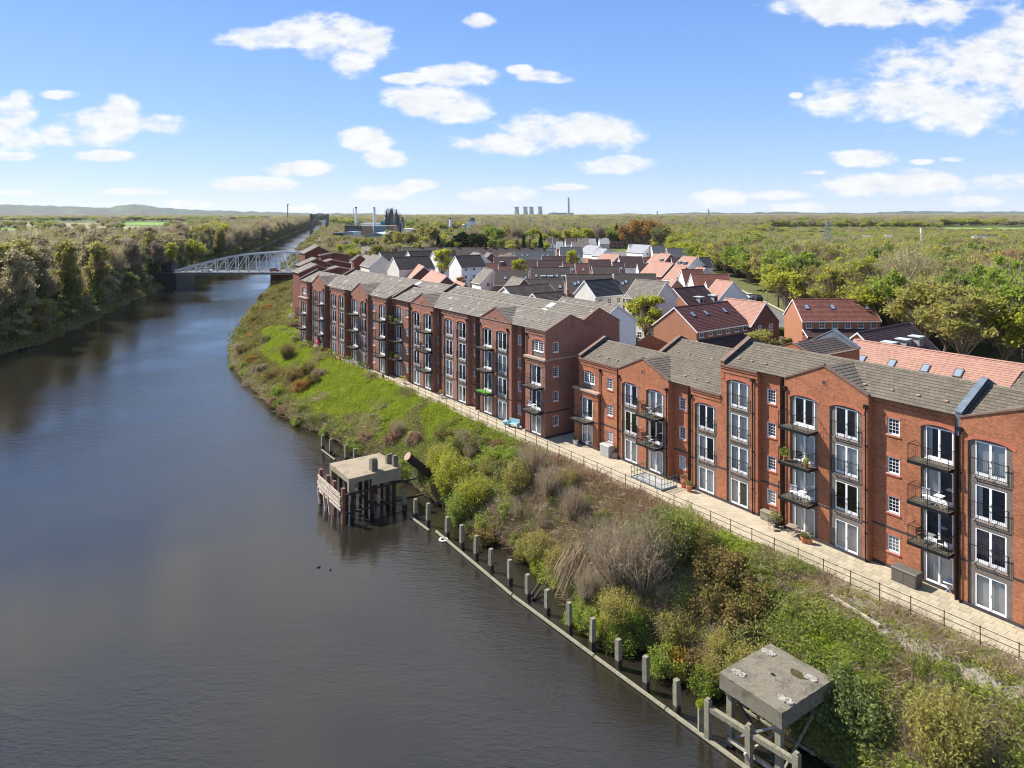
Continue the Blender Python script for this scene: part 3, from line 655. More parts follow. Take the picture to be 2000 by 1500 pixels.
CM = {'full': curt_mesh(-.86, .86, 0, 2.1, 'curtain'), 'blind': curt_mesh(-.86, .86, .1, 2.1, 'blind', False), 'left': curt_mesh(-.84, -.5, 0, 2.1, 'curtain'), 'right': curt_mesh(.5, .84, 0, 2.1, 'curtain'),
      'half': curt_mesh(-.84, .0, 0, 2.1, 'curtain'), 'purple': curt_mesh(-.84, .84, 0, 2.1, 'purple'), 'sfull': curt_mesh(-.42, .42, 0, 1.12, 'blind', False), 'blue': curt_mesh(.1, .6, 1.1, 1.9, 'bluecloth'), 'tfull': curt_mesh(-.86, .86, .55, 1.12, 'curtain')}
def balcony_mesh(w_, d):
    b = MB(); b.box(-w_/2, w_/2, -d, -.003, -.16, -.02, 0); b.box(-w_/2 - .02, w_/2 + .02, -d - .02, -d, -.2, .0, 1); b.box(-w_/2 - .02, -w_/2, -d, 0, -.2, .0, 1); b.box(w_/2, w_/2 + .02, -d, 0, -.2, .0, 1)
    deck = b.mesh('balcony', [M['deck'], M['black']])
    b = MB(); h = 1.06
    def run(p, q):
        b.bar((*p, h), (*q, h), .024); b.bar((*p, .08), (*q, .08), .014)
        b.bar((*p, h - .12), (*q, h - .12), .010)
        ln = math.dist(p, q); n = int(ln / .12)
        for i in range(n + 1): x = p[0] + (q[0] - p[0]) * i / n; y = p[1] + (q[1] - p[1]) * i / n; b.bar((x, y, .08), (x, y, h - .12), .0065, k=3)
    a, c = -w_/2 + .03, w_/2 - .03; run((a, -.04), (a, -d + .03)); run((a, -d + .03), (c, -d + .03)); run((c, -d + .03), (c, -.04))
    for x in (a, 0, c): b.bar((x, -d + .03, -.1), (x, -d + .03, h + .02), .026)
    return deck, b.mesh('railing', M['black'])
BM_ = balcony_mesh(2.5, 1.15)
b = MB(); h = 1.0
for z in (0, h): b.bar((-1.04, -.11, z), (1.04, -.11, z), .022)
for i in range(19): x = -1.0 + i * 2.0 / 18; b.bar((x, -.11, 0), (x, -.11, h), .0075, k=3)
for x in (-1.04, 0, 1.04): b.bar((x, -.11, -.06), (x, -.11, h + .03), .026); b.bar((x, -.11, .05), (x, 0, .05), .02)
JUL = b.mesh('window_guard', M['black'])

def slope(b, p0, p1, q1, q0, m=0, course=.34, lip=.035, thick=.06):
    """tiled slope: p0-p1 eaves, q0-q1 ridge; every course is its own lapped step"""
    p0, p1, q0, q1 = map(Vector, (p0, p1, q0, q1)); n = max(1, round((q0 - p0).length / course)); nn = (p1 - p0).cross(q0 - p0).normalized()
    if nn.z < 0: nn = -nn
    for i in range(n):
        f0, f1 = i / n, (i + 1) / n
        a, c = p0.lerp(q0, f0), p1.lerp(q1, f0); e, g = p0.lerp(q0, f1), p1.lerp(q1, f1)
        b.quad(a + nn * lip, c + nn * lip, g + nn * .004, e + nn * .004, m); b.quad(a - nn * .0, c - nn * .0, c + nn * lip, a + nn * lip, m)
class Block:
    def __init__(s, label, O, u, bm, z0=PZ):
        s.O = Vector((O[0], O[1], 0)); s.u = Vector((u[0], u[1], 0)).normalized(); s.bm = bm; s.z0 = z0
        rz = math.atan2(s.u.y, s.u.x); s.rz = rz; s.yin = Vector((-s.u.y, s.u.x, 0))
        s.root = empty('apartment_block', (s.O.x, s.O.y, 0), rz, label, 'apartments'); s.W = MB(); s.rs = random.Random(int(abs(O[0]) * 100)); s.rz_ = []
    def s_of(s, px, t):       # distance along the front at which a sight line of the survey photo meets the plane t metres in
        r = ray(px); P = s.O + s.yin * t; return (r * P.y - P.x) / (s.u.x - r * s.u.y)
    def front(s, a, c, z0, z1, t, holes, m=0):
        xs = sorted({a, c, *[h[0] for h in holes], *[h[1] for h in holes]}); zs = sorted({z0, z1, *[h[2] for h in holes], *[h[3] for h in holes]})
        xs = [x for x in xs if a <= x <= c]; zs = [z for z in zs if z0 <= z <= z1]
        for i in range(len(xs) - 1):
            j = 0
            while j < len(zs) - 1:
                cx = (xs[i] + xs[i+1]) / 2
                def free(k): cz = (zs[k] + zs[k+1]) / 2; return not any(h[0] < cx < h[1] and h[2] < cz < h[3] for h in holes)
                if free(j):
                    k = j
                    while k + 1 < len(zs) - 1 and free(k + 1): k += 1
                    s.W.quad((xs[i], t, zs[j]), (xs[i+1], t, zs[j]), (xs[i+1], t, zs[k+1]), (xs[i], t, zs[k+1]), m); j = k + 1
                else: j += 1
        for h in holes:       # reveals
            d = .10; x0, x1, y0, y1 = h[:4]
            s.W.quad((x0, t, y0), (x0, t + d, y0), (x0, t + d, y1), (x0, t, y1), m); s.W.quad((x1, t, y0), (x1, t, y1), (x1, t + d, y1), (x1, t + d, y0), m)
            s.W.quad((x0, t, y0), (x1, t, y0), (x1, t + d, y0), (x0, t + d, y0), m)
            if not (len(h) > 4 and h[4]): s.W.quad((x0, t, y1), (x0, t + d, y1), (x1, t + d, y1), (x1, t, y1), m)
    def window(s, kind, x, t, z, curtain=None, guard=None):
        me, pm_ = WM[kind]; o = inst(me.name.split('.')[0], me, s.root, (x, t, z)); inst('pane', pm_, o)
        if curtain: inst('curtain', CM[curtain], o)
        if guard == 'jul': inst('window_guard', JUL, s.root, (x, t - .09, z + .05))
        if guard == 'balc':
            g = inst('balcony', BM_[0], s.root, (x - .12 * s.dirn, t - .10, z - .05)); inst('railing', BM_[1], g)
        return o
    def arch(s, x0, x1, zs, rise, t, thick=.24):
        """spandrels over a segmental arch, plus the rubbed-brick ring"""
        n = 8; top = zs + rise
        def za(x): k = (x - (x0 + x1) / 2) / ((x1 - x0) / 2); return zs + rise * math.sqrt(max(0, 1 - k * k * .93)) - rise * .26 * 0
        X_ = [x0 + (x1 - x0) * i / n for i in range(n + 1)]
        for i in range(n):
            a, c = X_[i], X_[i+1]; s.W.quad((a, t, min(za(a), top)), (c, t, min(za(c), top)), (c, t, top), (a, t, top), 0)
            s.W.quad((a, t, za(a)), (a, t + .1, za(a)), (c, t + .1, za(c)), (c, t, za(c)), 2)
            y = t - .018; s.W.quad((a, y, za(a)), (c, y, za(c)), (c, y, za(c) + thick), (a, y, za(a) + thick), 2)
            s.W.quad((a, y, za(a) + thick), (c, y, za(c) + thick), (c, t, za(c) + thick), (a, t, za(a) + thick), 2); s.W.quad((a, y, za(a)), (a, t, za(a)), (c, t, za(c)), (c, y, za(c)), 2)
        for xx, sg in ((x0, -1), (x1, 1)):
            y = t - .018; z = za(xx); s.W.box(min(xx, xx + sg * .16), max(xx, xx + sg * .16), y, t + .001, z - .05, z + thick, 2)
    def column(s, x0, x1, zb, ztop_floor, t, guard, floors, skipg=False, kind_top=None):
        """a recessed grey-brick bay with one pair of french windows per floor"""
        zs = zb + SH * ztop_floor + 2.12; rise = .36; tt = t + .10; xc = (x0 + x1) / 2
        holes = []
        for k in floors: z = zb + SH * k + (.10 if k == 0 else .22); holes.append((xc - .85, xc + .85, z + .02, z + 2.08))
        xs = sorted({x0, x1, xc - .85, xc + .85})
        # back panel
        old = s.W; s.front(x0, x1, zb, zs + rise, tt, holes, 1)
        for k in floors:
            z = zb + SH * k + (.10 if k == 0 else .22)
            r_ = s.rs.random(); cu = ('full' if r_ < .45 else 'blind' if r_ < .8 else 'half') if k == 0 else ('full' if r_ < .22 else 'left' if r_ < .42 else 'right' if r_ < .56 else 'half' if r_ < .68 else 'purple' if r_ < .74 else 'blind' if r_ < .80 else None)
            s.window('door', xc, tt, z, cu, guard if k > 0 else None)
            if k > 0 and guard == 'jul': s.W.box(xc - .95, xc + .95, tt - .04, tt, z - .16, z - .02, 3)
    def section(s, px0, px1, t, ztop, cols=(), smalls=(), nf=4, gable=0.0, t_next=None, twin=None, z_low=None, band=True, top_extra=0):
        a, c = sorted((s.s_of(px0, t), s.s_of(px1, t))); zb = s.z0; holes = []; arches = []
        for (p0, p1, guard, floors) in cols:
            x0, x1 = sorted((s.s_of(p0, t), s.s_of(p1, t)))
            if x1 - x0 < 2.02: m_ = (x0 + x1) / 2; x0, x1 = m_ - 1.01, m_ + 1.01
            x0 = max(x0, a + .12); x1 = min(x1, c - .12)
            top = zb + SH * floors[-1] + 2.12 + .36; holes.append((x0, x1, z_low or zb, top, True)); arches.append((x0, x1, zb + SH * floors[-1] + 2.12, .36))
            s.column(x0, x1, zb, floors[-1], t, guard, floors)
        for (p0, p1) in smalls:
            xc = (s.s_of(p0, t) + s.s_of(p1, t)) / 2
            for k in range(nf):
                z = zb + SH * k + 1.17; holes.append((xc - .42, xc + .42, z, z + 1.12))
                s.window('small', xc, t + .04, z, 'sfull' if (k == 0 or s.rs.random() < .15) else None)
                s.W.box(xc - .5, xc + .5, t - .02, t + .002, z + 1.12, z + 1.34, 2); s.W.box(xc - .5, xc + .5, t - .06, t + .002, z - .14, z - .03, 2)
        if twin:
            xc = (s.s_of(twin[0], t) + s.s_of(twin[1], t)) / 2; k = nf - 1; z = zb + SH * k + 1.12; x0, x1 = max(a + .1, xc - 1.0), min(c - .1, xc + 1.0); xc = (x0 + x1) / 2
            holes.append((x0, x1, zb + SH * k + .3, z + 1.3, True)); arches.append((x0, x1, z + .98, .32)); s.front(x0, x1, zb + SH * k + .3, z + 1.3, t + .1, [(xc - .86, xc + .86, z, z + 1.12)], 1)
            s.window('twin', xc, t + .1, z)
        s.front(a, c, z_low or zb, ztop, t, holes)
        for ar in arches: s.arch(*ar, t)
        if gable:
            m_ = (a + c) / 2; s.W.poly([(a, t, ztop), (c, t, ztop), (m_, t, ztop + gable)], 0)
            s.W.box(m_ - .22, m_ + .22, t - .025, t + .001, ztop + .12, ztop + .55, 2); s.W.box(m_ - .13, m_ + .13, t - .03, t - .02, ztop + .18, ztop + .44, 4)
            for (p, q) in (((a, ztop), (m_, ztop + gable)), ((m_, ztop + gable), (c, ztop))):
                s.W.prism([(p[0], p[1] - .02), (q[0], q[1] - .02), (q[0], q[1] + .13), (p[0], p[1] + .07)], 'y', t - .07, t + .25, 5)
        else:                                               # corbelled eaves
            s.W.box(a, c, t - .05, t, ztop - .62, ztop - .45, 0); s.W.box(a, c, t - .09, t, ztop - .30, ztop - .14, 0); s.W.box(a, c, t - .15, t + .34, ztop - .12, ztop - .01, 5)
        if band and not z_low:
            edges = [a] + sorted(v for h in holes if len(h) > 4 for v in h[:2]) + [c]
            for i in range(0, len(edges) - 1, 2):
                if edges[i+1] - edges[i] > .05: s.W.box(edges[i], edges[i+1], t - .012, t + .001, zb + SH + .02, zb + SH + .17, 4)
            s.W.box(a, c, t - .03, t + .001, zb, zb + .22, 4)
        s.rz_.append((a, c, t)); return a, c
    def sides(s, secs, ztops):
        """return walls where neighbouring bays step in or out"""
        for i in range(len(secs) - 1):
            (a0, c0, t0), (a1, c1, t1) = secs[i], secs[i + 1]
            x = c0; tl, th = sorted((t0, t1)); 
            if th - tl > .01: s.W.quad((x, tl, s.z0), (x, th, s.z0), (x, th, min(ztops[i], ztops[i+1])), (x, tl, min(ztops[i], ztops[i+1])), 0)
    def pipe(s, px, t, ztop):
        x = s.s_of(px, t); b = MB(); b.bar((x, t - .09, s.z0 + .05), (x, t - .09, ztop - .65), .048, k=6); b.box(x - .13, x + .13, t - .19, t - .0, ztop - .85, ztop - .6)
        for z in range(3): b.box(x - .07, x + .07, t - .14, t, s.z0 + 2 + z * 3, s.z0 + 2.06 + z * 3)
        b.build('downpipe', M['black'], s.root)
    def done(s): s.W.build('wall', [s.bm, M['brick_grey'], M['terracotta'], M['stone'], M['blue_brick'], M['coping']], s.root)

def roof_block(root, a, c, t0, ze, zr, half, mat, over=(0, 0), ridge=True, name='roof', side=(True, True)):
    b = MB(); r = t0 + half
    if side[0]: slope(b, (a, t0 + .04, ze + .0), (c, t0 + .04, ze + .0), (c, r, zr), (a, r, zr))
    if side[1]: slope(b, (a, r + half + .12, ze - .05), (c, r + half + .12, ze - .05), (c, r, zr), (a, r, zr))
    b.prism([(r - .16, zr - .02), (r + .16, zr - .02), (r, zr + .10)], 'x', a, c)
    return b.build(name, mat, root)
def cross_roof(root, a, c, t, ze, zr, depth, mat):
    b = MB(); m_ = (a + c) / 2
    slope(b, (a, t + .2, ze), (a, depth, ze), (m_, depth, zr), (m_, t + .2, zr)); slope(b, (c, t + .2, ze), (c, depth, ze), (m_, depth, zr), (m_, t + .2, zr)); return b.build('gable_roof', mat, root)
def parapet(root, x, t0, ze, zr, half, mat, cap='coping', inner=1, th=.34):
    b = MB(); r = t0 + half; up = .38
    prof = [(t0, ze - 1.2), (t0, ze + up * .6), (r, zr + up), (r + half, ze + up * .6), (r + half, ze - 1.2)]
    b.prism(prof, 'x', x - th / 2, x + th / 2, 0)
    for (p, q) in (((t0 - .06, ze + up * .6), (r, zr + up)), ((r, zr + up), (r + half + .06, ze + up * .6))):
        b.prism([(p[0], p[1]), (q[0], q[1]), (q[0], q[1] + .09), (p[0], p[1] + .09)], 'x', x - th / 2 - .05, x + th / 2 + .05, 1)
        xs = x + inner * (th / 2 + .02); b.prism([(p[0] + .06, p[1] - .45), (q[0], q[1] - .45), (q[0], q[1] - .02), (p[0] + .06, p[1] - .02)], 'x', min(xs, xs + inner * .1), max(xs, xs + inner * .1), 2)
    return b.build('parapet', [mat, M[cap], M['lead_dark']], root)
def vents(root, pts, t0, ze, zr, half, name='roof_vent'):
    b = MB(); b.box(-.12, .12, -.1, .08, 0, .09); me = b.mesh(name, M['stone'])
    for x, q in pts: z = ze + (zr - ze) * q + .03; inst(name, me, root, (x, t0 + half * q, z))

Z4 = PZ + 11.45; Z3 = PZ + 8.85; G = 1.5
# ---- block B: nearer the camera, orange brick; x runs towards the camera
BB = Block('bright orange brick apartment block on the right, three storeys stepping up to four', (6.6, 74.8), (.556, -.831), M['brick_b']); BB.dirn = 1
s = BB
secs = []; zt = []
def add(*a, **k): r = s.section(*a, **k); t = a[2]; secs.append((r[0], r[1], t)); zt.append(a[3]); return r
aL = s.s_of(1131, .35)
# projecting end bay
e0, e1 = s.s_of(1122, 0), s.s_of(1168, 0); zl = PZ + SH * 2 + .35
s.section(1122, 1168, 0.0, zl, cols=[(1133, 1158, 'balc', [0, 1])]); s.W.quad((e1, 0, PZ), (e1, .35, PZ), (e1, .35, zl), (e1, 0, zl), 0)
s.W.quad((e0, 0, PZ), (e0, 6.5, PZ), (e0, 6.5, zl), (e0, 0, zl), 0); s.W.box(e0 - .12, e1 + .1, -.2, .36, zl, zl + .18, 3)
r0 = s.section(1131, 1171, .35, Z3, twin=(1161, 1138), nf=3, z_low=zl); secs.append((r0[0], r0[1], .35)); zt.append(Z3)
add(1171, 1208, .35, Z3, smalls=[(1186, 1196)], nf=3)
g1 = add(1208, 1306, .15, Z3, cols=[(1215, 1247, 'jul', [0, 1, 2]), (1262, 1298, 'balc', [0, 1, 2])], nf=3, gable=G)
add(1306, 1350, .85, Z3, smalls=[(1326, 1340)], nf=3)
g1b = add(1350, 1408, .4, Z3, cols=[(1357, 1399, 'jul', [0, 1, 2])], nf=3)
g2 = add(1408, 1480, .4, Z4, cols=[(1419, 1465, 'jul', [0, 1, 2, 3])])
add(1480, 1532, .85, Z4, smalls=[(1498, 1515)])
g3 = add(1532, 1696, .3, Z4, cols=[(1543, 1597, 'balc', [0, 1, 2, 3]), (1620, 1684, 'jul', [0, 1, 2, 3])], gable=G)
add(1696, 1874, .85, Z4, smalls=[(1733, 1757)], cols=[(1798, 1869, 'balc', [0, 1, 2, 3])])
g4 = add(1874, 2200, .2, Z4, cols=[(1890, 1978, 'jul', [0, 1, 2, 3]), (2075, 2180, 'balc', [0, 1, 2, 3])], gable=G)
add(2200, 2420, .85, Z4, smalls=[(2240, 2275)], cols=[(2310, 2400, 'balc', [0, 1, 2, 3])])
s.sides(secs, zt)
end = secs[-1][1]; xs_ = secs[4][1]                      # xs_: the step from three to four storeys
H1 = 3.5
s.W.poly([(aL, .35, PZ), (aL, 14, PZ), (aL, 14, Z3), (aL, 10.5, Z3 + G), (aL, 7.35, Z3), (aL, 3.85, Z3 + G), (aL, .35, Z3)], 0)
xs_ = g1b[1]
s.W.poly([(xs_, .4, Z3 - .3), (xs_, 7.4, Z3 - .3), (xs_, 7.4, Z4), (xs_, 3.9, Z4 + G), (xs_, .4, Z4)], 0)
xb_ = s.s_of(1905, 3.5)
s.W.poly([(xb_, 7.4, Z3), (xb_, 14, Z3), (xb_, 14, Z4), (xb_, 10.6, Z4 + G), (xb_, 7.4, Z4)], 0)
s.W.poly([(end, .4, PZ), (end, 14, PZ), (end, 14, Z4), (end, 10.6, Z4 + G), (end, 7.4, Z4), (end, 3.9, Z4 + G), (end, .4, Z4)], 0)
# rear wing with its stone topped gable
wb_ = MB(); ws, wt0, wt1, hw_ = 18.5, 10.9, 17.6, 2.45; ze_, za_ = 16.6, 17.55
wb_.poly([(ws - hw_, wt0, 9), (ws + hw_, wt0, 9), (ws + hw_, wt0, ze_), (ws, wt0, za_), (ws - hw_, wt0, ze_)], 0)
wb_.box(ws + hw_ - .3, ws + hw_, wt0 + .02, wt1, 9, ze_ - .05, 0); wb_.box(ws + hw_ - .33, ws + hw_ + .04, wt0 + 1.2, wt1, ze_ - .05, ze_ + .05, 1); wb_.box(ws - hw_, ws - hw_ + .3, wt0 + .02, wt1, 9, ze_, 0)
wb_.prism([(ws - hw_, 9), (ws + hw_, 9), (ws + hw_, ze_ + .1), (ws, za_ + .55), (ws - hw_, ze_ + .1)], 'y', wt1, wt1 + .3, 0)
for sg in (-1, 1):
    wb_.prism([(ws + sg * hw_ * 1.04, ze_ + .08), (ws, za_ + .55), (ws, za_ + .68), (ws + sg * hw_ * 1.04, ze_ + .2)], 'y', wt1 - .1, wt1 + .4, 2); wb_.prism([(ws + sg * hw_ * .9, ze_ - .3), (ws, za_ - .2), (ws, za_ + .5), (ws + sg * hw_ * .9, ze_ + .1)], 'y', wt1 - .06, wt1 - .005, 2)
    wb_.prism([(ws + sg * hw_, ze_), (ws, za_), (ws, za_ + .07), (ws + sg * hw_, ze_ + .07)], 'y', wt0 - .06, wt0 + .2, 1)
wb_.build('rear_wing', [M['brick_b'], M['coping'], M['lead']], s.root)
wb_ = MB(); slope(wb_, (ws + hw_ - .1, wt0, ze_ - .1), (ws + hw_ - .1, wt1, ze_ - .1), (ws, wt1, za_ - .05), (ws, wt0, za_ - .05)); slope(wb_, (ws - hw_ + .1, wt0, ze_ - .1), (ws - hw_ + .1, wt1, ze_ - .1), (ws, wt1, za_ - .05), (ws, wt0, za_ - .05)); wb_.build('roof', M['roof_brown'], s.root)
s.W.quad((aL, 14, PZ), (end, 14, PZ), (end, 14, Z3), (aL, 14, Z3), 0); s.W.quad((xb_, 14, Z3), (end, 14, Z3), (end, 14, Z4), (xb_, 14, Z4), 0); s.W.quad((xs_, 7.42, Z3 - 1), (xb_, 7.42, Z3 - 1), (xb_, 7.42, Z4), (xs_, 7.42, Z4), 0)
s.done()
roof_block(s.root, aL, xs_, .35, Z3, Z3 + G, H1, M['roof_grey']); roof_block(s.root, aL + 4.4, xs_, 7.35, Z3, Z3 + G * 1.05, 3.4, M['roof_grey'])
xm = g4[0]
roof_block(s.root, xs_, xm, .4, Z4, Z4 + G, H1, M['roof_grey']); roof_block(s.root, xm, end, .4, Z4, Z4 + G, H1, M['roof_grey'])
roof_block(s.root, s.s_of(1905, 3.5), end, 7.4, Z4, Z4 + G, H1, M['roof_grey'])
roof_block(s.root, xs_, s.s_of(1905, 3.5), 7.5, Z3 - .2, Z3 + 1.2, H1, M['roof_grey'])
for g, ze in ((g1, Z3), (g3, Z4), (g4, Z4)): cross_roof(s.root, g[0], g[1], .2, ze, ze + G, 3.9, M['roof_grey'])
parapet(s.root, aL + .17, .32, Z3, Z3 + G, H1, M['brick_b']); parapet(s.root, aL + 4.4, 7.35, Z3, Z3 + G, H1, M['brick_b']); parapet(s.root, xs_ + .17, .37, Z4, Z4 + G, H1, M['brick_b']); parapet(s.root, xm - .1, .3, Z4, Z4 + G, H1, M['lead'], 'lead')
vents(s.root, [(aL + 2.2, .25), (aL + 3.6, .25), (aL + 5, .25), (g1[0] + 3.9, .2)] + [(g1[1] + .8 + 1.3 * k, .3) for k in range(3)], .35, Z3, Z3 + G, H1)
vents(s.root, [(aL + 6.2 + 1.5 * k, .4) for k in range(6)], 7.35, Z3, Z3 + G, 3.4)
vents(s.root, [(xs_ + 1 + 1.3 * k, .3) for k in range(3)] + [(g3[1] + 1 + 1.75 * k, .3) for k in range(3)] + [(g3[1] - .9, .3)], .4, Z4, Z4 + G, H1)
for px, t, z in ((1173,.35,Z3),(1209,.15,Z3),(1303,.15,Z3),(1350,.4,Z3),(1471,.4,Z4),(1534,.3,Z4),(1692,.3,Z4),(1876,.2,Z4)): s.pipe(px, t, z)
# ---- block A: farther, darker brick; x runs towards the camera as well, origin at its far end
uA = Vector((-.589, .808, 0)); OA = Vector((3.55, 75.3, 0)) + uA * 75.6
A_ = Block('long red brown brick apartment block of four storeys with gabled bays and black balconies', (OA.x, OA.y), (-uA.x, -uA.y), M['brick_a']); A_.dirn = -1
s = A_; secs = []; zt = []
zl = PZ + SH * 3 + .35
s.section(584.5, 600, -.9, zl, cols=[(588, 598, 'balc', [0, 1, 2])]); 
x0_, x1_ = s.s_of(584.5, -.9), s.s_of(600, -.9); s.W.box(x0_ - .1, x1_ + .1, -1.1, -.5, zl, zl + .18, 3); s.W.quad((x1_, -.9, PZ), (x1_, -.4, PZ), (x1_, -.4, zl), (x1_, -.9, zl), 0)
r0 = s.section(585, 600, -.6, Z4, twin=(590, 598), z_low=zl); secs.append((r0[0], r0[1], -.6)); zt.append(Z4)
add(600, 609, -.4, Z4, smalls=[(603, 606)])
h1 = add(609, 634, -.9, Z4, cols=[(612, 620, 'jul', [0, 1, 2, 3]), (623, 632, 'balc', [0, 1, 2, 3])], gable=G)
add(634, 644, -.2, Z4, smalls=[(639, 643)])
h2 = add(644, 674, -.7, Z4, cols=[(647, 656, 'jul', [0, 1, 2, 3]), (661, 671, 'jul', [0, 1, 2, 3])])
add(674, 686, -.2, Z4, smalls=[(680, 684)])
h3 = add(686, 718, -.9, Z4, cols=[(688, 699, 'balc', [0, 1, 2, 3]), (704, 715, 'jul', [0, 1, 2, 3])], gable=G)
h4 = add(718, 756.5, -.4, Z4, smalls=[(727, 733)], cols=[(740, 752.5, 'balc', [0, 1, 2, 3])])
xstep = h4[1]
# drop to the nearer half, set back
r = add(767, 802, .55, Z4, smalls=[(792, 798)], cols=[(771, 785, 'balc', [0, 1, 2, 3])])
n1_ = add(802, 846, .2, Z4, cols=[(805, 820, 'jul', [0, 1, 2, 3]), (827, 843, 'balc', [0, 1, 2, 3])], gable=G)
add(846, 862, .8, Z4, smalls=[(852.5, 858.5)])
add(862, 914, .35, Z4, cols=[(867, 885, 'jul', [0, 1, 2, 3]), (892, 911, 'jul', [0, 1, 2, 3])])
add(914, 937, .85, Z4, smalls=[(925, 932)])
n2_ = add(937, 999, .2, Z4, cols=[(942, 961, 'balc', [0, 1, 2, 3]), (969, 991, 'jul', [0, 1, 2, 3])], gable=G)
add(999, 1026, .85, Z4, smalls=[(1010.5, 1019.5)])
eE = s.s_of(1065, 0)
r0 = s.section(1026, 1067, .3, Z4, twin=(1039, 1062), z_low=zl); secs.append((r0[0], r0[1], .3)); zt.append(Z4)
s.section(1026, 1065, 0.0, zl, cols=[(1035, 1057, 'balc', [0, 1, 2])]); x0_ = s.s_of(1026, 0); s.W.box(x0_ - .1, eE + .15, -.2, .32, zl, zl + .2, 3); s.W.quad((x0_, 0, PZ), (x0_, .9, PZ), (x0_, .9, zl), (x0_, 0, zl), 0)
s.sides(secs, zt)
s.W.quad((xstep, -.6, PZ), (xstep, .6, PZ), (xstep, .6, Z4), (xstep, -.6, Z4), 0)
fx = secs[0][0]
s.W.poly([(fx, -.6, PZ), (fx, 12, PZ), (fx, 12, Z4), (fx, 8.9, Z4 + 1.6), (fx, 6, Z4), (fx, 2.9, Z4 + G), (fx, -.6, Z4)], 0)
# end wall towards the camera
e = eE
wins = [(1.05, 1.9, PZ + SH * k + 1.15, PZ + SH * k + 2.27) for k in range(4)]
xs = [.0, 1.05, 1.9, 6.6]
for i in range(3):
    if i == 1:
        zz = [PZ] + [v for w_ in wins for v in (w_[2], w_[3])] + [Z4]
        for j in range(0, len(zz) - 1, 2): s.W.quad((e, xs[i], zz[j]), (e, xs[i+1], zz[j]), (e, xs[i+1], zz[j+1]), (e, xs[i], zz[j+1]), 0)
    else: s.W.quad((e, xs[i], PZ), (e, xs[i+1], PZ), (e, xs[i+1], Z4), (e, xs[i], Z4), 0)
s.W.poly([(e, 0.0, Z4), (e, 3.5, Z4 + G), (e, 7.0, Z4 + .05), (e, 6.6, Z4)], 0)
s.W.box(e, e + .03, 0, 6.6, PZ + SH + .02, PZ + SH + .17, 4); s.W.box(e, e + .07, 0, 6.6, zl + .02, zl + .2, 3); s.W.box(e, e + .03, 0, 6.6, PZ, PZ + .25, 4)
for w_ in wins:
    o = inst('window', WM['small'][0], s.root, (e - .05, 1.475, w_[2]), R(90)); inst('pane', WM['small'][1], o)
    s.W.box(e, e + .02, .97, 1.98, w_[3], w_[3] + .2, 2); s.W.box(e, e + .06, .97, 1.98, w_[2] - .14, w_[2] - .03, 2)
for k in range(8):
    y0_, y1_ = .6 + k * .22, .82 + k * .22; q = (k + .5 - 4) / 4; z = PZ + 2.75 - .35 * q * q; s.W.box(e, e + .02, y0_ + .0, y1_ - .004, z, z + .22, 2)
s.W.quad((e, 6.6, PZ), (e - 1.2, 6.6, PZ), (e - 1.2, 6.6, Z4), (e, 6.6, Z4), 0)
e2 = e - 1.2
s.W.quad((e2, 6.6, PZ), (e2, 12.2, PZ), (e2, 12.2, Z4), (e2, 6.6, Z4), 0); s.W.poly([(e2, 5.6, Z4), (e2, 8.9, Z4 + 1.7), (e2, 12.2, Z4)], 0)
for (p, q, ex) in (((0, Z4), (3.5, Z4 + G), e), ((3.5, Z4 + G), (7.0, Z4 + .05), e), ((5.6, Z4), (8.9, Z4 + 1.7), e2), ((8.9, Z4 + 1.7), (12.2, Z4), e2)):
    s.W.prism([(p[0], p[1]), (q[0], q[1]), (q[0], q[1] + .07), (p[0], p[1] + .07)], 'x', ex - .3, ex + .06, 5)
s.W.quad((fx, 12.2, PZ), (e2, 12.2, PZ), (e2, 12.2, Z4), (fx, 12.2, Z4), 0)
s.done()
xr_ = secs[8][0] if len(secs) > 8 else xstep
roof_block(s.root, fx, xstep, -.6, Z4, Z4 + G, 3.5, M['roof_pale']); roof_block(s.root, xstep, e, .1, Z4, Z4 + G, 3.4, M['roof_pale'])
roof_block(s.root, fx + 4, xstep + 3.5, 5.4, Z4, Z4 + 1.65, 3.4, M['roof_pale']); roof_block(s.root, xstep + 4.0, e2, 5.5, Z4, Z4 + 1.65, 3.4, M['roof_pale'])
for g in (h1, h3): cross_roof(s.root, g[0], g[1], -.9, Z4, Z4 + G, 2.9, M['roof_pale'])
for g in (n1_, n2_): cross_roof(s.root, g[0], g[1], .2, Z4, Z4 + G, 3.5, M['roof_pale'])
parapet(s.root, fx + .2, -.6, Z4, Z4 + G, 3.5, M['brick_a']); parapet(s.root, fx + 4, 5.4, Z4, Z4 + 1.65, 3.4, M['brick_a']); parapet(s.root, xstep + .45, .3, Z4, Z4 + G, 3.3, M['brick_a']); parapet(s.root, xstep + 4, 5.5, Z4, Z4 + 1.65, 3.4, M['brick_a'])
b = MB()
s.W2 = b; b.prism([(-.6, Z4 - .1), (2.9, Z4 + G), (6.2, Z4 - .1)], 'x', xstep - .02, xstep + .02); b.prism([(5.5, Z4 - .1), (8.8, Z4 + 1.6), (12.1, Z4 - .1)], 'x', xstep + 3.48, xstep + 3.52)
b.build('gable_wall', s.bm, s.root)
rv = random.Random(3)
vents(s.root, [(xstep + 2 + 1.55 * k, .3) for k in range(0, 5)] + [(n1_[1] + .8 + 1.6 * k, .32) for k in range(7)] + [(n2_[1] + .8 + 1.5 * k, .35) for k in range(4)] + [(n1_[1] - .5, .2), (n2_[1] - .5, .2)], .2, Z4, Z4 + G, 3.3)
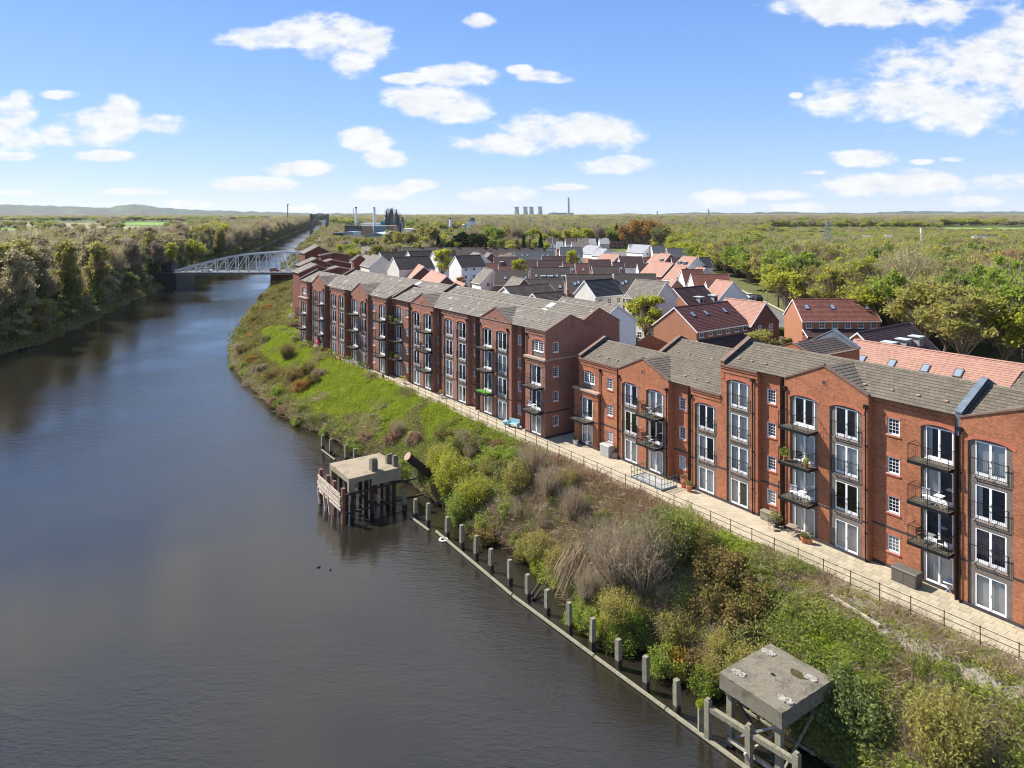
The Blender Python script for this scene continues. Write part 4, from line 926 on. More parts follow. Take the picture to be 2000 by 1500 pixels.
vents(s.root, [(xstep + 6 + 1.7 * k, .55) for k in range(14)], 5.5, Z4, Z4 + 1.65, 3.4); vents(s.root, [(h2[0] + .5 + 1.5 * k, .3) for k in range(5)] + [(h4[0] + 1 + 1.5 * k, .3) for k in range(3)], -.6, Z4, Z4 + G, 3.5)
b = MB()
for (x, t0_, hf) in ((xstep - 6.5, 5.4, 1.65), (e - 9.5, 5.5, 1.65)):
    for q in (.25, .62):
        z0 = Z4 + hf * q + .06; z1 = Z4 + hf * (q + .28) + .06; b.quad((x, t0_ + 3.4 * q, z0), (x + 1.1, t0_ + 3.4 * q, z0), (x + 1.1, t0_ + 3.4 * (q + .28), z1), (x, t0_ + 3.4 * (q + .28), z1))
b.build('solar_panel', M['shedroof'], s.root)
for px, t, z in ((610,-.9,Z4),(632,-.9,Z4),(645,-.7,Z4),(673,-.7,Z4),(687,-.9,Z4),(716,-.9,Z4),(754,-.4,Z4),(769,.55,Z4),(803,.2,Z4),(844,.2,Z4),(864,.35,Z4),(912,.35,Z4),(938,.2,Z4),(992,.2,Z4),(1029,.3,Z4)): s.pipe(px, t, z)

# balcony and patio things, positions in the frame of a block
def pt(blk, px, t, z): x = blk.s_of(px, t); q = blk.O + blk.u * x + blk.yin * t; return Vector((q.x, q.y, z))
def chair(loc, rz, mat, label, group=None):
    t = empty('garden_chair', loc, rz, label, 'chair', group)
    b = MB(); b.box(-.22, .22, -.2, .2, .42, .45); b.build('seat', mat, t)
    b = MB(); [b.box(-.22, .22, .19, .215, .52 + i * .09, .58 + i * .09) for i in range(4)]; b.box(-.23, -.2, .18, .21, .45, .9); b.box(.2, .23, .18, .21, .45, .9); b.build('backrest', mat, t)
    for x in (-.2, .2):
        for y in (-.18, .18): b = MB(); b.bar((x, y, 0), (x * .95, y * .9, .43), .016); b.build('leg', mat, t)
    return t
def table(loc, rz, mat, label, w_=.35):
    t = empty('garden_table', loc, rz, label, 'table')
    b = MB(); b.box(-w_, w_, -w_, w_, .68, .71); b.build('tabletop', mat, t)
    for x in (-1, 1):
        for y in (-1, 1): b = MB(); b.bar((x * w_ * .9, y * w_ * .8, 0), (-x * w_ * .8, y * w_ * .8, .68), .014); b.build('leg', mat, t)
    return t
def leafball(name, mat, n, r, size, seed, flat=1.0):
    g = np.random.default_rng(seed); d = g.normal(0, 1, (n, 3)); d /= np.linalg.norm(d, axis=1)[:, None]; p = d * (g.random(n) ** .35)[:, None] * r * (1, 1, flat)
    return leafquads(name, p, size, mat, g)
def leafquads(name, P, size, mat, g, up=.35, elong=1.5, mi=None, mats=None):
    n = len(P); a = g.normal(0, 1, (n, 3)); a[:, 2] *= (1 - up * .5); a /= np.linalg.norm(a, axis=1)[:, None] + 1e-9
    r_ = g.normal(0, 1, (n, 3)); r_[:, 2] += 0; c = np.cross(a, r_); c /= np.linalg.norm(c, axis=1)[:, None] + 1e-9
    s_ = (size * g.uniform(.6, 1.3, n))[:, None] if np.ndim(size) == 0 else (size * g.uniform(.7, 1.2, n))[:, None]
    a = a * s_ * elong * .5; c = c * s_ * .5
    V = np.stack([P - a, P + c * .9, P + a, P - c * .9], 1).reshape(-1, 3); Q = np.arange(4 * n).reshape(-1, 4)
    return V, Q
def pot(loc, mat, h, r, label, leaf='dull', lr=.3, group=None, seed=1, n=90):
    t = empty('potted_plant', loc, 0, label, 'plant pot', group)
    b = MB(); b.lathe([(r * .72, 0), (r, h * .9), (r * 1.08, h * .9), (r * 1.08, h), (r * .9, h)], 10); b.build('pot', M[mat], t)
    V, Q = leafball('', None, n, lr, .11, seed); o = bpy.data.objects.new('foliage', np_mesh('foliage', V + (0, 0, h + lr * .7), Q, L[leaf])); link(o, t); return t
def storage(loc, rz, w_, d, h, mat, label):
    t = empty('storage_box', loc, rz, label, 'storage box')
    b = MB(); b.box(-w_/2, w_/2, -d/2, d/2, 0, h * .88); b.build('body', M[mat], t)
    b = MB(); b.prism([(-d/2 - .03, h * .885), (d/2 + .03, h * .885), (d/2 + .03, h * .97), (d/2 - .05, h), (-d/2 + .05, h), (-d/2 - .03, h * .94)], 'x', -w_/2 - .03, w_/2 + .03); b.build('lid', M[mat], t)
    for sx in (-1, 1): b = MB(); b.box(min(sx * .02, sx * (w_/2 - .05)), max(sx * .02, sx * (w_/2 - .05)), -d/2 - .018, -d/2 - .002, .06, h * .82); b.build('door', M[mat], t)
    return t
ub = BB.rz
storage(at(1771, 1139, PZ), ub, 1.55, .85, .95, 'rattan', 'brown double door storage box by the wall near the bottom right')
storage(at(1186, 890, PZ), ub, 1.3, .8, 1.15, 'grey_pl', 'grey plastic storage box beside the end bay of the orange block')
storage(at(1505, 1018, PZ), ub, 1.5, .55, .7, 'timber', 'low weathered timber planter box against the orange block')
b = MB(); b.box(-.28, .28, -.25, .25, 0, .5); o = b.build('planter', M['stone']); o.location = at(1200, 894, PZ); tag(o, 'small stone coloured planter right of the grey storage box', 'planter')
pot(at(1570, 1060, PZ), 'clay', .38, .24, 'left of two terracotta pots with clipped box balls on the path', 'dull', .26, None, 3)
pot(at(1580, 1062, PZ), 'clay', .38, .24, 'right of two terracotta pots with clipped box balls on the path', 'dull', .26, None, 4)
pot(at(1516, 1030, PZ), 'lead_dark', .5, .26, 'leafy shrub in a dark pot beside the folding chair', 'dull', .5, None, 5, 200)
pot(at(1336, 952, PZ), 'clay', .6, .3, 'tall clay pot by the downpipe right of the fenced patio', 'rusty', .35, None, 6)
pot(at(1346, 960, PZ), 'clay', .5, .28, 'squat clay pot nearer the path by the downpipe', 'dull', .3, None, 7)
pot(at(1124, 868, PZ), 'white', .5, .3, 'square white planter at the left corner of the orange block', 'dull', .22, None, 8)
chair(at(1507, 1035, PZ), ub + 1.0, M['wood'], 'folding wooden chair left of the small patio table'); table(at(1547, 1045, PZ), ub + .2, M['wood'], 'folding wooden table on the path by the white doors'); chair(at(1556, 1052, PZ), ub - 2.2, M['wood'], 'folding wooden chair right of the small patio table')
chair(at(1862, 1155, PZ), ub - .4, M['white'], 'white wire chair near the bottom right patio door'); table(at(1853, 1158, PZ), ub + .3, M['white'], 'white wire table near the bottom right patio door', .28)
chair(at(1148, 872, PZ), ub + .5, M['galv'], 'grey sun chair outside the end bay doors of the orange block')
t_ = empty('garden_bench', at(1003, 835, PZ), A_.rz + .3, 'pale blue bench near the corner of the red brown block', 'bench')
b = MB(); b.box(-.7, .7, -.25, .2, .4, .45); b.build('seat', M['aqua'], t_); b = MB(); b.box(-.7, .7, .2, .26, .45, .95); b.build('backrest', M['aqua'], t_)
for x in (-.62, .62): b = MB(); b.box(x - .04, x + .04, -.25, .25, 0, .62); b.build('leg', M['aqua'], t_)
b = MB(); b.lathe([(.18,0),(.26,.1),(.3,.3),(.3,.42),(.05,.45)], 10); o = b.build('garden_stool', M['aqua']); o.location = at(987, 829, PZ); tag(o, 'pale blue round stool left of the blue bench', 'stool')
# green railed patio
t_ = empty('patio_enclosure', at(1277, 942, PZ), ub, 'green railed patio with grey decking outside a ground floor flat', 'patio')
b = MB(); b.box(-1.9, 1.9, -.95, .9, 0, .12); b.build('decking', M['grey_pl'], t_)
b = MB()
for (p, q) in (((-1.9, -.95), (1.9, -.95)), ((-1.9, -.95), (-1.9, .9)), ((1.9, -.95), (1.9, .9))):
    for z in (.15, .55, 1.05): b.bar((*p, z), (*q, z), .025)
    n = 5
    for i in range(n + 1): x = p[0] + (q[0] - p[0]) * i / n; y = p[1] + (q[1] - p[1]) * i / n; b.bar((x, y, 0), (x, y, 1.1), .028)
b.build('railing', plain('green_metal', (.05, .10, .085), .5), t_)
# furniture on the balconies
k_ = 0
rb = random.Random(11)
def on_balc(blk, pc, t, k, what, lab):
    z = PZ + SH * k + .17 + .03; x = blk.s_of(pc, t + .1) - .12 * blk.dirn
    def loc(dx, dy): q = blk.O + blk.u * (x + dx) + blk.yin * (t + .0 + dy); return Vector((q.x, q.y, z))
    if what == 'chairs': chair(loc(-.6, -.6), blk.rz + 1.2, M['black'], 'left black chair on ' + lab); chair(loc(.55, -.55), blk.rz - 1.2, M['black'], 'right black chair on ' + lab); table(loc(0, -.65), blk.rz, M['galv'], 'small table on ' + lab, .22)
    if what == 'plants': pot(loc(-.9, -.7), 'clay', .3, .2, 'leafy plant on ' + lab, 'green', .42, None, 21, 140); pot(loc(.9, -.8), 'clay', .25, .18, 'yellow flowers on ' + lab, 'lime', .26, None, 22); chair(loc(.1, -.55), blk.rz + .4, M['black'], 'chair by pots on ' + lab)
    if what == 'pale': chair(loc(-.3, -.6), blk.rz + .5, M['upvc'], 'white chair on ' + lab); table(loc(.5, -.6), blk.rz, M['upvc'], 'white table on ' + lab, .25)
    if what == 'turf':
        b = MB(); b.box(-1.1, 1.1, -1.0, -.1, 0, .03); o = b.build('turf_mat', plain('artificial_turf', (.12, .30, .02), .9)); o.location = loc(0, 0) ; o.rotation_euler.z = blk.rz; tag(o, 'bright green turf mat on ' + lab, 'mat')
on_balc(BB, 1570, .3, 2, 'plants', 'the middle balcony of the broad orange gable')
on_balc(BB, 1570, .3, 1, 'pale', 'the lowest balcony of the broad orange gable')
on_balc(BB, 1280, .15, 2, 'chairs', 'the upper balcony of the small orange gable')
on_balc(BB, 1280, .15, 1, 'chairs', 'the lower balcony of the small orange gable')
on_balc(BB, 1833, .85, 1, 'chairs', 'the lowest balcony at the far right of the photo')
on_balc(BB, 1833, .85, 2, 'pale', 'the middle balcony at the far right of the photo')
on_balc(A_, 1046, 0, 1, 'pale', 'the lower balcony at the near corner of the red brown block')
on_balc(A_, 951, .2, 1, 'turf', 'the lowest balcony of the nearest red brown gable')
on_balc(A_, 835, .2, 2, 'chairs', 'the middle balcony of the second red brown gable')
on_balc(A_, 778, .55, 3, 'plants', 'the top balcony right of the stepped red brown wall')
on_balc(A_, 778, .55, 1, 'plants', 'the lowest balcony right of the stepped red brown wall')
# pots and seats along the far end of the path
rp = random.Random(8); cols_ = ['green', 'dull', 'blossom', 'lime', 'russet', 'green', 'bramble', 'orange', 'dull', 'green', 'blossom', 'green']
nth = ['first','second','third','fourth','fifth','sixth','seventh','eighth','ninth','tenth','eleventh','twelfth','thirteenth','fourteenth','fifteenth','sixteenth','last']
for i, px in enumerate((598, 606, 616, 627, 637, 645, 655, 664, 672, 681, 690, 699, 708, 721, 748, 789, 862)):
    t0_ = -1.5 if px < 760 else -.5
    pot(pt(A_, px, t0_ + rp.uniform(-.3, .2), PZ), rp.choice(['clay', 'stone', 'white']), rp.uniform(.3, .5), .22, 'potted plant outside the far ground floor flats, %s of the line from the left' % nth[i], cols_[i % 12], rp.uniform(.25, .55), 'pots along the far path', 30 + i, 120)
b = MB(); b.lathe([(.02,0),(.03,2.0),(.06,2.0),(.55,1.55),(.6,1.3),(.1,2.3),(.02,2.35)], 8); o = b.build('parasol', M['red']); o.location = pt(A_, 622, -1.5, PZ); tag(o, 'closed red parasol outside the far ground floor flats', 'parasol')
# ================================================================= houses
skm = None
def small_parts():
    d = {}
    b = MB(); b.box(-.5, .5, -.05, .0, 0, 1.1, 0); b.box(-.42, -.03, -.056, -.05, .08, 1.02, 1); b.box(.03, .42, -.056, -.05, .08, 1.02, 1); b.box(-.42, .42, -.062, -.056, .52, .58, 0); b.box(-.56, .56, -.1, 0, -.08, 0, 0); d['win'] = b.mesh('window', [M['upvc'], M['dglass']])
    b = MB(); b.box(-.85, .85, -.05, 0, 0, 2.05, 0)
    for a, c in ((-.78, -.42), (-.38, -.02), (.02, .38), (.42, .78)): b.box(a, c, -.056, -.05, .12, 1.98, 1)
    d['door'] = b.mesh('patio_door', [M['upvc'], M['dglass']])
    b = MB(); b.box(-.4, .4, -.55, .55, .0, .10, 0); b.box(-.31, .31, -.46, .46, .10, .11, 1); d['sky'] = b.mesh('skylight', [M['lead_dark'], M['sglass']])
    b = MB(); b.box(-.6, .6, -.02, 1.9, 0, 1.25, 0); b.box(-.78, .78, -.18, 2.0, 1.25, 1.36, 1); b.box(-.5, .5, -.05, -.02, .12, 1.1, 1); b.box(-.42, -.03, -.06, -.05, .2, 1.02, 2); b.box(.03, .42, -.06, -.05, .2, 1.02, 2); d['dorm'] = b.mesh('dormer', [M['grey_pl'], M['shedroof'], M['dglass']])
    b = MB(); b.box(-.45, .45, -.3, .3, -1.2, 1.1, 0); b.box(-.5, .5, -.35, .35, 1.0, 1.12, 0)
    for x in (-.22, .22): b.bar((x, 0, 1.1), (x, 0, 1.5), .12, 1, 6)
    d['chim'] = b.mesh('chimney', [M['brick_dark'], M['clay']])
    return d
SP = small_parts()
def house(label, p1, p2, zr, W, drop, wall, roof, gz=6.0, win=(0, 0), gwin=0, sky=(), dorm=(), chim=(), lean=None, course=.3, over=.3, group=None, low=None, name='house', barge='white', floors=None, cat='house', vp=None):
    """p1, p2: ridge ends in the survey photo (x, y); vp: horizon x towards which the ridge runs (then only the x of p2 counts)"""
    A = at(p1[0], p1[1], zr)
    if vp is not None:
        dr = Vector(((vp - CX) / F, 1, 0)) if vp != 'X' else Vector((1, 0, 0)); r = ray(p2[0]); q = (r * A.y - A.x) / (dr.x - r * dr.y); Bp = A + dr * q
    else: Bp = at(p2[0], p2[1], zr)
    c = (A + Bp) / 2; d = (Bp - A); Ln = d.length; rz = math.atan2(d.y, d.x)
    ny = Vector((math.sin(rz), -math.cos(rz), 0))          # local -y in the world: should face the camera
    fl_ = ny.dot(Vector((c.x, c.y, 0))) > 0
    if fl_: rz += math.pi; sky = [(1 - a, q) for a, q in sky]; dorm = [(1 - a, q) for a, q in dorm]; chim = [1 - a for a in chim]
    root = empty(name, (c.x, c.y, gz), rz, label, cat, group); h = zr - gz; e = h - drop; hl = Ln / 2; hw = W / 2
    b = MB(); mats = [M[wall], M[low] if low else M[wall]]
    def wallring(z0, z1, m):
        b.quad((-hl, -hw, z0), (hl, -hw, z0), (hl, -hw, z1), (-hl, -hw, z1), m); b.quad((hl, hw, z0), (-hl, hw, z0), (-hl, hw, z1), (hl, hw, z1), m)
        b.quad((-hl, hw, z0), (-hl, -hw, z0), (-hl, -hw, z1), (-hl, hw, z1), m); b.quad((hl, -hw, z0), (hl, hw, z0), (hl, hw, z1), (hl, -hw, z1), m)
    if low: wallring(-.5, 2.7, 1); wallring(2.7, e, 0)
    else: wallring(-.5, e, 0)
    b.poly([(-hl, hw, e), (-hl, -hw, e), (-hl, 0, h - .05)], 0); b.poly([(hl, -hw, e), (hl, hw, e), (hl, 0, h - .05)], 0); b.build('wall', mats, root)
    b = MB(); oe = over * drop / hw; g = .12
    slope(b, (-hl - g, -hw - over, e - oe), (hl + g, -hw - over, e - oe), (hl + g, 0, h), (-hl - g, 0, h), course=course); slope(b, (-hl - g, hw + over, e - oe), (hl + g, hw + over, e - oe), (hl + g, 0, h), (-hl - g, 0, h), course=course)
    b.prism([(-.14, h), (.14, h), (0, h + .1)], 'x', -hl - g, hl + g)
    b.quad((-hl - g, -hw - over, e - oe), (hl + g, -hw - over, e - oe), (hl + g, 0, h - .12), (-hl - g, 0, h - .12)); b.quad((-hl - g, hw + over, e - oe), (hl + g, hw + over, e - oe), (hl + g, 0, h - .12), (-hl - g, 0, h - .12))
    b.build('roof', M[roof], root)
    b = MB()
    for x in (-hl - g, hl + g):
        for sg in (-1, 1): b.prism([(sg * (hw + over), e - oe - .16), (sg * (hw + over), e - oe + .03), (0, h + .02), (0, h - .2)], 'x', x - .03, x + .03)
    b.box(-hl - g, hl + g, -hw - over - .05, -hw - over + .02, e - oe - .12, e - oe + .02)
    b.build('bargeboard', M[barge], root)
    fl = floors if floors is not None else [2.65 * k + 1.0 for k in range(int(win[1]))]
    for k, z in enumerate(fl):
        for i in range(win[0]):
            x = -hl + Ln * (i + .5) / win[0]
            inst('window', SP['win'], root, (x, -hw, z))
    for z in [1.0 + 2.65 * k for k in range(gwin)]:
        for sg in (-1, 1):
            for y in ((-.2 * W, .2 * W) if W > 7 else (0,)): inst('window', SP['win'], root, (sg * hl, sg * y, z), R(90) * sg)
    pit = math.atan2(drop, hw)
    for (fx_, q) in sky:
        o = inst('skylight', SP['sky'], root, (-hl + Ln * fx_, -hw * (1 - q), e + drop * q + .03)); o.rotation_euler = (pit, 0, 0)
    for (fx_, q) in dorm:
        o = inst('dormer', SP['dorm'], root, (-hl + Ln * fx_, -hw * (1 - q), e + drop * q - .1))
    for fx_ in chim: inst('chimney', SP['chim'], root, (-hl + Ln * fx_, 0, h))
    if lean:
        b = MB(); z1 = e - 1.55; slope(b, (-hl, -hw - 2.2, z1 - 1.0), (hl, -hw - 2.2, z1 - 1.0), (hl, -hw, z1), (-hl, -hw, z1)); b.build('lean_to_roof', M['roof_dor'], root)
        b = MB(); b.box(-hl, hl, -hw - 1.9, -hw - .01, -.3, z1 - 1.05); b.build('lean_to_wall', M['brick_dark'], root)
        b = MB()
        for x in (-hl - .03, hl + .03): b.prism([(-hw - 2.25, z1 - 1.2), (-hw - 2.25, z1 - .98), (-hw, z1 + .04), (-hw, z1 - .2)], 'x', x - .03, x + .03)
        b.build('bargeboard', M['white'], root)
        for i in range(lean): inst('patio_door', SP['door'], root, (-hl + Ln * (i + .5) / lean, -hw - 1.9, .1))
    return root
P_ = 2894
H = house
# near, behind the flats
H('dark red roofed terrace with six upper windows right behind the orange block', (1317.5,600), (1420,588), 14.5, 8.8, 3.2, 'brick_o', 'roof_dred', win=(6,1), floors=[4.15], sky=((.18,.62),(.42,.62),(.78,.62)), lean=3)
H('brick house with pale orange roof at right angles to the dark red terrace', (1495,591), (1418,0), 14.5, 8.0, 3.4, 'brick_dark', 'roof_orange', gwin=2, vp=-45)
H('streaked red roofed terrace with orange gable standing before the wood', (1549,584), (1696,584), 14.5, 8.0, 3.1, 'brick_o', 'roof_pan', win=(6,1), floors=[4.0], sky=((.13,.6),(.47,.6),(.92,.6)), lean=3, vp='X')
H('plum tiled house with three flat topped grey dormers by the wood', (1675,649), (1776,0), 14.5, 7.7, 3.3, 'brick_o', 'roof_dor', dorm=((.25,.25),(.52,.25),(.78,.25)), vp=P_)
H('long pale orange roofed row behind the right end of the orange block', (1671,663), (2250,0), 15.0, 17.0, 6.4, 'brick_o', 'roof_orange', sky=((.075,.73),(.20,.74),(.33,.75),(.45,.76)), vp=16)
H('low red roofed outbuilding left of the plum roofed house', (1560,668), (1622,0), 12.3, 5, 1.8, 'brick_dark', 'roof_dred', vp=P_)
# white and cream houses
H('cream rendered house with jet black roof in front of the long dark roofs', (1142,547.6), (1196,0), 17.0, 5.8, 2.6, 'render', 'roof_black', win=(3,1), floors=[6.6], vp=P_, barge='upvc')
H('cream rendered house with grey tiled roof and tall windows', (1301,550), (1242.5,0), 17.3, 7.0, 2.9, 'render', 'roof_pale', win=(3,3), gwin=0, floors=[1.2,3.8,6.6], vp=-330)
H('white gabled flats end wall beside the corner of the red brown block', (1206,596), (1100,0), 17.0, 7.2, 2.2, 'render_w', 'roof_pale', gwin=2, vp=10, win=(0,0))
H('small white gabled roof between the red brown block and the cream houses', (1041,573), (1098,0), 17.2, 4.2, 1.4, 'render_w', 'roof_brown', vp=P_)
H('grey roof running behind the ridge of the red brown block', (985,560), (1070,0), 17.0, 7, 2.0, 'render_w', 'roof_brown', vp=P_)
H('white rendered house with dark roof right of the small lime tree', (889,499.5), (937.5,0), 16.3, 7.5, 3.4, 'render_w', 'roof_brown', win=(3,3), floors=[1.0,3.6,6.0] if False else [.8,3.2,5.6], vp=P_)
H('white rendered house with dark roof left of the small lime tree', (846,490.5), (888,0), 16.3, 7.5, 3.4, 'render_w', 'roof_brown', win=(3,2), floors=[2.8,5.4], vp=P_)
H('white house with dark roof partly behind the blank rendered house', (797,490.5), (842,0), 16.3, 7.5, 3.4, 'render_w', 'roof_brown', vp=P_)
H('blank walled rendered house with mossy dark roof', (768,502), (837,0), 16.3, 8.0, 3.6, 'render', 'roof_brown', vp=P_)
H('dark roofed white house farthest left of the white houses', (742,492.5), (795,0), 16.0, 8.0, 3.4, 'render_w', 'roof_brown', vp=P_)
H('white gabled house with brown clad gable facing the flats', (746,500), (728,0), 16.0, 8.2, 3.3, 'render', 'roof_pale', vp=300)
H('narrow white gabled house behind the red brown block at its left end', (722,499), (712,0), 15.2, 5.0, 2.2, 'render_w', 'roof_pale', vp=300)
H('little timber clad tower house left of the white houses', (703,497), (699,0), 15.6, 4.2, 1.6, 'brick_dark', 'roof_brown', vp=300)
# orange roofed row behind block A
H('orange roofed brick garage house left of three behind the red brown block', (828.5,520.5), (811,0), 14.0, 8.0, 3.5, 'brick_dark', 'roof_orange', vp=590)
H('orange roofed brick house middle of three behind the red brown block', (872.5,539), (843,0), 14.0, 8.0, 3.5, 'brick_dark', 'roof_orange', vp=565)
H('low orange roofed garage right of three behind the red brown block', (909,554.5), (891,0), 11.4, 6.0, 2.0, 'brick_dark', 'roof_orange', vp=560)
H('white gabled house with red brick base and pale roof in mid estate', (962.5,526), (945,0), 14.3, 7.2, 3.6, 'render_w', 'roof_pale', gwin=2, low='brick_o', vp=327)
H('brown roofed row with two skylights joined to the white gabled brick house', (966,528.5), (1031,0), 14.0, 8.5, 3.4, 'brick_h', 'roof_brown', sky=((.32,.45),(.93,.45)), vp='X')
H('brick gabled house with pale roof behind the ridge of the red brown block', (1023.5,544), (1001,0), 14.3, 7.0, 3.5, 'brick_dark', 'roof_pale', vp=327)
H('dark brown roofed row with lone skylight right of the brick gable', (1026,544.5), (1100,0), 14.0, 8.5, 3.4, 'brick_h', 'roof_brown', sky=((.90,.5),(.28,.5)), vp='X')
H('dark slate row with three white dormers and orange gable', (1036,521.5), (1113,0), 14.6, 8.5, 3.8, 'brick_o', 'roof_brown', dorm=((.31,.1),(.49,.1),(.83,.1)), sky=((.14,.4),(.66,.4)), vp='X')
H('long dark roofed row with orange gable and one big skylight in the middle', (1106,535.5), (1194,0), 14.6, 8.8, 3.8, 'brick_o', 'roof_brown', sky=((.17,.42),(.25,.5)), vp='X')
H('long dark roofed row behind the grey roofed cream house', (1199,534.5), (1280,0), 14.6, 8.8, 3.8, 'brick_o', 'roof_brown', sky=((.17,.42),(.26,.52)), vp='X')
H('brick house with two grey dormers behind the dark red terrace', (1315.5,563), (1374,0), 14.8, 8.4, 3.4, 'brick_o', 'roof_dor', dorm=((.45,.15),(.93,.15)), vp=P_)
# middle rows
H('blue slate row with four skylights and orange gable', (1004,490.5), (1083,0), 14.3, 9.0, 3.3, 'brick_o', 'roof_slate', sky=((.2,.5),(.33,.5),(.7,.5),(.83,.5)), vp='X')
H('dark red roofed row with two white dormers left of the slate row', (965,501.5), (1014,0), 14.3, 8.5, 3.4, 'brick_o', 'roof_dor', dorm=((.3,.2),(.8,.2)), vp='X')
H('reddish roofed low house between white houses and dormered row', (947,514.5), (973,0), 12.6, 7, 2.6, 'brick_h', 'roof_dred', vp='X')
H('long low reddish roof in front of the two dormer row', (975,520), (1025,0), 12.3, 7, 2.4, 'brick_h', 'roof_dred', vp='X')
H('dark red roofed row with white gable before the white slate house', (1058,500), (1126,0), 14.3, 8.5, 3.4, 'render_w', 'roof_dor', vp='X')
H('dark red roofed row with one white dormer at its right end', (1050,508.5), (1097,0), 14.3, 8, 3.3, 'render_w', 'roof_dor', dorm=((.97,.1),), vp='X')
H('short dark red roof left of the one dormer row', (1020,507.5), (1049,0), 14.0, 8, 3.2, 'brick_h', 'roof_dor', vp='X')
H('small red roof with skylight below the slim lime tree', (1100,514), (1121,0), 13.8, 8, 3.2, 'brick_h', 'roof_dred', sky=((.8,.4),), vp='X')
H('small red roof with skylight and white verge in mid estate', (1124,514), (1149,0), 13.8, 8, 3.2, 'brick_h', 'roof_dred', sky=((.55,.4),), vp='X')
H('dark red roofed row with white verge right of the small red roofs', (1148,507), (1192,0), 14.3, 8.5, 3.4, 'render_w', 'roof_dor', sky=((.3,.1),(.8,.1)), vp='X')
H('dark roofed row with two white dormers and orange gable at its left', (1156.5,520), (1208,0), 14.6, 8.5, 3.6, 'brick_o', 'roof_brown', dorm=((.55,.08),(.8,.08)), vp='X')
H('dark red roof with skylight between two dark rows', (1196,512), (1218,0), 14.0, 8, 3.2, 'brick_h', 'roof_dor', sky=((.7,.4),), vp='X')
H('dark red roofed house with white gable in front of the white pale slate house', (1209,501), (1254,0), 14.3, 9, 3.6, 'render_w', 'roof_dor', vp='X')
H('small white gabled house with dark red roof', (1245,515), (1271,0), 12.6, 6.5, 2.6, 'render_w', 'roof_dor', win=(2,1), vp='X')
H('orange roofed house facing the white slate houses', (1210,497), (1178,0), 14.0, 9, 3.6, 'brick_h', 'roof_orange', vp=100)
H('white house with pale slate roof and brick base at the back of the estate', (1270,479), (1238,0), 14.3, 9, 3.4, 'render_w', 'roof_light', low='brick_o', gwin=2, vp=250)
H('white hip ended wing with pale slate roof', (1240,477), (1228,0), 14.3, 8, 3.4, 'render_w', 'roof_light', win=(3,2), vp='X')
H('white house with blue slate roof and orange brick trim', (1093,482.5), (1137,0), 14.3, 8, 3.2, 'render_w', 'roof_slate', win=(5,2), vp='X', low='render_w')
H('white house with pale slate roof beside the slate roofed white house', (1171,480), (1147,0), 14.6, 9, 3.4, 'render_w', 'roof_light', low='brick_o', vp=300, gwin=1)
H('lower white house with pale slate roof right of its taller twin', (1186,486), (1170,0), 13.6, 8, 3.0, 'render_w', 'roof_light', vp=300)
H('big orange roofed brick house with tall dark gable', (1315,514), (1272,0), 14.3, 8.6, 3.8, 'brick_dark', 'roof_orange', gwin=0, vp=363)
H('orange roofed brick house with bright windows below its eaves', (1340,521), (1318,0), 14.3, 8.6, 3.8, 'brick_h', 'roof_orange', win=(3,2), vp=363)
H('orange roofed house highest at the back of the estate', (1310,496), (1290,0), 14.3, 8.6, 3.8, 'brick_dark', 'roof_orange', dorm=((.3,.2),), vp=300)
H('orange roofed cottage in front of the highest orange roof', (1296,497), (1278,0), 13.5, 7, 3.0, 'brick_h', 'roof_orange', vp=300)
H('dark red gabled porch house among the orange roofs', (1311,503), (1327,0), 13.0, 6, 2.6, 'render_w', 'roof_dor', vp='X')
H('white gabled house with orange roof and two white dormers', (1361,502), (1334,0), 14.6, 9, 3.6, 'render_w', 'roof_orange', gwin=2, dorm=((.35,.2),(.75,.2)), vp=300)
H('white house with glossy black roof at the edge of the wood', (1365,502), (1386,0), 14.3, 8, 3.4, 'render_w', 'roof_black', vp='X')
H('small orange gabled roof in front of the black roofed white house', (1378,523), (1362,0), 11.6, 6, 2.2, 'render', 'roof_orange', vp=300)
H('red roofed house with cream wall and brick gable', (1331,526), (1372,0), 14.3, 8.4, 3.5, 'render', 'roof_dred', vp='X')
H('streaked red roofed row with white verge right of the cream walled house', (1350,535), (1422,0), 14.3, 8.6, 3.6, 'render_w', 'roof_pan', vp='X')
H('dark red roofed house joined to the big white gable', (1379,550), (1427,0), 14.0, 8, 3.4, 'render_w', 'roof_pan', win=(2,1), vp='X')
H('big white gabled house with one window beside the lane', (1432,550), (1400,0), 15.2, 8.0, 3.4, 'render_w', 'roof_orange', gwin=2, vp=300)
H('narrow tall brick house behind the cream walled house', (1322,545), (1316,0), 14.0, 6, 2.8, 'brick_h', 'roof_orange', vp=300)
H('slate roofed house with red gable behind the orange roofs', (1302,485), (1340,0), 14.3, 9, 3.4, 'brick_h', 'roof_slate', vp='X')
H('slate roofed house farthest back beside the tall trees', (1272,479.5), (1297,0), 14.3, 9, 3.4, 'render', 'roof_slate', vp='X', win=(3,2))
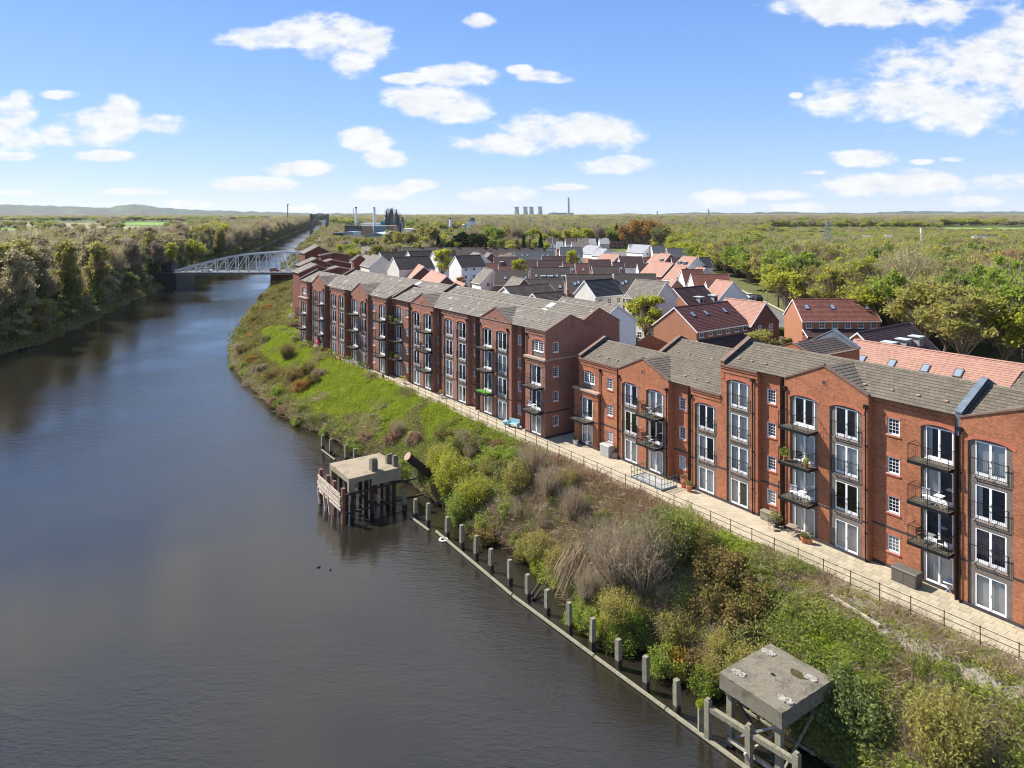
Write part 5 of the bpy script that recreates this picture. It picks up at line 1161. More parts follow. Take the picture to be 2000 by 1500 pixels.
# far left blocks of the same flats
H('dark brick gabled flats just beyond the far end of the long block', (619,516.5), (606,0), 17.8, 8.0, 1.7, 'brick_dark', 'roof_pale', vp=250, cat='apartments', name='apartment_block', barge='stone')
H('flat shouldered dark brick wing beyond the long block', (662,521), (654,0), 17.2, 7.0, .8, 'brick_dark', 'roof_pale', vp=250, cat='apartments', name='apartment_block', barge='stone')
H('dark brick gabled flats second beyond the long block', (618,504.5), (609,0), 17.8, 8.0, 1.7, 'brick_dark', 'roof_pale', vp=300, cat='apartments', name='apartment_block', barge='stone')
H('pale roofed wing of flats behind the second dark gable', (650,507), (643,0), 17.2, 10.0, 1.2, 'brick_dark', 'roof_pale', vp=300, cat='apartments', name='apartment_block', barge='stone')
H('dark brick flats with a peaked parapet nearest the swing bridge', (622,480.5), (612,0), 19.0, 8.6, 2.2, 'brick_dark', 'roof_pale', vp=330, cat='apartments', name='apartment_block', barge='stone')
H('flat topped brick wing right of the peaked flats by the bridge', (655,493), (650,0), 17.2, 9.0, .8, 'brick_dark', 'roof_brown', vp=330, cat='apartments', name='apartment_block', barge='stone')
# old terraces and far houses
H('old grey brown terrace with tall brick chimneys behind the white houses', (785,483), (932,0), 14.2, 8, 3.4, 'brick_dark', 'roof_brown', gz=5.5, chim=(.24,.49,.74,.98), vp='X')
H('second old terrace in a line of chimneys behind the dormered row', (933,484.5), (1060,0), 13.6, 8, 3.2, 'render_w', 'roof_brown', gz=5.5, chim=(.1,.25,.4,.6,.8), vp='X')
H('white gable ended old house by the brick chimneys', (938,494.5), (925,0), 14.3, 9.5, 3.8, 'render', 'roof_pale', vp=562)
H('brown gabled house with pale roof behind the red dormer row', (960,494), (952,0), 14.3, 8.0, 3.4, 'brick_dark', 'roof_pale', vp=562, chim=(.3,))
H('dark old terrace of chimneys behind the blossom tree', (703,477), (742,0), 13.6, 8, 3.2, 'render', 'roof_brown', gz=5.5, chim=(.1,.3,.5,.7,.9), vp='X')
for k, (lab, p, x2, wl_, rf, vp) in enumerate((('far brown roofed house left of the brick villa', (1129,465), 1151, 'brick_h', 'roof_pale', 'X'), ('far pale walled bungalow with grey roof', (1116,472), 1142, 'render', 'roof_pale', 'X'), ('far white fronted house with grey roof beside the villa', (1170,465), 1188, 'render', 'roof_light', 'X'),
     ('far brick villa with two chimneys under the russet tree', (1190,461.5), 1217, 'brick_h', 'roof_pale', 'X'), ('far grey gabled house behind the pale slate roofs', (1151,466), 1163, 'brick_dark', 'roof_light', 'X'), ('far pale gabled house at the edge of the dark fir', (1087,472), 1099, 'brick_h', 'roof_light', 'X'),
     ('far dark roofed house left of three beyond the fir', (1067,465), 1078, 'render_w', 'roof_brown', 'X'), ('far dark roofed house middle of three beyond the fir', (1079,465), 1090, 'render_w', 'roof_brown', 'X'), ('far dark roofed house right of three beyond the fir', (1104,465.5), 1124, 'render_w', 'roof_brown', 'X'),
     ('far red roofed cottage left of the two among pink blossom', (976,460.5), 983, 'render_w', 'roof_dred', 'X'), ('far red roofed cottage right of the two among pink blossom', (985,461.5), 992, 'render_w', 'roof_dred', 'X'))):
    H(lab, p, (x2, 0), 14.0, 10 if k < 9 else 8, 3.4, wl_, rf, vp=vp, chim=(.05, .95) if 'villa' in lab else (), win=(3, 1) if k < 9 else (0, 0))
# houses beyond the wood on the right
for k, (lab, p, x2, wl_, rf) in enumerate((('pale roofed white house left of the pair beyond the wood', (1668,461), 1683, 'render', 'roof_slate'), ('grey roofed house with a pink wall beyond the wood', (1687,459.5), 1702, 'brick_h', 'roof_light'), ('grey roofed house half hidden by yellow trees beyond the wood', (1729,458.5), 1742, 'brick_h', 'roof_light'),
      ('white house among trees right of the half hidden roof', (1748,465), 1756, 'render_w', 'roof_slate'), ('pale hall beyond the wood near the right edge', (1900,461), 1922, 'render', 'roof_light'), ('wide grey roofed hall beyond the wood near the right edge', (1906,458.5), 1945, 'brick_dark', 'roof_slate'))):
    H(lab, p, (x2, 0), 15.5, 12, 3.6, wl_, rf, vp='X')
for k, (x0, x1, y) in enumerate(((1500,1640,448),(1660,1688,455),(1718,1745,454),(1738,1778,450),(1842,1862,456),(1895,1935,455.5),(1963,1985,455.5))):
    p = at(x0, y, 15.5); q = at(x1, y, 15.5); t = empty('railway_viaduct', ((p.x + q.x) / 2, (p.y + q.y) / 2, 6), 0, ['long dark steel viaduct behind the left of the wood', 'dark red viaduct span above the pink house', 'dark red viaduct span right of the grey house', 'dark red viaduct span stepping up behind the trees', 'short dark red viaduct span right of the white mast', 'dark red viaduct span over the grey hall', 'dark red viaduct span at the right edge'][k], 'viaduct')
    h = (q.x - p.x) / 2; b = MB(); b.box(-h, h, -2, 2, 5.5, 8.0); b.build('girder', M['roof_dor'] if k else M['black'], t)
    for i in range(int(h / 6) + 1): b = MB(); b.box(-h + i * 12, -h + i * 12 + 1.6, -2, 2, -1, 5.5); b.build('pier', M['brick_dark'] if k else M['black'], t)

# ================================================================= swing bridge
z_d = 7.0; t = empty('swing_bridge', (0, 277, 0), R(0), 'silver painted steel truss swing bridge spanning the canal', 'bridge')
x0 = ray(352) * 277; x1 = ray(650) * 277
def chord(px): return np.interp(px, [352, 376, 418, 460, 521, 560, 589, 650], [528, 519, 509, 499, 493.5, 492, 492, 497])
def zc(x): px = CX + F * x / 277; return CH + (HY - float(chord(px))) * 277 / F
for yy in (-4, 4):
    xs = np.arange(x0, x1, 4.05)
    b = MB(); [b.bar((xs[i], yy, zc(xs[i])), (xs[i+1], yy, zc(xs[i+1])), .42) for i in range(len(xs) - 1)]; b.build('top_chord', M['steel'], t)
    b = MB(); b.box(x0, x1, yy - .3, yy + .3, z_d - .9, z_d + .1); b.build('girder', M['steel'], t)
    for i in range(1, len(xs)):
        if zc(xs[i]) - z_d > .8:
            b = MB(); b.bar((xs[i], yy, z_d), (xs[i], yy, zc(xs[i])), .20); b.build('vertical', M['steel'], t)
            b = MB(); b.bar((xs[i-1] if i < 10 else xs[i], yy, z_d), (xs[i] if i < 10 else xs[i-1], yy, zc(xs[i] if i < 10 else xs[i-1])), .17); b.build('diagonal', M['steel'], t)
    b = MB(); [b.bar((x0, yy * 1.35, z_d + z), (x1, yy * 1.35, z_d + z), .05) for z in (.5, 1.1)]; b.build('handrail', M['steel'], t)
b = MB(); b.box(x0, x1, -5.6, 5.6, z_d - .5, z_d - .02); b.build('deck', M['asphalt'], t)
b = MB(); [b.bar((x, -4, zc(x)), (x, 4, zc(x)), .2) for x in np.arange(x0 + 28, x1, 8.1)]; b.build('cross_brace', M['steel'], t)
t = empty('bridge_abutment', (ray(350) * 284, 284, 0), 0, 'dark brick and timber abutment at the left end of the swing bridge', 'abutment')
b = MB(); b.box(-7, 2.2, -7, 9, -1, 6.3); b.build('pier', M['lead_dark'], t); b = MB(); b.box(-6, -1.5, -3, 3, 6.3, 9.8); b.box(-6.3, -1.2, -3.3, 3.3, 9.8, 10.2); b.build('gatehouse', M['lead_dark'], t)
b = MB(); [b.bar((-7 + i * 1.5, -7.3, -1), (-7 + i * 1.5, -7.3, 5), .18) for i in range(7)]; b.build('fender', M['timber_d'], t)
b = MB(); b.box(-2, 22, -6, 6, -1, 6); b.build('abutment', M['brick_dark'], None, label='brown stone abutment under the right end of the swing bridge', cat='abutment').location = (ray(541) * 286, 290, 0)
# cars
def car(loc, rz, mat, label, group=None):
    t = empty('parked_car' if group else 'car', loc, rz, label, 'car', group)
    b = MB(); b.prism([(-2.1,.3),(2.1,.3),(2.15,.7),(1.9,.85),(1.1,.95),(-2.0,.95),(-2.15,.7)], 'y', -.85, .85); b.prism([(-1.75,.95),(1.15,.95),(.45,1.42),(-1.2,1.45)], 'y', -.72, .72, 1); b.box(-1.15, .4, -.7, .7, 1.42, 1.47); b.build('body', [M[mat], M['dglass']], t)
    for x in (-1.3, 1.3):
        for y in (-.85, .85): b = MB(); b.bar((0, -.1, 0), (0, .1, 0), .33, k=10); b.build('wheel', M['tyre'], t).location = (x, y, .33)
    return t
car((ray(402) * 275, 275.5, 7.0), 0, 'carw', 'white car driving near the left end of the swing bridge'); car((ray(536) * 275, 275.5, 7.0), 0, 'carr', 'red car in the middle of the swing bridge')
for k, (px, py, mt, lab) in enumerate(((1463,583,'carw','white car parked on the lane beside the big white gable'),(1478,586,'cark','black car parked on the lane by the wood'),(1491,640,'cars','silver car parked behind the pale orange roof'),(905,580,'cark','dark car in the yard behind the red brown block'))):
    p = at(px, py, 6.0); car((p.x, p.y, 6.0), R(95), mt, lab)
# lane lamps
for k, (px, py, lab) in enumerate(((1532,640,'street lamp on the lane left of the streaked red terrace'),(1499,596,'street lamp on the lane by the parked cars'))):
    p = at(px, py, 6.0); t = empty('street_lamp', (p.x, p.y, 6), 0, lab, 'street lamp'); b = MB(); b.bar((0,0,0),(0,0,6),.07); b.build('pole', M['galv'], t); b = MB(); b.box(-.7,.1,-.1,.1,6,6.12); b.build('lamp_head', M['galv'], t)
# hedges and garden walls
for k, (px, py, w_, lab) in enumerate(((1218,672,5,'dark hedge behind the white gable end'),(1522,655,3,'clipped green hedge beside the lane'),(1535,676,5,'dark hedge left of the streaked red terrace'))):
    p = at(px, py, 6.0); g = np.random.default_rng(k); n = 900; Pp = np.stack([g.uniform(-w_/2, w_/2, n), g.uniform(-.6, .6, n), g.uniform(0, 1.5, n)], 1); V, Q = leafquads('', Pp, .3, None, g)
    o = bpy.data.objects.new('hedge', np_mesh('hedge', V, Q, L['dull'])); link(o); o.location = (p.x, p.y, 6.0); tag(o, lab, 'hedge')

# ================================================================= far industry
def boxes(name, d, px0, px1, y0, y1, depth, mat, label, cat, extra=None):
    x0 = ray(px0) * d; x1 = ray(px1) * d; zt = CH + (HY - y0) * d / F; t = empty(name, ((x0 + x1) / 2, d, 5), 0, label, cat); b = MB(); h = (x1 - x0) / 2; b.box(-h, h, 0, depth, -2, zt - 5); b.build('wall', M[mat], t)
    if extra: extra(t, h, zt - 5, depth)
    return t
d = 545; x0, xm, x1 = ray(691) * d, ray(733) * d, ray(784) * d
t = empty('warehouse', (xm, d, 5), 0, 'wide blue grey gabled warehouse with pale roof', 'warehouse')
a, c = x0 - xm, x1 - xm; zE = CH - (465.5 - HY) * d / F - 5; zR = CH - (455.5 - HY) * d / F - 5
b = MB(); b.poly([(a,0,-1),(c,0,-1),(c,0,zE),(0,0,zR),(a,0,zE)]); b.quad((a,0,-1),(a,60,-1),(a,60,zE),(a,0,zE)); b.build('wall', M['shed'], t)
b = MB(); b.quad((a-.4,-.6,zE),(0,-.6,zR+.3),(0,60,zR+.3),(a-.4,60,zE)); b.quad((c+.4,-.6,zE),(0,-.6,zR+.3),(0,60,zR+.3),(c+.4,60,zE)); b.prism([(a-.4,zE-.3),(0,zR),(c+.4,zE-.3),(c+.4,zE+.2),(0,zR+.5),(a-.4,zE+.2)], 'y', -.7, -.3); b.build('roof', M['shedroof'], t)
for i, x in enumerate((-8, -5.4, -3, 0.5)): b = MB(); b.box(x, x + 1.8, -.1, 0, .5, 3.2); b.build('door', M['upvc'], t)
boxes('storage_shed', 560, 676, 690, 453, 474, 30, 'shed', 'grey shed left of the blue grey warehouse', 'shed')
boxes('open_shed', 590, 651, 668, 455, 466, 20, 'lead_dark', 'dark open sided shed near the canal bank', 'shed')
def rack(t, h, z, dep):
    for i in range(14): b = MB(); b.bar((-h + i * h / 6.5, -1, -2), (-h + i * h / 6.5, -1, z + 1.2 + (i * 37 % 5) * .7), .35); b.build('column', M['pipe'], t)
    for k in range(4): b = MB(); b.bar((-h, -1.2, z * .3 + k * 2), (h, -1.2, z * .3 + k * 2), .3); b.build('pipe', M['galv'], t)
boxes('pipe_rack', 680, 674, 702, 441, 452, 12, 'pipe', 'brown pipework rack left of the silver stacks', 'plant', rack)
boxes('storage_hall', 760, 704, 738, 436, 441, 30, 'upvc', 'long white hall between the two silver stacks', 'hall')
boxes('storage_hall', 700, 700, 770, 441, 446, 20, 'rust_p', 'low brown hall below the process tower', 'hall')
boxes('storage_hall', 690, 730, 752, 441.5, 446, 20, 'shed', 'low blue grey hall at the foot of the taller stack', 'hall')
boxes('tank_house', 740, 743.5, 750.5, 432, 441, 8, 'cyan', 'bright cyan tank house beside the process tower', 'tank')
def stack(px, ytop, ysplit, d, r, label):
    t = empty('chimney_stack', (ray(px) * d, d, 4), 0, label, 'chimney'); zt = CH + (HY - ytop) * d / F - 4; zs = CH + (HY - ysplit) * d / F - 4
    b = MB(); b.lathe([(r * 1.3, 0), (r, zs), (r * .75, zs), (r * .7, zt)], 10); b.build('flue', M['upvc'], t); b = MB(); b.lathe([(r * .75, zt - 1.5), (r * .9, zt)], 10); b.build('rim', M['black'], t)
stack(695.5, 404, 416, 690, 1.15, 'slim stepped white stack nearest the canal'); stack(731, 405, 407, 700, 1.25, 'taller plain white stack left of the process tower'); stack(690, 407, 409, 1500, .8, 'thin grey mast behind the slim stack')
stack(879.5, 425.5, 432, 800, 1.5, 'pale conical concrete tower left of the white factory')
# process tower
d = 760; t = empty('process_tower', (ray(768) * d, d, 4), 0, 'dark tangled steel process tower of the chemical works', 'process plant'); r = random.Random(4)
Ht = lambda px: CH + (HY - float(np.interp(px, [750, 753, 755, 760, 765, 772, 776, 782, 788], [415, 402, 412, 404, 405, 407, 413, 418, 428]))) * d / F - 4
w0 = ray(751) * d - ray(768) * d; w1 = ray(787) * d - ray(768) * d
for k in range(60):
    x = r.uniform(w0, w1); y = r.uniform(0, 12); px = 768 + x / d * F; h = Ht(px) * r.uniform(.55, 1.0); b = MB(); rr = r.choice([.35, .5, .9, 1.4])
    if rr > .8: b.lathe([(rr, 0), (rr, h * .85), (rr * .5, h * .9), (rr * .3, h)], 8)
    else: b.bar((x * 0, 0, 0), (0, 0, h), rr * .7)
    b.build('column', M['pipe'] if r.random() < .7 else M['galv'], t).location = (x, y, 0)
for k in range(26):
    z = 3 + k * 1.1; lo, hi = w0, w1
    while lo < 0 and Ht(768 + lo / d * F) < z: lo += .5
    while hi > 0 and Ht(768 + hi / d * F) < z: hi -= .5
    b = MB(); b.box(lo, hi, r.uniform(-1, 3), r.uniform(4, 12), z, z + .3); b.build('platform', M['pipe'], t)
# works office, purple factory, white factory
boxes('works_office', 620, 787.5, 805, 447, 464, 14, 'render_w', 'white works office with brick wing', 'office', lambda t, h, z, dep: [inst('window', SP['win'], t, (-h + 2 + i * 2, -.02, 1.5 + k * 3.2), 0, (1.2, 1, 1.4)) for i in range(3) for k in range(2)])
boxes('works_office', 615, 804, 820, 449, 464, 14, 'brick_o', 'red brick wing right of the white works office', 'office')
t = boxes('factory', 560, 782, 821, 465.5, 481, 20, 'render_w', 'low factory with purple and pink sheeting', 'factory')
rf = random.Random(2)
for i in range(22):
    x = rf.uniform(-7.5, 7); z = rf.uniform(.5, 7); b = MB(); b.box(x, x + rf.uniform(.8, 2.4), -.8 - rf.random(), -.02, z, z + rf.uniform(.6, 1.8)); b.build('sheet_panel', M[rf.choice(['mauve', 'mauve', 'pinks', 'upvc', 'lead_dark'])], t)
t = boxes('factory', 900, 911, 945, 434, 452, 25, 'render_w', 'white factory with grey roof towers behind the big evergreen', 'factory')
for (a, c, z0, z1, mt) in ((-9, 0, 14, 18, 'galv'), (-6, -1, 17, 20, 'lead'), (4, 7, 14, 16.5, 'render')): b = MB(); b.box(a, c, 2, 12, z0, z1); b.build('roof_tower', M[mt], t)
b = MB(); b.lathe([(2.5, 0), (2.5, 17), (.5, 18.5)], 12); b.build('silo', M['galv'], None, label='pale silo left of the white factory', cat='silo').location = (ray(906.5) * 880, 880, -1)
# cooling towers and power station
d = 7600; s_ = d / F
for k, (px, top) in enumerate(((1009, 404), (1026, 403.5), (1037.5, 404), (1055, 403.3))):
    zt = CH + (HY - top) * s_; r0 = 6.3 * s_; r1 = 4.3 * s_
    t = empty('cooling_tower', (ray(px) * d, d + (k % 2) * 60, 0), 0, ['leftmost of the four cooling towers on the horizon', 'second cooling tower from the left on the horizon', 'third cooling tower from the left on the horizon', 'rightmost cooling tower standing apart on the horizon'][k], 'cooling tower', 'cooling towers')
    b = MB(); prof = [(r0, 0), (r0 * .93, zt * .15), (r0 * .80, zt * .4), (r1 * 1.02, zt * .65), (r1 * .98, zt * .8), (r1 * 1.08, zt * .97)]; b.lathe(prof, 24); b.build('shell', M['cool'], t)
    b = MB(); b.lathe([(r1 * 1.08, zt * .965), (r1 * 1.13, zt * .97), (r1 * 1.13, zt), (r1 * 1.0, zt)], 24); b.build('rim', M['pipe'], t)
t = empty('chimney_stack', (ray(1110.5) * d, d, 0), 0, 'very tall lone chimney of the power station on the horizon', 'chimney'); zt = CH + (HY - 386) * s_
b = MB(); b.lathe([(2.3 * s_, 0), (1.9 * s_, zt)], 12); b.build('flue', M['cool'], t); b = MB(); b.lathe([(1.95 * s_, zt * .97), (1.95 * s_, zt * 1.005)], 12); b.build('rim', M['pipe'], t)
t = empty('power_station', (ray(1097) * d, d + 100, 0), 0, 'long dark turbine hall below the tall chimney', 'power station'); b = MB()
for (a, c, y) in ((-25, -19, 416.5), (-19, -8, 415), (-8, 3, 415.5), (3, 25, 415.4)): b.box(a * s_, c * s_, 0, 60, 0, CH + (HY - y) * s_)
b.build('wall', M['lead'], t)
# far green bridge over the canal
d = 1150; t = empty('arch_bridge', (ray(624) * d, d, 0), 0, 'far green arched railway bridge across the canal', 'bridge'); s_ = d / F
zd = CH - 8 * s_
b = MB(); b.box(-14 * s_, 14 * s_, -3, 3, zd - 1, zd + 1.2); b.build('deck', M['steel_g'], t)
b = MB(); n = 12
for i in range(n):
    f0, f1 = -1 + 2 * i / n, -1 + 2 * (i + 1) / n; z = lambda f: zd + 1 + 7.4 * s_ * (1 - f * f) ** .8 * .95 + .6 * s_
    for yy in (-3, 3): b.bar((f0 * 13 * s_, yy, z(f0)), (f1 * 13 * s_, yy, z(f1)), .7); b.bar((f0 * 13 * s_, yy, zd), (f0 * 13 * s_, yy, z(f0)), .35); b.bar((f0 * 13 * s_, yy, zd), (f1 * 13 * s_, yy, z(f1)), .3)
b.build('arch', M['steel_g'], t)
for x, w_ in ((-15.5, 2.0), (15.5, 1.8)): b = MB(); b.box((x - w_) * s_, (x + w_) * s_, -5, 5, 0, CH + .1 * s_); b.build('pier', M['pipe'], t)
boxes('canal_building', 1500, 628, 633, 430, 434, 20, 'upvc', 'white building at the far end of the canal', 'building')
# pylons and masts
def pylon(px, ytop, d, label, wb=4.0, mat='galv', r=.16):
    t = empty('pylon', (ray(px) * d, d, 4), 0, label, 'pylon'); h = CH + (HY - ytop) * d / F - 4; b = MB()
    w = lambda q: wb * (1 - q) ** 1.2 * .9 + .45
    for sx in (-1, 1):
        for sy in (-1, 1):
            n = 7
            for i in range(n): q0, q1 = i / n, (i + 1) / n; b.bar((sx * w(q0), sy * w(q0), h * q0), (sx * w(q1), sy * w(q1), h * q1), r)
    for i in range(7):
        q0, q1 = i / 7, (i + 1) / 7
        for sy in (-1, 1): b.bar((-w(q0), sy * w(q0), h * q0), (w(q1), sy * w(q1), h * q1), r * .7); b.bar((w(q0), sy * w(q0), h * q0), (-w(q1), sy * w(q1), h * q1), r * .7)
    b.build('lattice', M[mat], t); b = MB()
    for q in (.68, .80, .92):
        for sx in (-1, 1): b.bar((0, 0, h * q + .4), (sx * 3.6, 0, h * q), r * 1.3)
    b.build('crossarm', M[mat], t)
pylon(1616, 431, 330, 'lattice pylon rising from the bright green wood', 3.6, r=.14); pylon(1384, 408, 2300, 'far pylon on the horizon right of the russet tree', 5, r=.5); pylon(1035, 424, 900, 'slim lattice mast in the wood below the cooling towers', 3, r=.25); pylon(1284, 412, 2500, 'far pylon on the horizon above the russet tree', 5, r=.5)
t = empty('radio_mast', (ray(1799.5) * 330, 330, 5), 0, 'white phone mast rising from the wood', 'mast'); b = MB(); b.bar((0,0,0),(0,0,CH + (HY - 447) * 330 / F - 5),.28,k=8); b.build('pole', M['upvc'], t); b = MB(); b.bar((0,0,15.5),(0,0,18),.5,k=8); b.build('antenna', M['upvc'], t)
t = empty('telegraph_mast', (ray(562) * 1300, 1300, 4), 0, 'tall thin mast on the left bank above the canal', 'mast'); b = MB(); b.bar((0,0,0),(0,0,44),.9); b.bar((-2,0,42),(2.5,0,43),.6); b.build('pole', M['pipe'], t)
# ================================================================= vegetation
def strips(g, P0_, P1_, w0, w1):
    """thin tapering twigs as two crossed-free quads"""
    n = len(P0_); d = P1_ - P0_; r_ = g.normal(0, 1, (n, 3)); s_ = np.cross(d, r_); s_ /= np.linalg.norm(s_, axis=1)[:, None] + 1e-9
    V = np.stack([P0_ - s_ * w0, P0_ + s_ * w0, P1_ + s_ * w1, P1_ - s_ * w1], 1).reshape(-1, 3); return V, np.arange(4 * n).reshape(-1, 4)
def join(parts):
    Vs, Qs, Ms = [], [], []; o = 0
    for V, Q, m_ in parts: Vs.append(V); Qs.append(Q + o); Ms.append(np.full(len(Q), m_)); o += len(V)
    return np.concatenate(Vs), np.concatenate(Qs), np.concatenate(Ms)
def crown_geo(seed, kind):
    g = np.random.default_rng(seed)
    if kind == 'conifer':
        n = 2600; q = g.random(n) ** .8; z = .6 + 11.4 * q; a = g.uniform(0, 6.28, n); lay = .75 + .25 * np.sin(z * 5 + a * 1); r_ = (1 - q) * 3.0 * lay * (g.random(n) ** .3) + .1
        V, Q = leafquads('', np.stack([r_ * np.cos(a), r_ * np.sin(a), z - r_ * .25], 1), .42, None, g, elong=2.0); return join([(V, Q, 0)])
    P = dict(round=(4.1, 4.4, 7.9, 46, 4200, .36, 700, 1.0, 5.0), tall=(3.0, 7.6, 10.4, 52, 5200, .36, 1100, .95, 9.5), bare=(3.9, 5.0, 8.2, 44, 1500, .24, 3600, 1.1, 5.5), wide=(5.2, 3.8, 7.0, 60, 5200, .36, 700, 1.15, 4.5), small=(2.0, 2.6, 3.8, 24, 2200, .26, 300, .6, 2.2), dome=(4.6, 5.2, 5.0, 110, 7500, .4, 200, .8, 3.0), sparse=(3.5, 5.0, 8.2, 34, 2300, .32, 2200, 1.0, 5.5))[kind]
    rx, rz, zc, K, n, ls, nt, sg, zt = P
    d = g.normal(0, 1, (K, 3)); d /= np.linalg.norm(d, axis=1)[:, None]; d[:, 2] = np.where(d[:, 2] < -.45, -d[:, 2], d[:, 2]); rad = g.uniform(.45, 1.0, K)[:, None]
    c = d * rad * (rx, rx, rz) * g.uniform(.85, 1.12, (K, 1)) + (0, 0, zc)
    k = g.integers(0, K, n); sig = sg * g.uniform(.6, 1.25, K)[k][:, None]; off = g.normal(0, .5, (n, 3)) * sig * (1, 1, .75)
    parts = [(*leafquads('', c[k] + off, ls, None, g), 0)]
    k = g.integers(0, K, nt); f = g.uniform(.35, .95, nt)[:, None]; root = np.stack([np.zeros(nt), np.zeros(nt), np.full(nt, zt * .8)], 1); a = root + (c[k] - root) * f + g.normal(0, .35, (nt, 3)) * sg; dirn = (c[k] - root); dirn /= np.linalg.norm(dirn, axis=1)[:, None] + 1e-9
    e = a + (dirn + g.normal(0, .45, (nt, 3)) + (0, 0, .35)) * g.uniform(.8, 2.0, (nt, 1)) * (rx / 4)
    parts.append((*strips(g, a, e, .035, .012), 1))
    # limbs from the trunk to every clump
    root = np.stack([g.normal(0, .1, K), g.normal(0, .1, K), g.uniform(zt * .45, zt * 1.05, K)], 1); parts.append((*strips(g, root, c, .10, .03), 1)); parts.append((*strips(g, root, c, .10, .03), 1))
    if kind == 'tall':      # ivy sleeve on the lower stem
        n = 1800; z = g.uniform(.5, 10, n); a = g.uniform(0, 6.28, n); r_ = (1.1 + .9 * np.sin(z * .9 + a)) * g.random(n) ** .5 + .2
        parts.append((*leafquads('', np.stack([r_ * np.cos(a), r_ * np.sin(a), z], 1), .34, None, g), 2))
    return join(parts)
def trunk_geo(seed, h, r0, lean=.4):
    r = random.Random(seed); b = MB(); p = Vector((0, 0, -.6)); n = 5; pts = [(p, r0 * 1.25)]
    for i in range(1, n + 1): pts.append((Vector((r.uniform(-lean, lean) * i / n, r.uniform(-lean, lean) * i / n, h * i / n)), r0 * (1 - .72 * i / n)))
    for (p, a), (q, c) in zip(pts, pts[1:]): b.bar(p, q, a, k=6, r2=c)
    for i in range(5):
        z = h * r.uniform(.45, .95); a = r.uniform(0, 6.28); q = Vector((math.cos(a) * h * .22, math.sin(a) * h * .22, z + h * .22)); b.bar((0, 0, z), q, r0 * .38, k=4, r2=r0 * .1)
    return b.mesh('trunk', M['bark'])
GEO = {}
for kd, seeds in (('round', (1, 2, 3)), ('tall', (4, 5, 6)), ('bare', (7, 8, 9)), ('wide', (10, 11)), ('small', (12, 13)), ('conifer', (14, 15)), ('dome', (24, 25)), ('sparse', (16, 17, 18))):
    GEO[kd] = [(crown_geo(s_, kd), trunk_geo(s_, dict(round=9, tall=15, bare=10, wide=7, small=4.5, conifer=10, sparse=10, dome=6)[kd], dict(round=.22, tall=.26, bare=.2, wide=.28, small=.09, conifer=.2, sparse=.19, dome=.25)[kd])) for s_ in seeds]
_cm = {}
def crown_mesh(kd, i, leaf):
    key = (kd, i % len(GEO[kd]), leaf)
    if key not in _cm:
        (V, Q, mi), tr = GEO[kd][key[1]]; tw = L['bare'] if leaf in ('bare',) else L['mauve'] if leaf == 'mauve' else L['twig']
        _cm[key] = np_mesh('crown', V, Q, [L[leaf], tw, L['ivy']], mi)
    return _cm[key]
rt = random.Random(21)
def tree(x, y, z, kd, leaf, s_=1.0, label=None, group=None, name='tree', sz=None, i=None, cat='tree'):
    i = rt.randrange(9) if i is None else i
    t = empty(name, (x, y, z), rt.uniform(0, 6.28), label, cat, group)
    t.scale = (s_, s_, sz or s_)
    inst('crown', crown_mesh(kd, i, leaf), t); inst('trunk', GEO[kd][i % len(GEO[kd])][1], t); return t
def trunk_only(): pass
# ---- instanced cover (one object, points carry the prototypes)
proto_col = bpy.data.collections.new('prototypes')
def proto(name, V, Q, mats, mi=None):
    o = bpy.data.objects.new(name, np_mesh(name, V, Q, mats, mi)); c = bpy.data.collections.new(name); c.objects.link(o); return o
def scatter(name, pts, scales, idxs, protos, sz=None):
    col = bpy.data.collections.new(name + '_kinds')
    for k, o in enumerate(protos):
        q = o.copy(); q.name = '%02d' % k + o.name; col.objects.link(q)
    me = bpy.data.meshes.new(name); me.vertices.add(len(pts)); me.vertices.foreach_set('co', np.asarray(pts, np.float32).ravel())
    a = me.attributes.new('size', 'FLOAT_VECTOR', 'POINT'); sc = np.asarray(scales, np.float32); sc = np.repeat(sc[:, None], 3, 1) if sc.ndim == 1 else sc; a.data.foreach_set('vector', sc.ravel())
    a = me.attributes.new('pick', 'INT', 'POINT'); a.data.foreach_set('value', np.asarray(idxs, np.int32))
    o = bpy.data.objects.new(name, me); link(o); o['kind'] = 'stuff'
    ng = bpy.data.node_groups.new(name, 'GeometryNodeTree'); ng.interface.new_socket('Geometry', in_out='INPUT', socket_type='NodeSocketGeometry'); ng.interface.new_socket('Geometry', in_out='OUTPUT', socket_type='NodeSocketGeometry')
    N = ng.nodes; gi = N.new('NodeGroupInput'); go_ = N.new('NodeGroupOutput'); ip = N.new('GeometryNodeInstanceOnPoints'); ci = N.new('GeometryNodeCollectionInfo'); ci.inputs['Collection'].default_value = col; ci.inputs['Separate Children'].default_value = True; ci.inputs['Reset Children'].default_value = True
    ip.inputs['Pick Instance'].default_value = True
    na = N.new('GeometryNodeInputNamedAttribute'); na.data_type = 'FLOAT_VECTOR'; na.inputs['Name'].default_value = 'size'
    nb = N.new('GeometryNodeInputNamedAttribute'); nb.data_type = 'INT'; nb.inputs['Name'].default_value = 'pick'
    rv_ = N.new('FunctionNodeRandomValue'); rv_.data_type = 'FLOAT_VECTOR'; rv_.inputs[0].default_value = (-.12, -.12, 0); rv_.inputs[1].default_value = (.12, .12, 6.283)
    ng.links.new(gi.outputs[0], ip.inputs['Points']); ng.links.new(ci.outputs[0], ip.inputs['Instance']); ng.links.new(nb.outputs[0], ip.inputs['Instance Index']); ng.links.new(na.outputs[0], ip.inputs['Scale']); ng.links.new(rv_.outputs[0], ip.inputs['Rotation']); ng.links.new(ip.outputs[0], go_.inputs[0])
    md = o.modifiers.new('scatter', 'NODES'); md.node_group = ng; return o
g = np.random.default_rng(99)
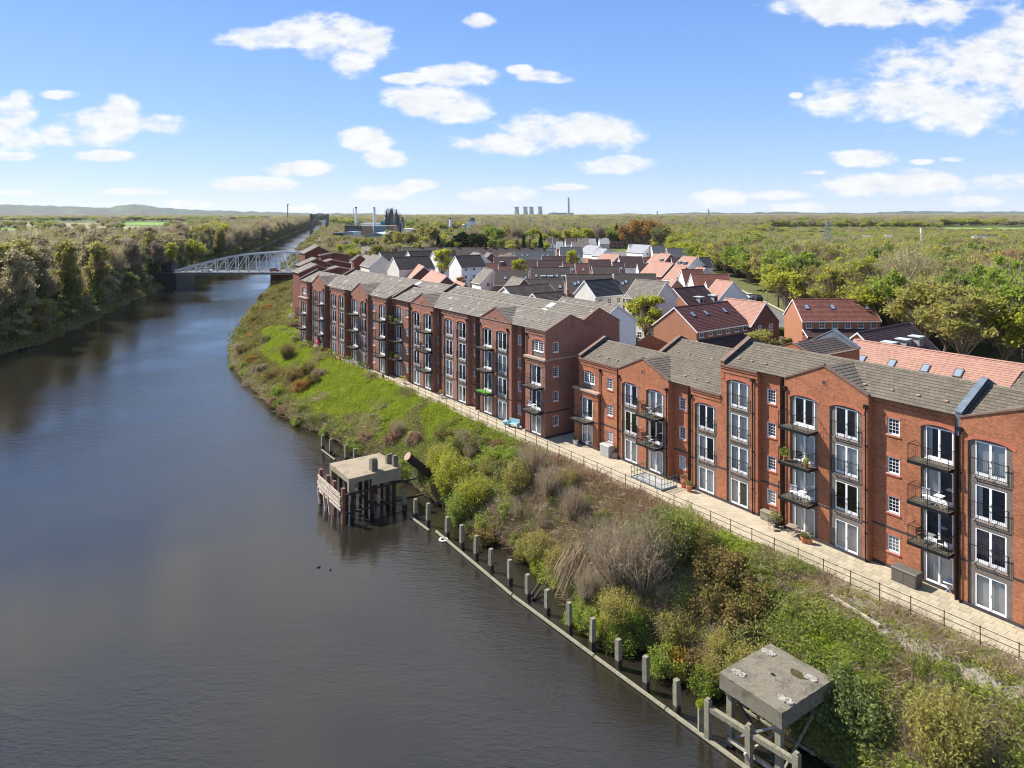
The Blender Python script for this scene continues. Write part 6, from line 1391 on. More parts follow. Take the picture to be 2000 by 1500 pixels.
# ---- landmark trees
def lm(px, d, kd, leaf, s_, label, gz=6.0, sz=None, name='tree', cat='tree', i=None): return tree(ray(px) * d, d, gz, kd, leaf, s_, label, None, name, sz, i, cat)
lm(1256, 400, 'wide', 'russet', 2.3, 'huge round russet leaved tree behind the white slate roofed houses', sz=1.85, name='beech_tree')
lm(1232, 405, 'wide', 'russet', 1.6, 'smaller russet tree left of the huge russet tree', name='beech_tree'); lm(1290, 385, 'round', 'dull', 1.4, 'pale grey green tree right of the huge russet tree')
lm(906, 430, 'dome', 'conifer', 1.55, 'enormous dark evergreen left half in front of the white factory', sz=1.25, name='yew_tree'); lm(929, 425, 'dome', 'conifer', 1.6, 'enormous dark evergreen right half in front of the white factory', sz=1.2, name='yew_tree')
for k, (px, d, s_, lab) in enumerate(((1056,385,1.15,'dark fir standing before the far dark roofed houses'),(1023,420,1.0,'dark fir left of the lime round tree'),(1168,500,1.4,'dark fir behind the far brick villa, left'),(1204,490,1.4,'dark fir behind the far brick villa, right'),(856,430,1.0,'dark fir behind the old terrace, left of the round evergreen'),(996,520,1.2,'dark fir by the pink blossom cottages'),(236,430,1.15,'tallest dark fir on the left bank'),(221,440,.9,'shorter dark fir left of the tallest one on the left bank'),(100,520,.9,'dark fir rising at the field edge far left'),(1045,610,1.3,'dark fir among the wood under the cooling towers'))):
    lm(px, d, 'conifer', 'conifer', s_, lab, 5.0, name='fir_tree')
lm(877, 425, 'dome', 'conifer', .72, 'round dark evergreen behind the old terrace', 4.5, sz=.85, name='holly_tree')
lm(790, 400, 'wide', 'olive', 1.75, 'broad yellow green willow before the grey warehouse', 3.5, sz=1.45, name='willow_tree'); lm(765, 405, 'round', 'olive', 1.35, 'yellow green willow left of the broad one before the warehouse', 3.5, name='willow_tree'); lm(833, 470, 'wide', 'olive', 1.7, 'tall olive tree right of the purple factory', 3.5, sz=1.6); lm(845, 460, 'round', 'olive', 1.4, 'olive tree joined to the tall one right of the purple factory', 3.5, sz=1.5); lm(826, 440, 'small', 'lime', 2.0, 'bright lime bush below the tall olive tree', 3.5)
lm(863, 236, 'small', 'lime', 1.65, 'bright lime tree between the two white rendered houses', name='lime_tree', sz=2.0)
lm(1119, 240, 'small', 'lime', 1.2, 'slim lime green tree among dark red roofs', name='lime_tree', sz=1.9); lm(1013, 228, 'small', 'lime', 1.25, 'round lime bush beside the white dormer', sz=1.5)
lm(992, 275, 'wide', 'blossom', .75, 'cream blossoming tree behind the dormered row', name='cherry_tree'); lm(965, 520, 'wide', 'mauve', 1.2, 'pinkish blossoming tree left of the red cottages', 4, name='cherry_tree'); lm(1066, 520, 'wide', 'lime', 1.25, 'rounded lime green tree under the cooling towers', 5)
lm(718, 345, 'wide', 'blossom', .8, 'cream blossoming tree left of the white houses', 4.5, name='cherry_tree'); lm(736, 330, 'round', 'olive', .9, 'olive tree behind the little tower house', 4.5)
lm(1262, 124, 'small', 'lime', 1.5, 'lime green tree in front of the grey roofed cream house', sz=1.55, name='lime_tree'); lm(1251, 128, 'small', 'lime', 1.2, 'lime green sapling beside the cream house', sz=1.3)
lm(1490, 106, 'small', 'olive', 1.25, 'tan and olive willow right of the dark red terrace', name='willow_tree', sz=1.0); lm(1478, 109, 'small', 'russet', .8, 'russet bush left of the tan willow')
for k, (px, d, kd, lf, s_) in enumerate(((928,205,'small','dull',.8),(945,200,'small','russet',.7),(976,196,'small','dull',.8),(900,214,'small','russet',.75),(1219,140,'small','dull',1.0),(1507,128,'small','dull',.6),(1180,175,'small','green',.6),(1228,133,'small','dull',.7))):
    lm(px, d, kd, lf, s_, ['dark green garden bush left of the white gabled brick house', 'rusty garden bush by the white rendered house', 'green garden tree right of the white gabled brick house', 'rusty garden bush at the foot of the white rendered house', 'dark tree between the two cream houses', 'dark bush by the lane left of the streaked red terrace', 'green bush between the long dark roofs', 'small dark bush behind the cream black roofed house'][k], name='garden_bush', cat='bush')
lm(333, 283, 'tall', 'lime', .85, 'bright lime tree on the bank just left of the bridge abutment', 3.5, name='lime_tree'); lm(1649, 150, 'wide', 'blossom', .85, 'white blossoming tree behind the streaked red terrace', name='cherry_tree', sz=.6)
# bright crowns in the left wood
for k, (px, d, kd, lf, s_, lab) in enumerate(((85,330,'wide','lime',1.3,'yellow tree at the back of the left wood'),(150,300,'round','lime',1.0,'lime green tree at the back of the left wood'),(425,455,'wide','lime',1.9,'large bright yellow green tree by the canal beyond the bridge'),(395,470,'wide','lime',1.7,'bright yellow green tree left of the large one beyond the bridge'),(375,330,'wide','lime',1.3,'yellow green tree above the left end of the bridge'),(130,185,'tall','olive',1.05,'tall golden topped tree on the left bank, second of the row'),(190,200,'tall','olive',1.0,'tall golden topped tree on the left bank, third of the row'),(12,165,'tall','olive',1.1,'tall golden topped tree at the left edge of the photo'))):
    lm(px, d, kd, lf, s_, lab, 3.4)
# ---- woods: choose positions on a jittered grid
def boundary(d): return np.interp(d, [95, 100, 118, 134, 150, 228, 300, 345, 395, 450, 523, 700], [66, 63, 66, 61, 60, 75, 80, 84, 88, 93, 97, 103])
fields_px = [(-60,190,446,450),(-60,190,433.5,441.5),(240,370,433.5,440.5),(130,330,440,446),(240,320,446,453),(1835,2100,444,454),(1000,1400,427,432)]
def in_field(x, d, z):
    px = CX + F * x / d; py = HY + F * (CH - z) / d; r_ = np.zeros(len(x), bool)
    for a, c, e, f in fields_px: r_ |= (px > a) & (px < c) & (py > e) & (py < f)
    return r_
def jgrid(x0, x1, y0, y1, sp):
    nx, ny = int((x1 - x0) / sp), int((y1 - y0) / sp); X_, Y_ = np.meshgrid(np.arange(nx), np.arange(ny)); 
    return (x0 + (X_ + g.uniform(-.1, 1.1, X_.shape)) * sp).ravel(), (y0 + (Y_ + g.uniform(-.1, 1.1, Y_.shape)) * sp).ravel()
x, y = jgrid(55, 560, 95, 620, 6.2)
ok = (x > boundary(y)) & (x / y < .80); x, y = x[ok], y[ok]; o_ = np.argsort(y); x, y = x[o_], y[o_]
kinds_r = [('round','lime',.30),('wide','lime',.18),('round','green',.18),('sparse','lime',.06),('wide','olive',.08),('round','olive',.06),('sparse','olive',.06),('bare','bare',.07),('sparse','russet',.02)]
patch_r = vnoise(x, y, 22)
def pick(kinds, shift):
    c = np.cumsum([k[2] for k in kinds]); return kinds[min(len(kinds) - 1, int(np.searchsorted(c / c[-1], min(.999, max(0, rt.random() * .75 + shift * .25)))))]
descr = {'lime': 'yellow green', 'green': 'fresh green', 'olive': 'olive tinged', 'bare': 'bare grey brown', 'russet': 'russet tinged', 'mauve': 'bare purple grey', 'ivy': 'ivy covered', 'dull': 'dull green'}
shape = {'round': 'round headed', 'wide': 'spreading', 'sparse': 'thin crowned', 'bare': 'twiggy', 'tall': 'tall', 'small': 'small', 'conifer': 'conical'}
n_ind = 0; far_r = []
for i in range(len(x)):
    kd, lf, _ = pick(kinds_r, float(np.clip(patch_r[i] * .5 + .5, 0, 1)))
    if n_ind < 150 and y[i] < 260:
        sc = rt.uniform(.95, 1.5); tree(float(x[i]), float(y[i]), 5.9, kd, lf, sc, '%s %s tree in the dense wood right of the houses' % (descr[lf], shape[kd]), 'trees of the wood right of the houses', sz=rt.uniform(.95, 1.25)); n_ind += 1
    else: far_r.append((x[i], y[i], kd, lf, rt.uniform(.95, 1.6)))
# proto list for the far woods
PR = []; PK = {}
def pk(kd, lf, i):
    i = i % len(GEO[kd]); key = (kd, lf, i)
    if key not in PK: PK[key] = len(PR); q = bpy.data.objects.new('far_tree', crown_mesh(kd, i, lf)); PR.append(q)
    return PK[key]
FP, FS, FI = [], [], []
def far_add(x, y, z, kd, lf, s_, sz=None): FP.append((x, y, z)); FS.append((s_, s_, sz or s_)); FI.append(pk(kd, lf, rt.randrange(3)))
for (a, c, kd, lf, s_) in far_r: far_add(a, c, 5.9, kd, lf, s_, rt.uniform(.85, 1.15) * (1.0 if a / c < .34 or c < 290 else .68))
kinds_f = [('round','olive',.18),('wide','lime',.22),('round','green',.20),('bare','bare',.13),('bare','mauve',.08),('round','lime',.12),('sparse','dull',.07)]
def region(x0, x1, y0, y1, sp, cond, kinds, sc, scz=None, z=5.0, keep=1.0):
    xx, yy = jgrid(x0, x1, y0, y1, sp); m_ = cond(xx, yy) & ~in_field(xx, yy, z) & (g.random(len(xx)) < keep); xx, yy = xx[m_], yy[m_]; pn = vnoise(xx, yy, sp * 5)
    for a, c, q in zip(xx, yy, pn):
        kd, lf, _ = pick(kinds, float(np.clip(q * .5 + .5, 0, 1))); s_ = sc * rt.uniform(.8, 1.15); far_add(a, c, z, kd, lf, s_, (scz or sc) * rt.uniform(.8, 1.15))
R_ = lambda x, y: x / y
region(-170, -30, 345, 540, 8.5, lambda x, y: (x > XR(y) + 36) & (x < -.14 * y + 8) & (x / y > -.27), kinds_f, .75, z=4)
region(-90, 90, 425, 480, 9, lambda x, y: (x / y > -.13) & (x / y < .06), kinds_f, .72, z=4.5, keep=.8)
region(-90, 20, 480, 640, 9, lambda x, y: (x / y > -.125) & (x / y < -.04), kinds_f, .95, z=4.5)
region(-260, -60, 560, 930, 13, lambda x, y: (x > XR(y) + 60) & (x / y < -.13) & ((x / y < -.235) | (y > 800)), kinds_f, .9, z=4)
region(-260, -20, 930, 1400, 15, lambda x, y: (x > XR(y) + 60) & (x / y < -.03), kinds_f, 1.4, 1.15, z=4)
region(-60, 420, 470, 640, 9, lambda x, y: (x > XR(y) + 140) & (x < boundary(y)) & (y > 480) & (R_(x, y) > -.055), kinds_f, 1.2, z=5)
region(350, 1100, 620, 1100, 13, lambda x, y: (R_(x, y) >= .36) & (R_(x, y) < .8), kinds_f, 1.1, .42)
region(-200, 1100, 620, 1300, 12, lambda x, y: (x > XR(y) + 170) & ((R_(x, y) < .36) | (y > 1100)) & (R_(x, y) < .8) & ((y > 930) | (R_(x, y) > -.04)), kinds_f, 1.5, 1.15)
region(-700, 3200, 1300, 4200, 34, lambda x, y: (x > XR(y) + 25) & (R_(x, y) < .8), kinds_f, 4.2, 1.25)
region(-1500, 6000, 4200, 8600, 110, lambda x, y: (x > -1100) & (R_(x, y) < .8), kinds_f, 11, 1.35)
# right bank of the canal beyond the bridge
BK = [('round','olive',.3),('bare','bare',.25),('round','lime',.2),('bare','mauve',.2),('wide','green',.1)]
region(-560, -60, 300, 1900, 5, lambda x, y: (x > XR(y) + 2) & (x < XR(y) + 14) & (y > 325), BK, .27, z=2.5)
region(-560, -60, 300, 1900, 8, lambda x, y: (x > XR(y) + 19) & (x < XR(y) + np.interp(y, [300, 430, 560, 700, 1900], [26, 34, 40, 48, 60])) & (y > 325), BK, .58, z=4.5)
# left side beyond
region(-700, -60, 420, 2500, 7, lambda x, y: (x < XL(y) - 1) & (x > XL(y) - 50), [('bare','bare',.4),('bare','mauve',.2),('sparse','olive',.2),('round','olive',.2)], 1.25, z=3.5)
region(-700, -150, 330, 1000, 11, lambda x, y: (x < XL(y) - 48) & (R_(x, y) > -.8) & (y + x * .35 < 420), kinds_f, .85, z=3.5, keep=.9)
region(-900, -200, 430, 1050, 16, lambda x, y: (x < XL(y) - 50) & (R_(x, y) > -.8), kinds_f, .62, z=3.5, keep=.38)
region(-1400, -250, 1050, 2300, 22, lambda x, y: (x < XL(y) - 45) & (R_(x, y) > -.85), kinds_f, 1.4, .95, z=3.5, keep=.55)
region(-5200, -300, 2300, 6500, 60, lambda x, y: (x < np.minimum(XL(np.minimum(y, 2500)), -.28 * y) + 60) & (R_(x, y) > -.85), kinds_f, 5.5, 1.35, z=3.5)
region(-900, -100, 420, 2500, 4.5, lambda x, y: (x < XL(y) - .5) & (x > XL(y) - 10), [('small','bare',.3),('small','dull',.3),('small','olive',.3),('small','ivy',.1)], .95, z=.8)
# ---- left bank wood, every tree near the water its own
xx, yy = jgrid(-330, -60, 95, 430, 7.0); m_ = (xx < XL(yy) - 2.0) & (xx > XL(yy) - 95) & (R_(xx, yy) > -.80); xx, yy = xx[m_], yy[m_]; dist = XL(yy) - xx; o_ = np.argsort(dist + (yy - 100) * .12); k = 0
for i in o_:
    edge = dist[i] < 16; r_ = rt.random()
    kd, lf = (('tall','olive') if r_ < .22 else ('tall','bare') if r_ < .45 else ('bare','bare') if r_ < .68 else ('tall','mauve') if r_ < .8 else ('sparse','dull') if r_ < .9 else ('round','ivy')) if edge else (('bare','bare') if r_ < .35 else ('bare','mauve') if r_ < .55 else ('sparse','olive') if r_ < .8 else ('round','lime') if r_ < .88 else ('tall','bare'))
    s_ = rt.uniform(.9, 1.25) * (1.0 if edge else 1.0) * (.95 if kd == 'tall' else 1.12); z = float(ground_z(xx[i], yy[i]))
    if k < 105: tree(float(xx[i]), float(yy[i]), z, kd, lf, s_, '%s %s tree in the wood along the left bank' % (descr[lf], shape[kd]), 'trees of the left bank wood'); k += 1
    else: far_add(xx[i], yy[i], z, kd, lf, s_)
for _ in range(64):
    d = 95 * math.exp(rt.random() * 1.15); x = float(XL(d)) - rt.uniform(.6, 5); lf = rt.choice(['bare', 'dull', 'ivy', 'olive', 'dull', 'bare']); s_ = rt.uniform(.8, 1.5)
    tree(x, d, max(.2, float(ground_z(x, d))) - .8, 'small', lf, s_, '%s bush leaning over the water along the left bank' % {'bare': 'bare brown', 'dull': 'dull green', 'ivy': 'dark ivy green', 'olive': 'olive tinged', 'blossom': 'white blossoming'}[lf], 'bushes along the left waterline', name='waterside_bush', cat='bush', sz=s_ * rt.uniform(.7, 1.2))
scatter('far_woods', FP, np.array(FS), FI, PR)
# ---- shrubs of the banks
def shrub_geo(seed, kind):
    g = np.random.default_rng(seed)
    if kind == 'dense':     # leafy mound, radius 1.2
        K = 26; c = g.normal(0, 1, (K, 3)); c /= np.linalg.norm(c, axis=1)[:, None]; c[:, 2] = abs(c[:, 2]); c = c * g.uniform(.5, 1, (K, 1)) * (1.0, 1.0, 1.15) + (0, 0, .25)
        n = 3600; k = g.integers(0, K, n); P = c[k] + g.normal(0, .17, (n, 3)); parts = [(*leafquads('', P, .085, None, g), 0)]
        nt = 350; k = g.integers(0, K, nt); a = g.normal(0, .15, (nt, 3)) * (1, 1, 0); parts.append((*strips(g, a, c[k] + g.normal(0, .18, (nt, 3)), .012, .005), 1)); return join(parts)
    if kind == 'fan':       # leafless stems fanning upwards, height 3
        n = 420; a = g.uniform(0, 6.28, n); r_ = g.random(n) ** .6; base_ = np.stack([.25 * np.cos(a) * r_, .25 * np.sin(a) * r_, np.zeros(n)], 1); tip = np.stack([1.25 * np.cos(a) * r_, 1.25 * np.sin(a) * r_, g.uniform(1.6, 3.1, n) * (1 - .25 * r_)], 1); mid = (base_ + tip) / 2 + g.normal(0, .08, (n, 3)) + np.stack([-.12 * np.cos(a) * r_, -.12 * np.sin(a) * r_, np.zeros(n)], 1)
        parts = [(*strips(g, base_, mid, .016, .012), 1), (*strips(g, mid, tip, .011, .004), 1)]
        m2 = 1500; k = g.integers(0, n, m2); f = g.random((m2, 1)); p = mid[k] + (tip[k] - mid[k]) * f; parts.append((*strips(g, p, p + g.normal(0, .16, (m2, 3)) + (0, 0, .22), .006, .003), 1))
        m3 = 1300; k = g.integers(0, n, m3); f = g.random((m3, 1)); p = mid[k] + (tip[k] - mid[k]) * f + g.normal(0, .1, (m3, 3)); parts.append((*leafquads('', p, .05, None, g), 0)); return join(parts)
    if kind == 'willow':    # upright stems with fresh leaves, height 3.2
        n = 260; a = g.uniform(0, 6.28, n); r_ = g.random(n) ** .5; base_ = np.stack([.3 * np.cos(a) * r_, .3 * np.sin(a) * r_, np.zeros(n)], 1); tip = np.stack([1.35 * np.cos(a) * r_, 1.35 * np.sin(a) * r_, g.uniform(1.5, 3.3, n) * (1.05 - .35 * r_)], 1)
        parts = [(*strips(g, base_, tip, .014, .004), 1)]; m3 = 5200; k = g.integers(0, n, m3); f = g.random((m3, 1)) ** .6; p = base_[k] + (tip[k] - base_[k]) * f + g.normal(0, .12, (m3, 3)); parts.append((*leafquads('', p, .075, None, g, elong=2.2), 0)); return join(parts)
SGEO = {k_: [shrub_geo(40 + 7 * j + i, k_) for i in range(3)] for j, k_ in enumerate(('dense', 'fan', 'willow'))}
_sm = {}
def shrub_mesh(kind, i, leaf, tw='twig'):
    key = (kind, i % 3, leaf)
    if key not in _sm: V, Q, mi = SGEO[kind][i % 3]; _sm[key] = np_mesh('foliage', V, Q, [L[leaf], L[tw]], mi)
    return _sm[key]
def shrub(px, py, kind, leaf, s_, label, z=3.0, group=None, name='shrub', sz=None):
    p = at(px, py, z); zz = float(ground_z(p.x, p.y)); me = shrub_mesh(kind, rt.randrange(3), leaf); o = inst(name, me, None, (p.x, p.y, max(zz, .05) - .1), rt.uniform(0, 6.28), (s_, s_, sz or s_)); tag(o, label, 'shrub', group); return o
for (px, py, lf, s_, lab) in ((1035,905,'lime',1.0,''),):
    pass
SH_L = [ # px, py of the foot, height of the foot, kind, leaf, size, label
 (880,935,2.6,'willow','lime',1.35,'tall yellow green willow bush right of the rusty pipe'),(862,900,3.2,'willow','lime',1.15,'yellow green willow bush uphill of the rusty pipe'),(925,975,2.2,'willow','lime',1.2,'lime willow bush in the middle of the bank by the water'),(900,1000,1.2,'willow','green',1.0,'pale green bush overhanging the water below the willows'),
 (905,870,4.2,'dense','dull',1.3,'dark green bush against the railing near the blue bench'),(935,868,4.6,'dense','dull',1.2,'dark green bush touching the path near the blue stool'),(870,845,4.6,'dense','gorse',1.0,'brown bush on the bank top left of the dark green bush'),(965,900,4.0,'dense','green',1.4,'fresh green bush below the railing by the corner'),(1000,905,4.2,'dense','green',1.1,'bright green bush by the broken fence post'),(985,935,3.2,'dense','dull',1.2,'dull green bush under the bright green one'),
 (1040,960,2.8,'fan','bare',1.3,'clump of bare upright stems in mid bank'),(1075,985,3.0,'fan','bare',1.2,'bare twiggy clump right of the upright stems'),(1010,985,2.0,'willow','olive',1.1,'olive willow bush beside the bare stems'),(945,1040,.8,'dense','gorse',1.0,'gorse bush with orange tinge over the water'),(1120,1010,3.4,'fan','mauve',1.1,'purple grey twiggy clump high on the bank'),
 (1205,1130,3.0,'fan','bare',1.75,'largest bare stemmed shrub spreading in front of the path'),(1255,1140,3.2,'fan','bare',1.8,'tall bare stemmed shrub right of the largest one'),(1300,1110,3.8,'willow','dull',1.5,'tall green leafed sapling clump before the railing'),(1330,1090,4.2,'willow','green',1.2,'green leafed sapling clump nearest the clay pots'),(1180,1090,3.4,'fan','mauve',1.4,'purple grey bare shrub left of the largest one'),(1150,1150,2.2,'fan','mauve',1.0,'low purple grey bare shrub over cut branches'),
 (1350,1085,4.5,'dense','bramble',1.0,'leafy bush against the railing below the clay pots'),(1390,1130,4.0,'dense','gorse',1.25,'uppermost of the big brown gorse bushes'),(1425,1150,3.8,'dense','gorse',1.35,'second big brown gorse bush from the path'),(1400,1190,3.0,'dense','gorse',1.4,'middle big brown gorse bush'),(1450,1210,3.2,'dense','gorse',1.35,'right one of the big brown gorse bushes'),(1480,1165,4.3,'dense','gorse',1.0,'gorse bush touching the railing'),(1460,1250,2.6,'dense','dull',1.1,'dark leafy bush below the gorse bushes'),
 (1055,1078,1.6,'dense','grass',.75,'vivid green bush at the waterside, leftmost of three'),(1073,1085,1.6,'dense','grass',.8,'vivid green bush at the waterside, middle of three'),(1093,1112,1.4,'dense','grass',.8,'vivid green bush at the waterside, right of three'),(1130,1115,2.0,'dense','grass',.65,'small vivid green bush beside the cut branches'),
 (1225,1215,1.4,'dense','green',1.1,'green bush topped by orange flowers'),(1243,1190,2.2,'dense','orange',.55,'orange flowering spray above the green bush'),(1215,1245,.9,'dense','bramble',1.0,'bramble bush overhanging the water behind the posts'),(1300,1290,.9,'dense','bramble',1.1,'bramble bush behind the post nearest the near platform'),(1320,1262,1.6,'dense','orange',1.0,'orange flowered bush left of the near platform'),(1345,1285,1.0,'dense','gorse',1.0,'dark bush behind the orange flowers'),(1180,1215,1.2,'dense','lime',.8,'pale yellow green bush behind the tall posts'),
 (1380,1320,1.0,'dense','bramble',.9,'bramble mound touching the corner of the near platform'),(1640,1420,1.2,'dense','ivy',1.5,'dark shaded bush right of the near platform'),(1680,1460,1.0,'dense','ivy',1.5,'dark shaded bush in the bottom right water edge'),(1850,1500,2.2,'willow','olive',1.3,'olive haze of stems at the bottom right corner'),
 (795,905,1.6,'dense','bramble',1.1,'leafy mound behind the far platform'),(830,935,1.0,'dense','ivy',1.2,'dark leafy bush over the water right of the far platform'),(770,878,1.2,'dense','rusty',1.0,'rusty bracken mound behind the far platform'),(775,850,2.6,'fan','rusty',.8,'rusty brown dead stems uphill of the far platform'),(810,852,3.4,'dense','rusty',1.0,'rusty bracken clump on the slope above the pipe'),
 (562,706,3.2,'willow','gorse',1.2,'small brown tree alone on the green slope'),(520,672,3.6,'dense','dull',1.4,'dark bush near the end of the path'),(600,740,2.6,'dense','gorse',1.5,'brown gorse bush in mid slope, upper'),(575,752,2.0,'dense','gorse',1.6,'brown gorse bush in mid slope, left'),(590,775,1.4,'dense','russet',1.5,'russet gorse bush above the green patch by the water'),(612,762,2.2,'dense','gorse',1.2,'brown gorse bush in mid slope, right'),(625,745,3.0,'dense','mauve',1.2,'purple brown bush on the upper slope'),(545,778,.8,'dense','green',1.4,'fresh green bush at the water below the gorse'),(531,752,1.0,'dense','gorse',1.5,'gorse bush at the water left of the green bush'),(507,735,1.0,'dense','mauve',1.5,'purple brown bush at the water on the bend'),
 (478,700,1.0,'dense','gorse',1.6,'gorse bush on the point of the bank'),(490,715,1.2,'dense','russet',1.3,'russet gorse bush by the point of the bank'),(470,690,1.2,'dense','mauve',1.4,'brown bush at the tip of the point'),(490,668,2.0,'dense','russet',1.7,'russet gorse mound left of the green slope'),(475,655,1.4,'dense','dull',1.7,'grey green bush leaning over the canal'),(500,635,2.2,'dense','gorse',1.9,'gorse mound above the bend, lowest of the upper group'),(522,612,2.6,'dense','russet',1.9,'russet gorse mound above the bend, middle'),(540,590,3.0,'dense','gorse',2.0,'gorse mound above the bend, upper'),(556,572,3.4,'dense','gorse',2.0,'dark gorse mound below the bridge abutment'),(560,598,4.0,'dense','dull',1.8,'olive bush beside the end wall of the flats'),(515,588,1.0,'dense','gorse',1.9,'gorse mound hanging over the canal before the bridge'),(498,612,1.0,'dense','dull',1.7,'grey green mound hanging over the canal'),
 (574,600,5.0,'dense','blossom',1.0,'white topped round bush beside the flats, upper'),(572,622,5.0,'dense','blossom',1.1,'white topped round bush beside the flats, lower'),(573,645,5.0,'dense','rusty',1.1,'reddish bush at the corner of the flats'),(578,668,5.2,'dense','dull',1.0,'dark green bush at the far end of the railing'),
 (590,820,.8,'dense','dull',.8,'small green bush at the waterline below the long green slope'),(640,838,.9,'dense','bramble',.9,'leafy mound at the waterline left of the far platform'),(690,862,1.2,'dense','bramble',1.0,'leafy mound at the waterline behind the farthest posts'),(665,815,2.6,'dense','bramble',.7,'low leafy mound in the straw patch'),
]
SH_L = [q for q in SH_L]
for (px, py, z, kd, lf, s_, lab) in SH_L: shrub(px, py, kd, lf, s_ * (1.12 if py > 780 else .95), lab, z)
# the tangle between: many low mounds and stems along the bank
MIX = {'water': [('dense','bramble',3),('dense','dull',3),('dense','gorse',1.5),('willow','olive',1.5),('fan','bare',1),('dense','green',.8)], 'bank': [('fan','bare',3),('dense','straw',2),('dense','dull',2),('dense','bramble',2.2),('fan','mauve',1.5),('willow','olive',1.2),('dense','rusty',1.3),('dense','gorse',.7)],
       'near': [('dense','bramble',4),('dense','straw',2.5),('dense','dull',1.2),('dense','green',1),('fan','bare',.5)], 'far': [('dense','dull',2),('dense','bramble',1.5),('dense','rusty',1),('dense','straw',1),('dense','green',1)]}
words = {'bramble': 'leafy green bramble', 'dull': 'dull green scrub', 'gorse': 'brown green gorse', 'olive': 'olive tinged willow', 'bare': 'bare brown stemmed', 'green': 'fresh green leafy', 'straw': 'dead straw coloured', 'mauve': 'purple brown stemmed', 'rusty': 'rusty brown bracken'}
def sow(n, d0, d1, f0, f1, mix, s0, s1, where, group):
    for _ in range(n):
        d = rt.uniform(d0, d1); f = rt.uniform(f0, f1); xr = float(XR(d)); x = xr + f * (float(XRAIL(d)) - xr); ks = MIX[mix]; r_ = rt.random() * sum(k[2] for k in ks)
        for kd, lf, w_ in ks:
            r_ -= w_
            if r_ <= 0: break
        s_ = rt.uniform(s0, s1) * (.8 if kd == 'fan' else 1); o = inst('shrub', shrub_mesh(kd, rt.randrange(3), lf), None, (x, d, max(.05, float(ground_z(x, d))) - .12), rt.uniform(0, 6.28), (s_, s_, s_ * rt.uniform(.7, 1.05)))
        tag(o, '%s bush in the tangle %s' % (words[lf], where), 'shrub', group)
sow(44, 41, 72, -.03, .13, 'water', .75, 1.2, 'overhanging the water behind the line of posts', 'bushes along the waterline')
sow(62, 51, 80, .14, .80, 'bank', .6, 1.15, 'on the bank between the two platforms', 'bushes on the middle bank')
sow(34, 33, 51, .10, .72, 'near', .5, .95, 'on the bank above the near platform', 'bushes above the near platform')
sow(30, 80, 140, -.02, .12, 'far', .7, 1.1, 'at the water below the long green slope', 'bushes at the foot of the green slope')
for k, (px, py) in enumerate(((1369,1432),)): 
    p = at(px, py, 0); o = inst('fern', shrub_mesh('dense', k, 'grass'), None, (p.x, p.y, 1.5), 0, .3); tag(o, 'tuft of green leaves sprouting on the short post', 'plant')
# cut branches on the bank
n = 260; gg = np.random.default_rng(5); a = at(1130, 1070, 3.6); c = at(1090, 1165, .6); f = gg.random((n, 1)) * .6
pa = np.array(a) * (1 - f) + np.array(c) * f + gg.normal(0, .5, (n, 3)) * (1, 1, .25); dr = (np.array(c) - np.array(a)); dr /= np.linalg.norm(dr); pb = pa + (dr + gg.normal(0, .16, (n, 3))) * gg.uniform(.9, 2.2, (n, 1)); V, Q = strips(gg, pa, pb, .03, .012)
o = bpy.data.objects.new('cut_branches', np_mesh('cut_branches', V + (0, 0, .35), Q, L['straw'])); link(o); o['kind'] = 'stuff'
# ---- ground cover on the bank
def tuft(kind, seed):
    g = np.random.default_rng(seed)
    if kind == 'grass': n = 46; a = g.uniform(0, 6.28, n); r_ = g.random(n) * .34; p = np.stack([r_ * np.cos(a), r_ * np.sin(a), -.04 + 0 * r_], 1); return strips(g, p, p + g.normal(0, .1, (n, 3)) * (1, 1, .2) + np.stack([0 * a, 0 * a, g.uniform(.14, .34, n)], 1), .022, .006)
    if kind == 'bramble': n = 70; p = g.normal(0, .26, (n, 3)) * (1, 1, .55) + (0, 0, .22); return leafquads('', p, .085, None, g, up=.8)
    if kind == 'straw': n = 55; p = g.normal(0, .22, (n, 3)) * (1, 1, .25) + (0, 0, .05); q = p + g.normal(0, .26, (n, 3)) * (1, 1, .6) + (0, 0, .14); return strips(g, p, q, .011, .006)
    if kind == 'low': n = 60; p = g.normal(0, .26, (n, 3)) * (1, 1, .3) + (0, 0, .08); return leafquads('', p, .07, None, g, up=1.0)
    if kind == 'stick': n = 14; p = g.normal(0, .2, (n, 3)) * (1, 1, .2); q = p + g.normal(0, .3, (n, 3)) + (0, 0, .6); return strips(g, p, q, .010, .004)
TP = []; TK = {}
for kd, lf in (('grass','grass'),('bramble','bramble'),('straw','straw'),('straw','rusty'),('stick','twig'),('bramble','dull'),('low','grass'),('bramble','ivy'),('low','olive'),('bramble','gorse')):
    TK[(kd, lf)] = len(TP)
    for q in range(2): V, Q = tuft(kd, 60 + len(TP)); TP.append(bpy.data.objects.new('tuft', np_mesh('tuft', V, Q, L[lf])))
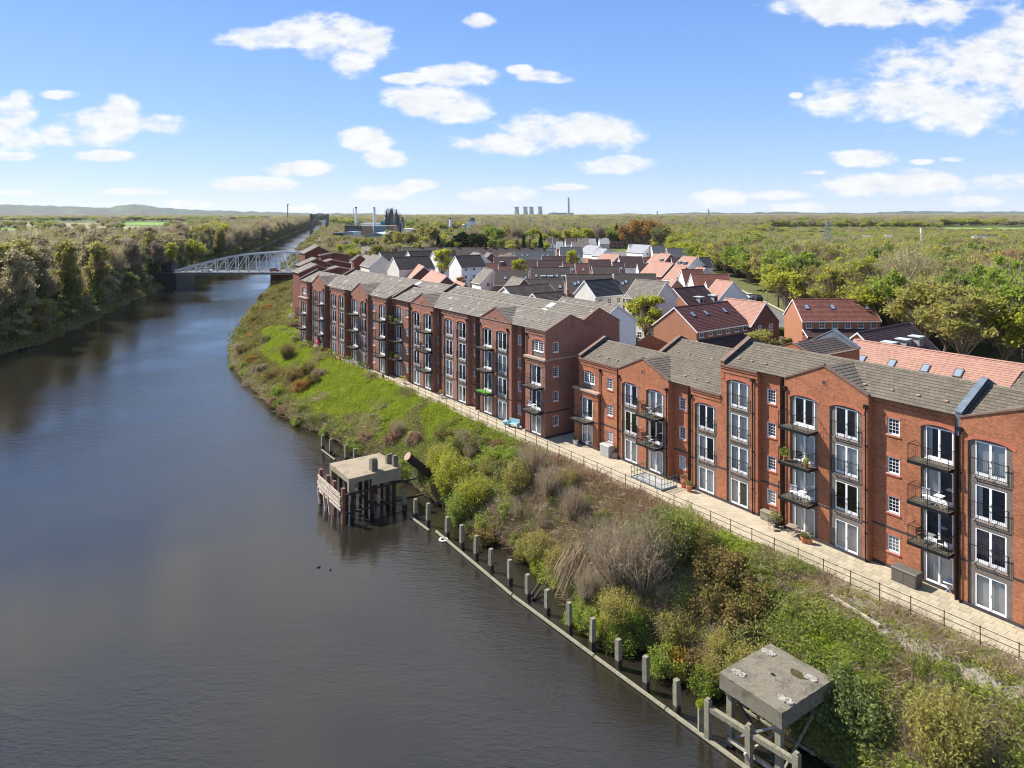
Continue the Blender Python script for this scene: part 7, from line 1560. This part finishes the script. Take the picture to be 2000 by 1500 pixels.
def cover(n, d0, d1, table, scale, name, f0=0.0, f1=1.0, wfar=16.0):
    g = np.random.default_rng(int(d0)); d = g.uniform(d0, d1, n); f = g.uniform(f0, f1, n); xr = XR(d); xa = np.where(d > 140, xr + wfar, XRAIL(d) - .35); x = xr + f * (xa - xr) + .1; z = ground_z(x, d)
    nz_ = vnoise(x, d, 1.9) * .6 + vnoise(x + 50, d, .7) * .35
    pts, sc, ix = [], [], []
    for i in range(n):
        if z[i] < .02: continue
        w_ = table(d[i], f[i], nz_[i], float(vnoise(x[i] * 1.0, d[i] + 90, 4.0))); ks = list(w_); tot = sum(w_.values()); r_ = rt.random() * tot
        for k in ks:
            r_ -= w_[k]
            if r_ <= 0: break
        if k == 0: continue
        pts.append((x[i], d[i], z[i])); sc.append(scale * rt.uniform(.7, 1.35)); ix.append(TK[k] + rt.randrange(2))
    return scatter(name, pts, np.array(sc), ix, TP)
B_, G_, S_, U_, K_, D_, LG, IV, LO, GO = ('bramble','bramble'), ('grass','grass'), ('straw','straw'), ('straw','rusty'), ('stick','twig'), ('bramble','dull'), ('low','grass'), ('bramble','ivy'), ('low','olive'), ('bramble','gorse')
def t_near(d, f, n, m_):
    if f > .67 and d < 47 + n * 2: return {S_: .12, LO: .14, LG: .08, 0: 1.6} if f < .97 else {S_: .4, LG: .3, 0: .6}
    if f > .46 and n + m_ > .1: return {G_: 2, LG: 2, B_: .4}
    if n > .2: return {B_: 3, LG: .5, S_: .9, D_: .3}
    if n > -.1: return {B_: 1.2, S_: 1.8, D_: .4, U_: .3}
    return {S_: 2, U_: .9, K_: .6, B_: .5, D_: .4}
def t_mid(d, f, n, m_):
    if f > .72: return {G_: 1.2, LG: 1.4, U_: .6, S_: .5} if n + m_ > -.1 else {U_: 1.2, S_: 1, LG: .6}
    if n > .35: return {B_: 1.6, D_: 1, LG: .6, S_: .4}
    return {S_: 2, U_: 1.1, K_: .9, D_: .4, B_: .35}
def t_wil(d, f, n, m_):
    if f > .5 and n > -.2: return {G_: 1.3, LG: 1.8, D_: .4}
    if n > 0: return {B_: 1.5, D_: 1.2, LG: .5, S_: .4}
    return {S_: 1.1, U_: 1.1, D_: .7, B_: .5}
def t_far(d, f, n, m_):
    if f < .16: return {S_: 1.0, D_: 1.2, U_: .5, B_: .5}
    if f < .42 and m_ + n < .1 and d < 108: return {S_: 1.8, U_: .5, B_: .8, LG: .4}
    if f < .40 and d >= 108: return {D_: 1, GO: 1.4, U_: .6, B_: .6}
    if n > .6: return {D_: 1.2, LG: .6, S_: .6, LO: .8}
    if n < -.65: return {LG: 1.4, S_: .8, LO: 1.2}
    return {G_: 2.2, LG: 3.0, LO: .25}
def t_pt(d, f, n, m_): return {D_: 1.4, GO: 1.8, U_: .5, B_: .3, IV: .3} if f < .75 or n < 0 else {G_: 1, LG: 1.6, D_: .8}
cover(12000, 27, 53, t_near, 1.05, 'bank_brambles'); cover(8000, 53, 70, t_mid, 1.15, 'bank_scrub'); cover(3800, 70, 84, t_wil, 1.1, 'bank_undergrowth'); cover(11500, 84, 150, t_far, 1.35, 'bank_grass'); cover(3500, 150, 315, t_pt, 2.4, 'point_undergrowth', 0, 1.6)
# reeds, stones and bushes along the left waterline
gg = np.random.default_rng(31); n = 2200; d = 95 * np.exp(gg.random(n) * 1.5); x = XL(d) - gg.random(n) ** 1.5 * 9 - .1; z = ground_z(x, d); ix = [TK[[IV, D_, S_, B_, LO, U_][int(v)]] for v in gg.integers(0, 6, n)]
scatter('left_bank_undergrowth', np.stack([x, d, np.maximum(z, .1)], 1), gg.uniform(2.0, 4.5, n), ix, TP)
gg = np.random.default_rng(32)
def stones(name, n, fx, d0, d1, s0, s1):
    d = gg.uniform(d0, d1, n); x = fx(d, gg.random(n)); z = np.maximum(ground_z(x, d), .0); b = MB()
    for i in range(n):
        s_ = gg.uniform(s0, s1); b.box(x[i] - s_, x[i] + s_ * gg.uniform(.6, 1), d[i] - s_ * .7, d[i] + s_ * .7, z[i] - .1, z[i] + s_ * .6)
    o = b.build(name, M['soil']); o['kind'] = 'stuff'
stones('bank_stones', 900, lambda d, r_: XR(d) + r_ * .8 - .1, 40, 150, .05, .16); stones('left_bank_stones', 700, lambda d, r_: XL(d) - r_ * 1.0, 100, 280, .15, .4)
# brick rubble on the grass
for k, (px, py, lab) in enumerate(((712,818,'heap of red bricks on the green slope'),(735,812,'grey rubble lump beside the red bricks'))):
    p = at(px, py, 3.2); t = empty('rubble_heap', (p.x, p.y, float(ground_z(p.x, p.y))), .4, lab, 'rubble'); r = random.Random(k)
    for i in range(14): b = MB(); b.box(-.18, .18, -.1, .1, 0, .12); o = b.build('brick' if k == 0 else 'lump', M['brick_o'] if k == 0 else M['stone'], t); o.location = (r.uniform(-.5, .5), r.uniform(-.35, .35), r.uniform(0, .35)); o.rotation_euler = (r.uniform(-.4, .4), r.uniform(-.4, .4), r.uniform(0, 3))
# ---- the air: far things pale towards the horizon
b = MB(); b.box(-24000, 24000, -300, 13500, -4, 216); hz_ = bpy.data.objects.new('haze', b.mesh('haze', [])); link(hz_); hz_['kind'] = 'stuff'
m, t = new_mat('haze_air'); pv = t.n('ShaderNodeVolumePrincipled'); pv.inputs['Color'].default_value = (.93, .96, 1, 1); pv.inputs['Density'].default_value = 2.5e-5; pv.inputs['Anisotropy'].default_value = .1
t.nt.links.new(pv.outputs[0], t.n('ShaderNodeOutputMaterial').inputs['Volume']); hz_.data.materials.append(m)
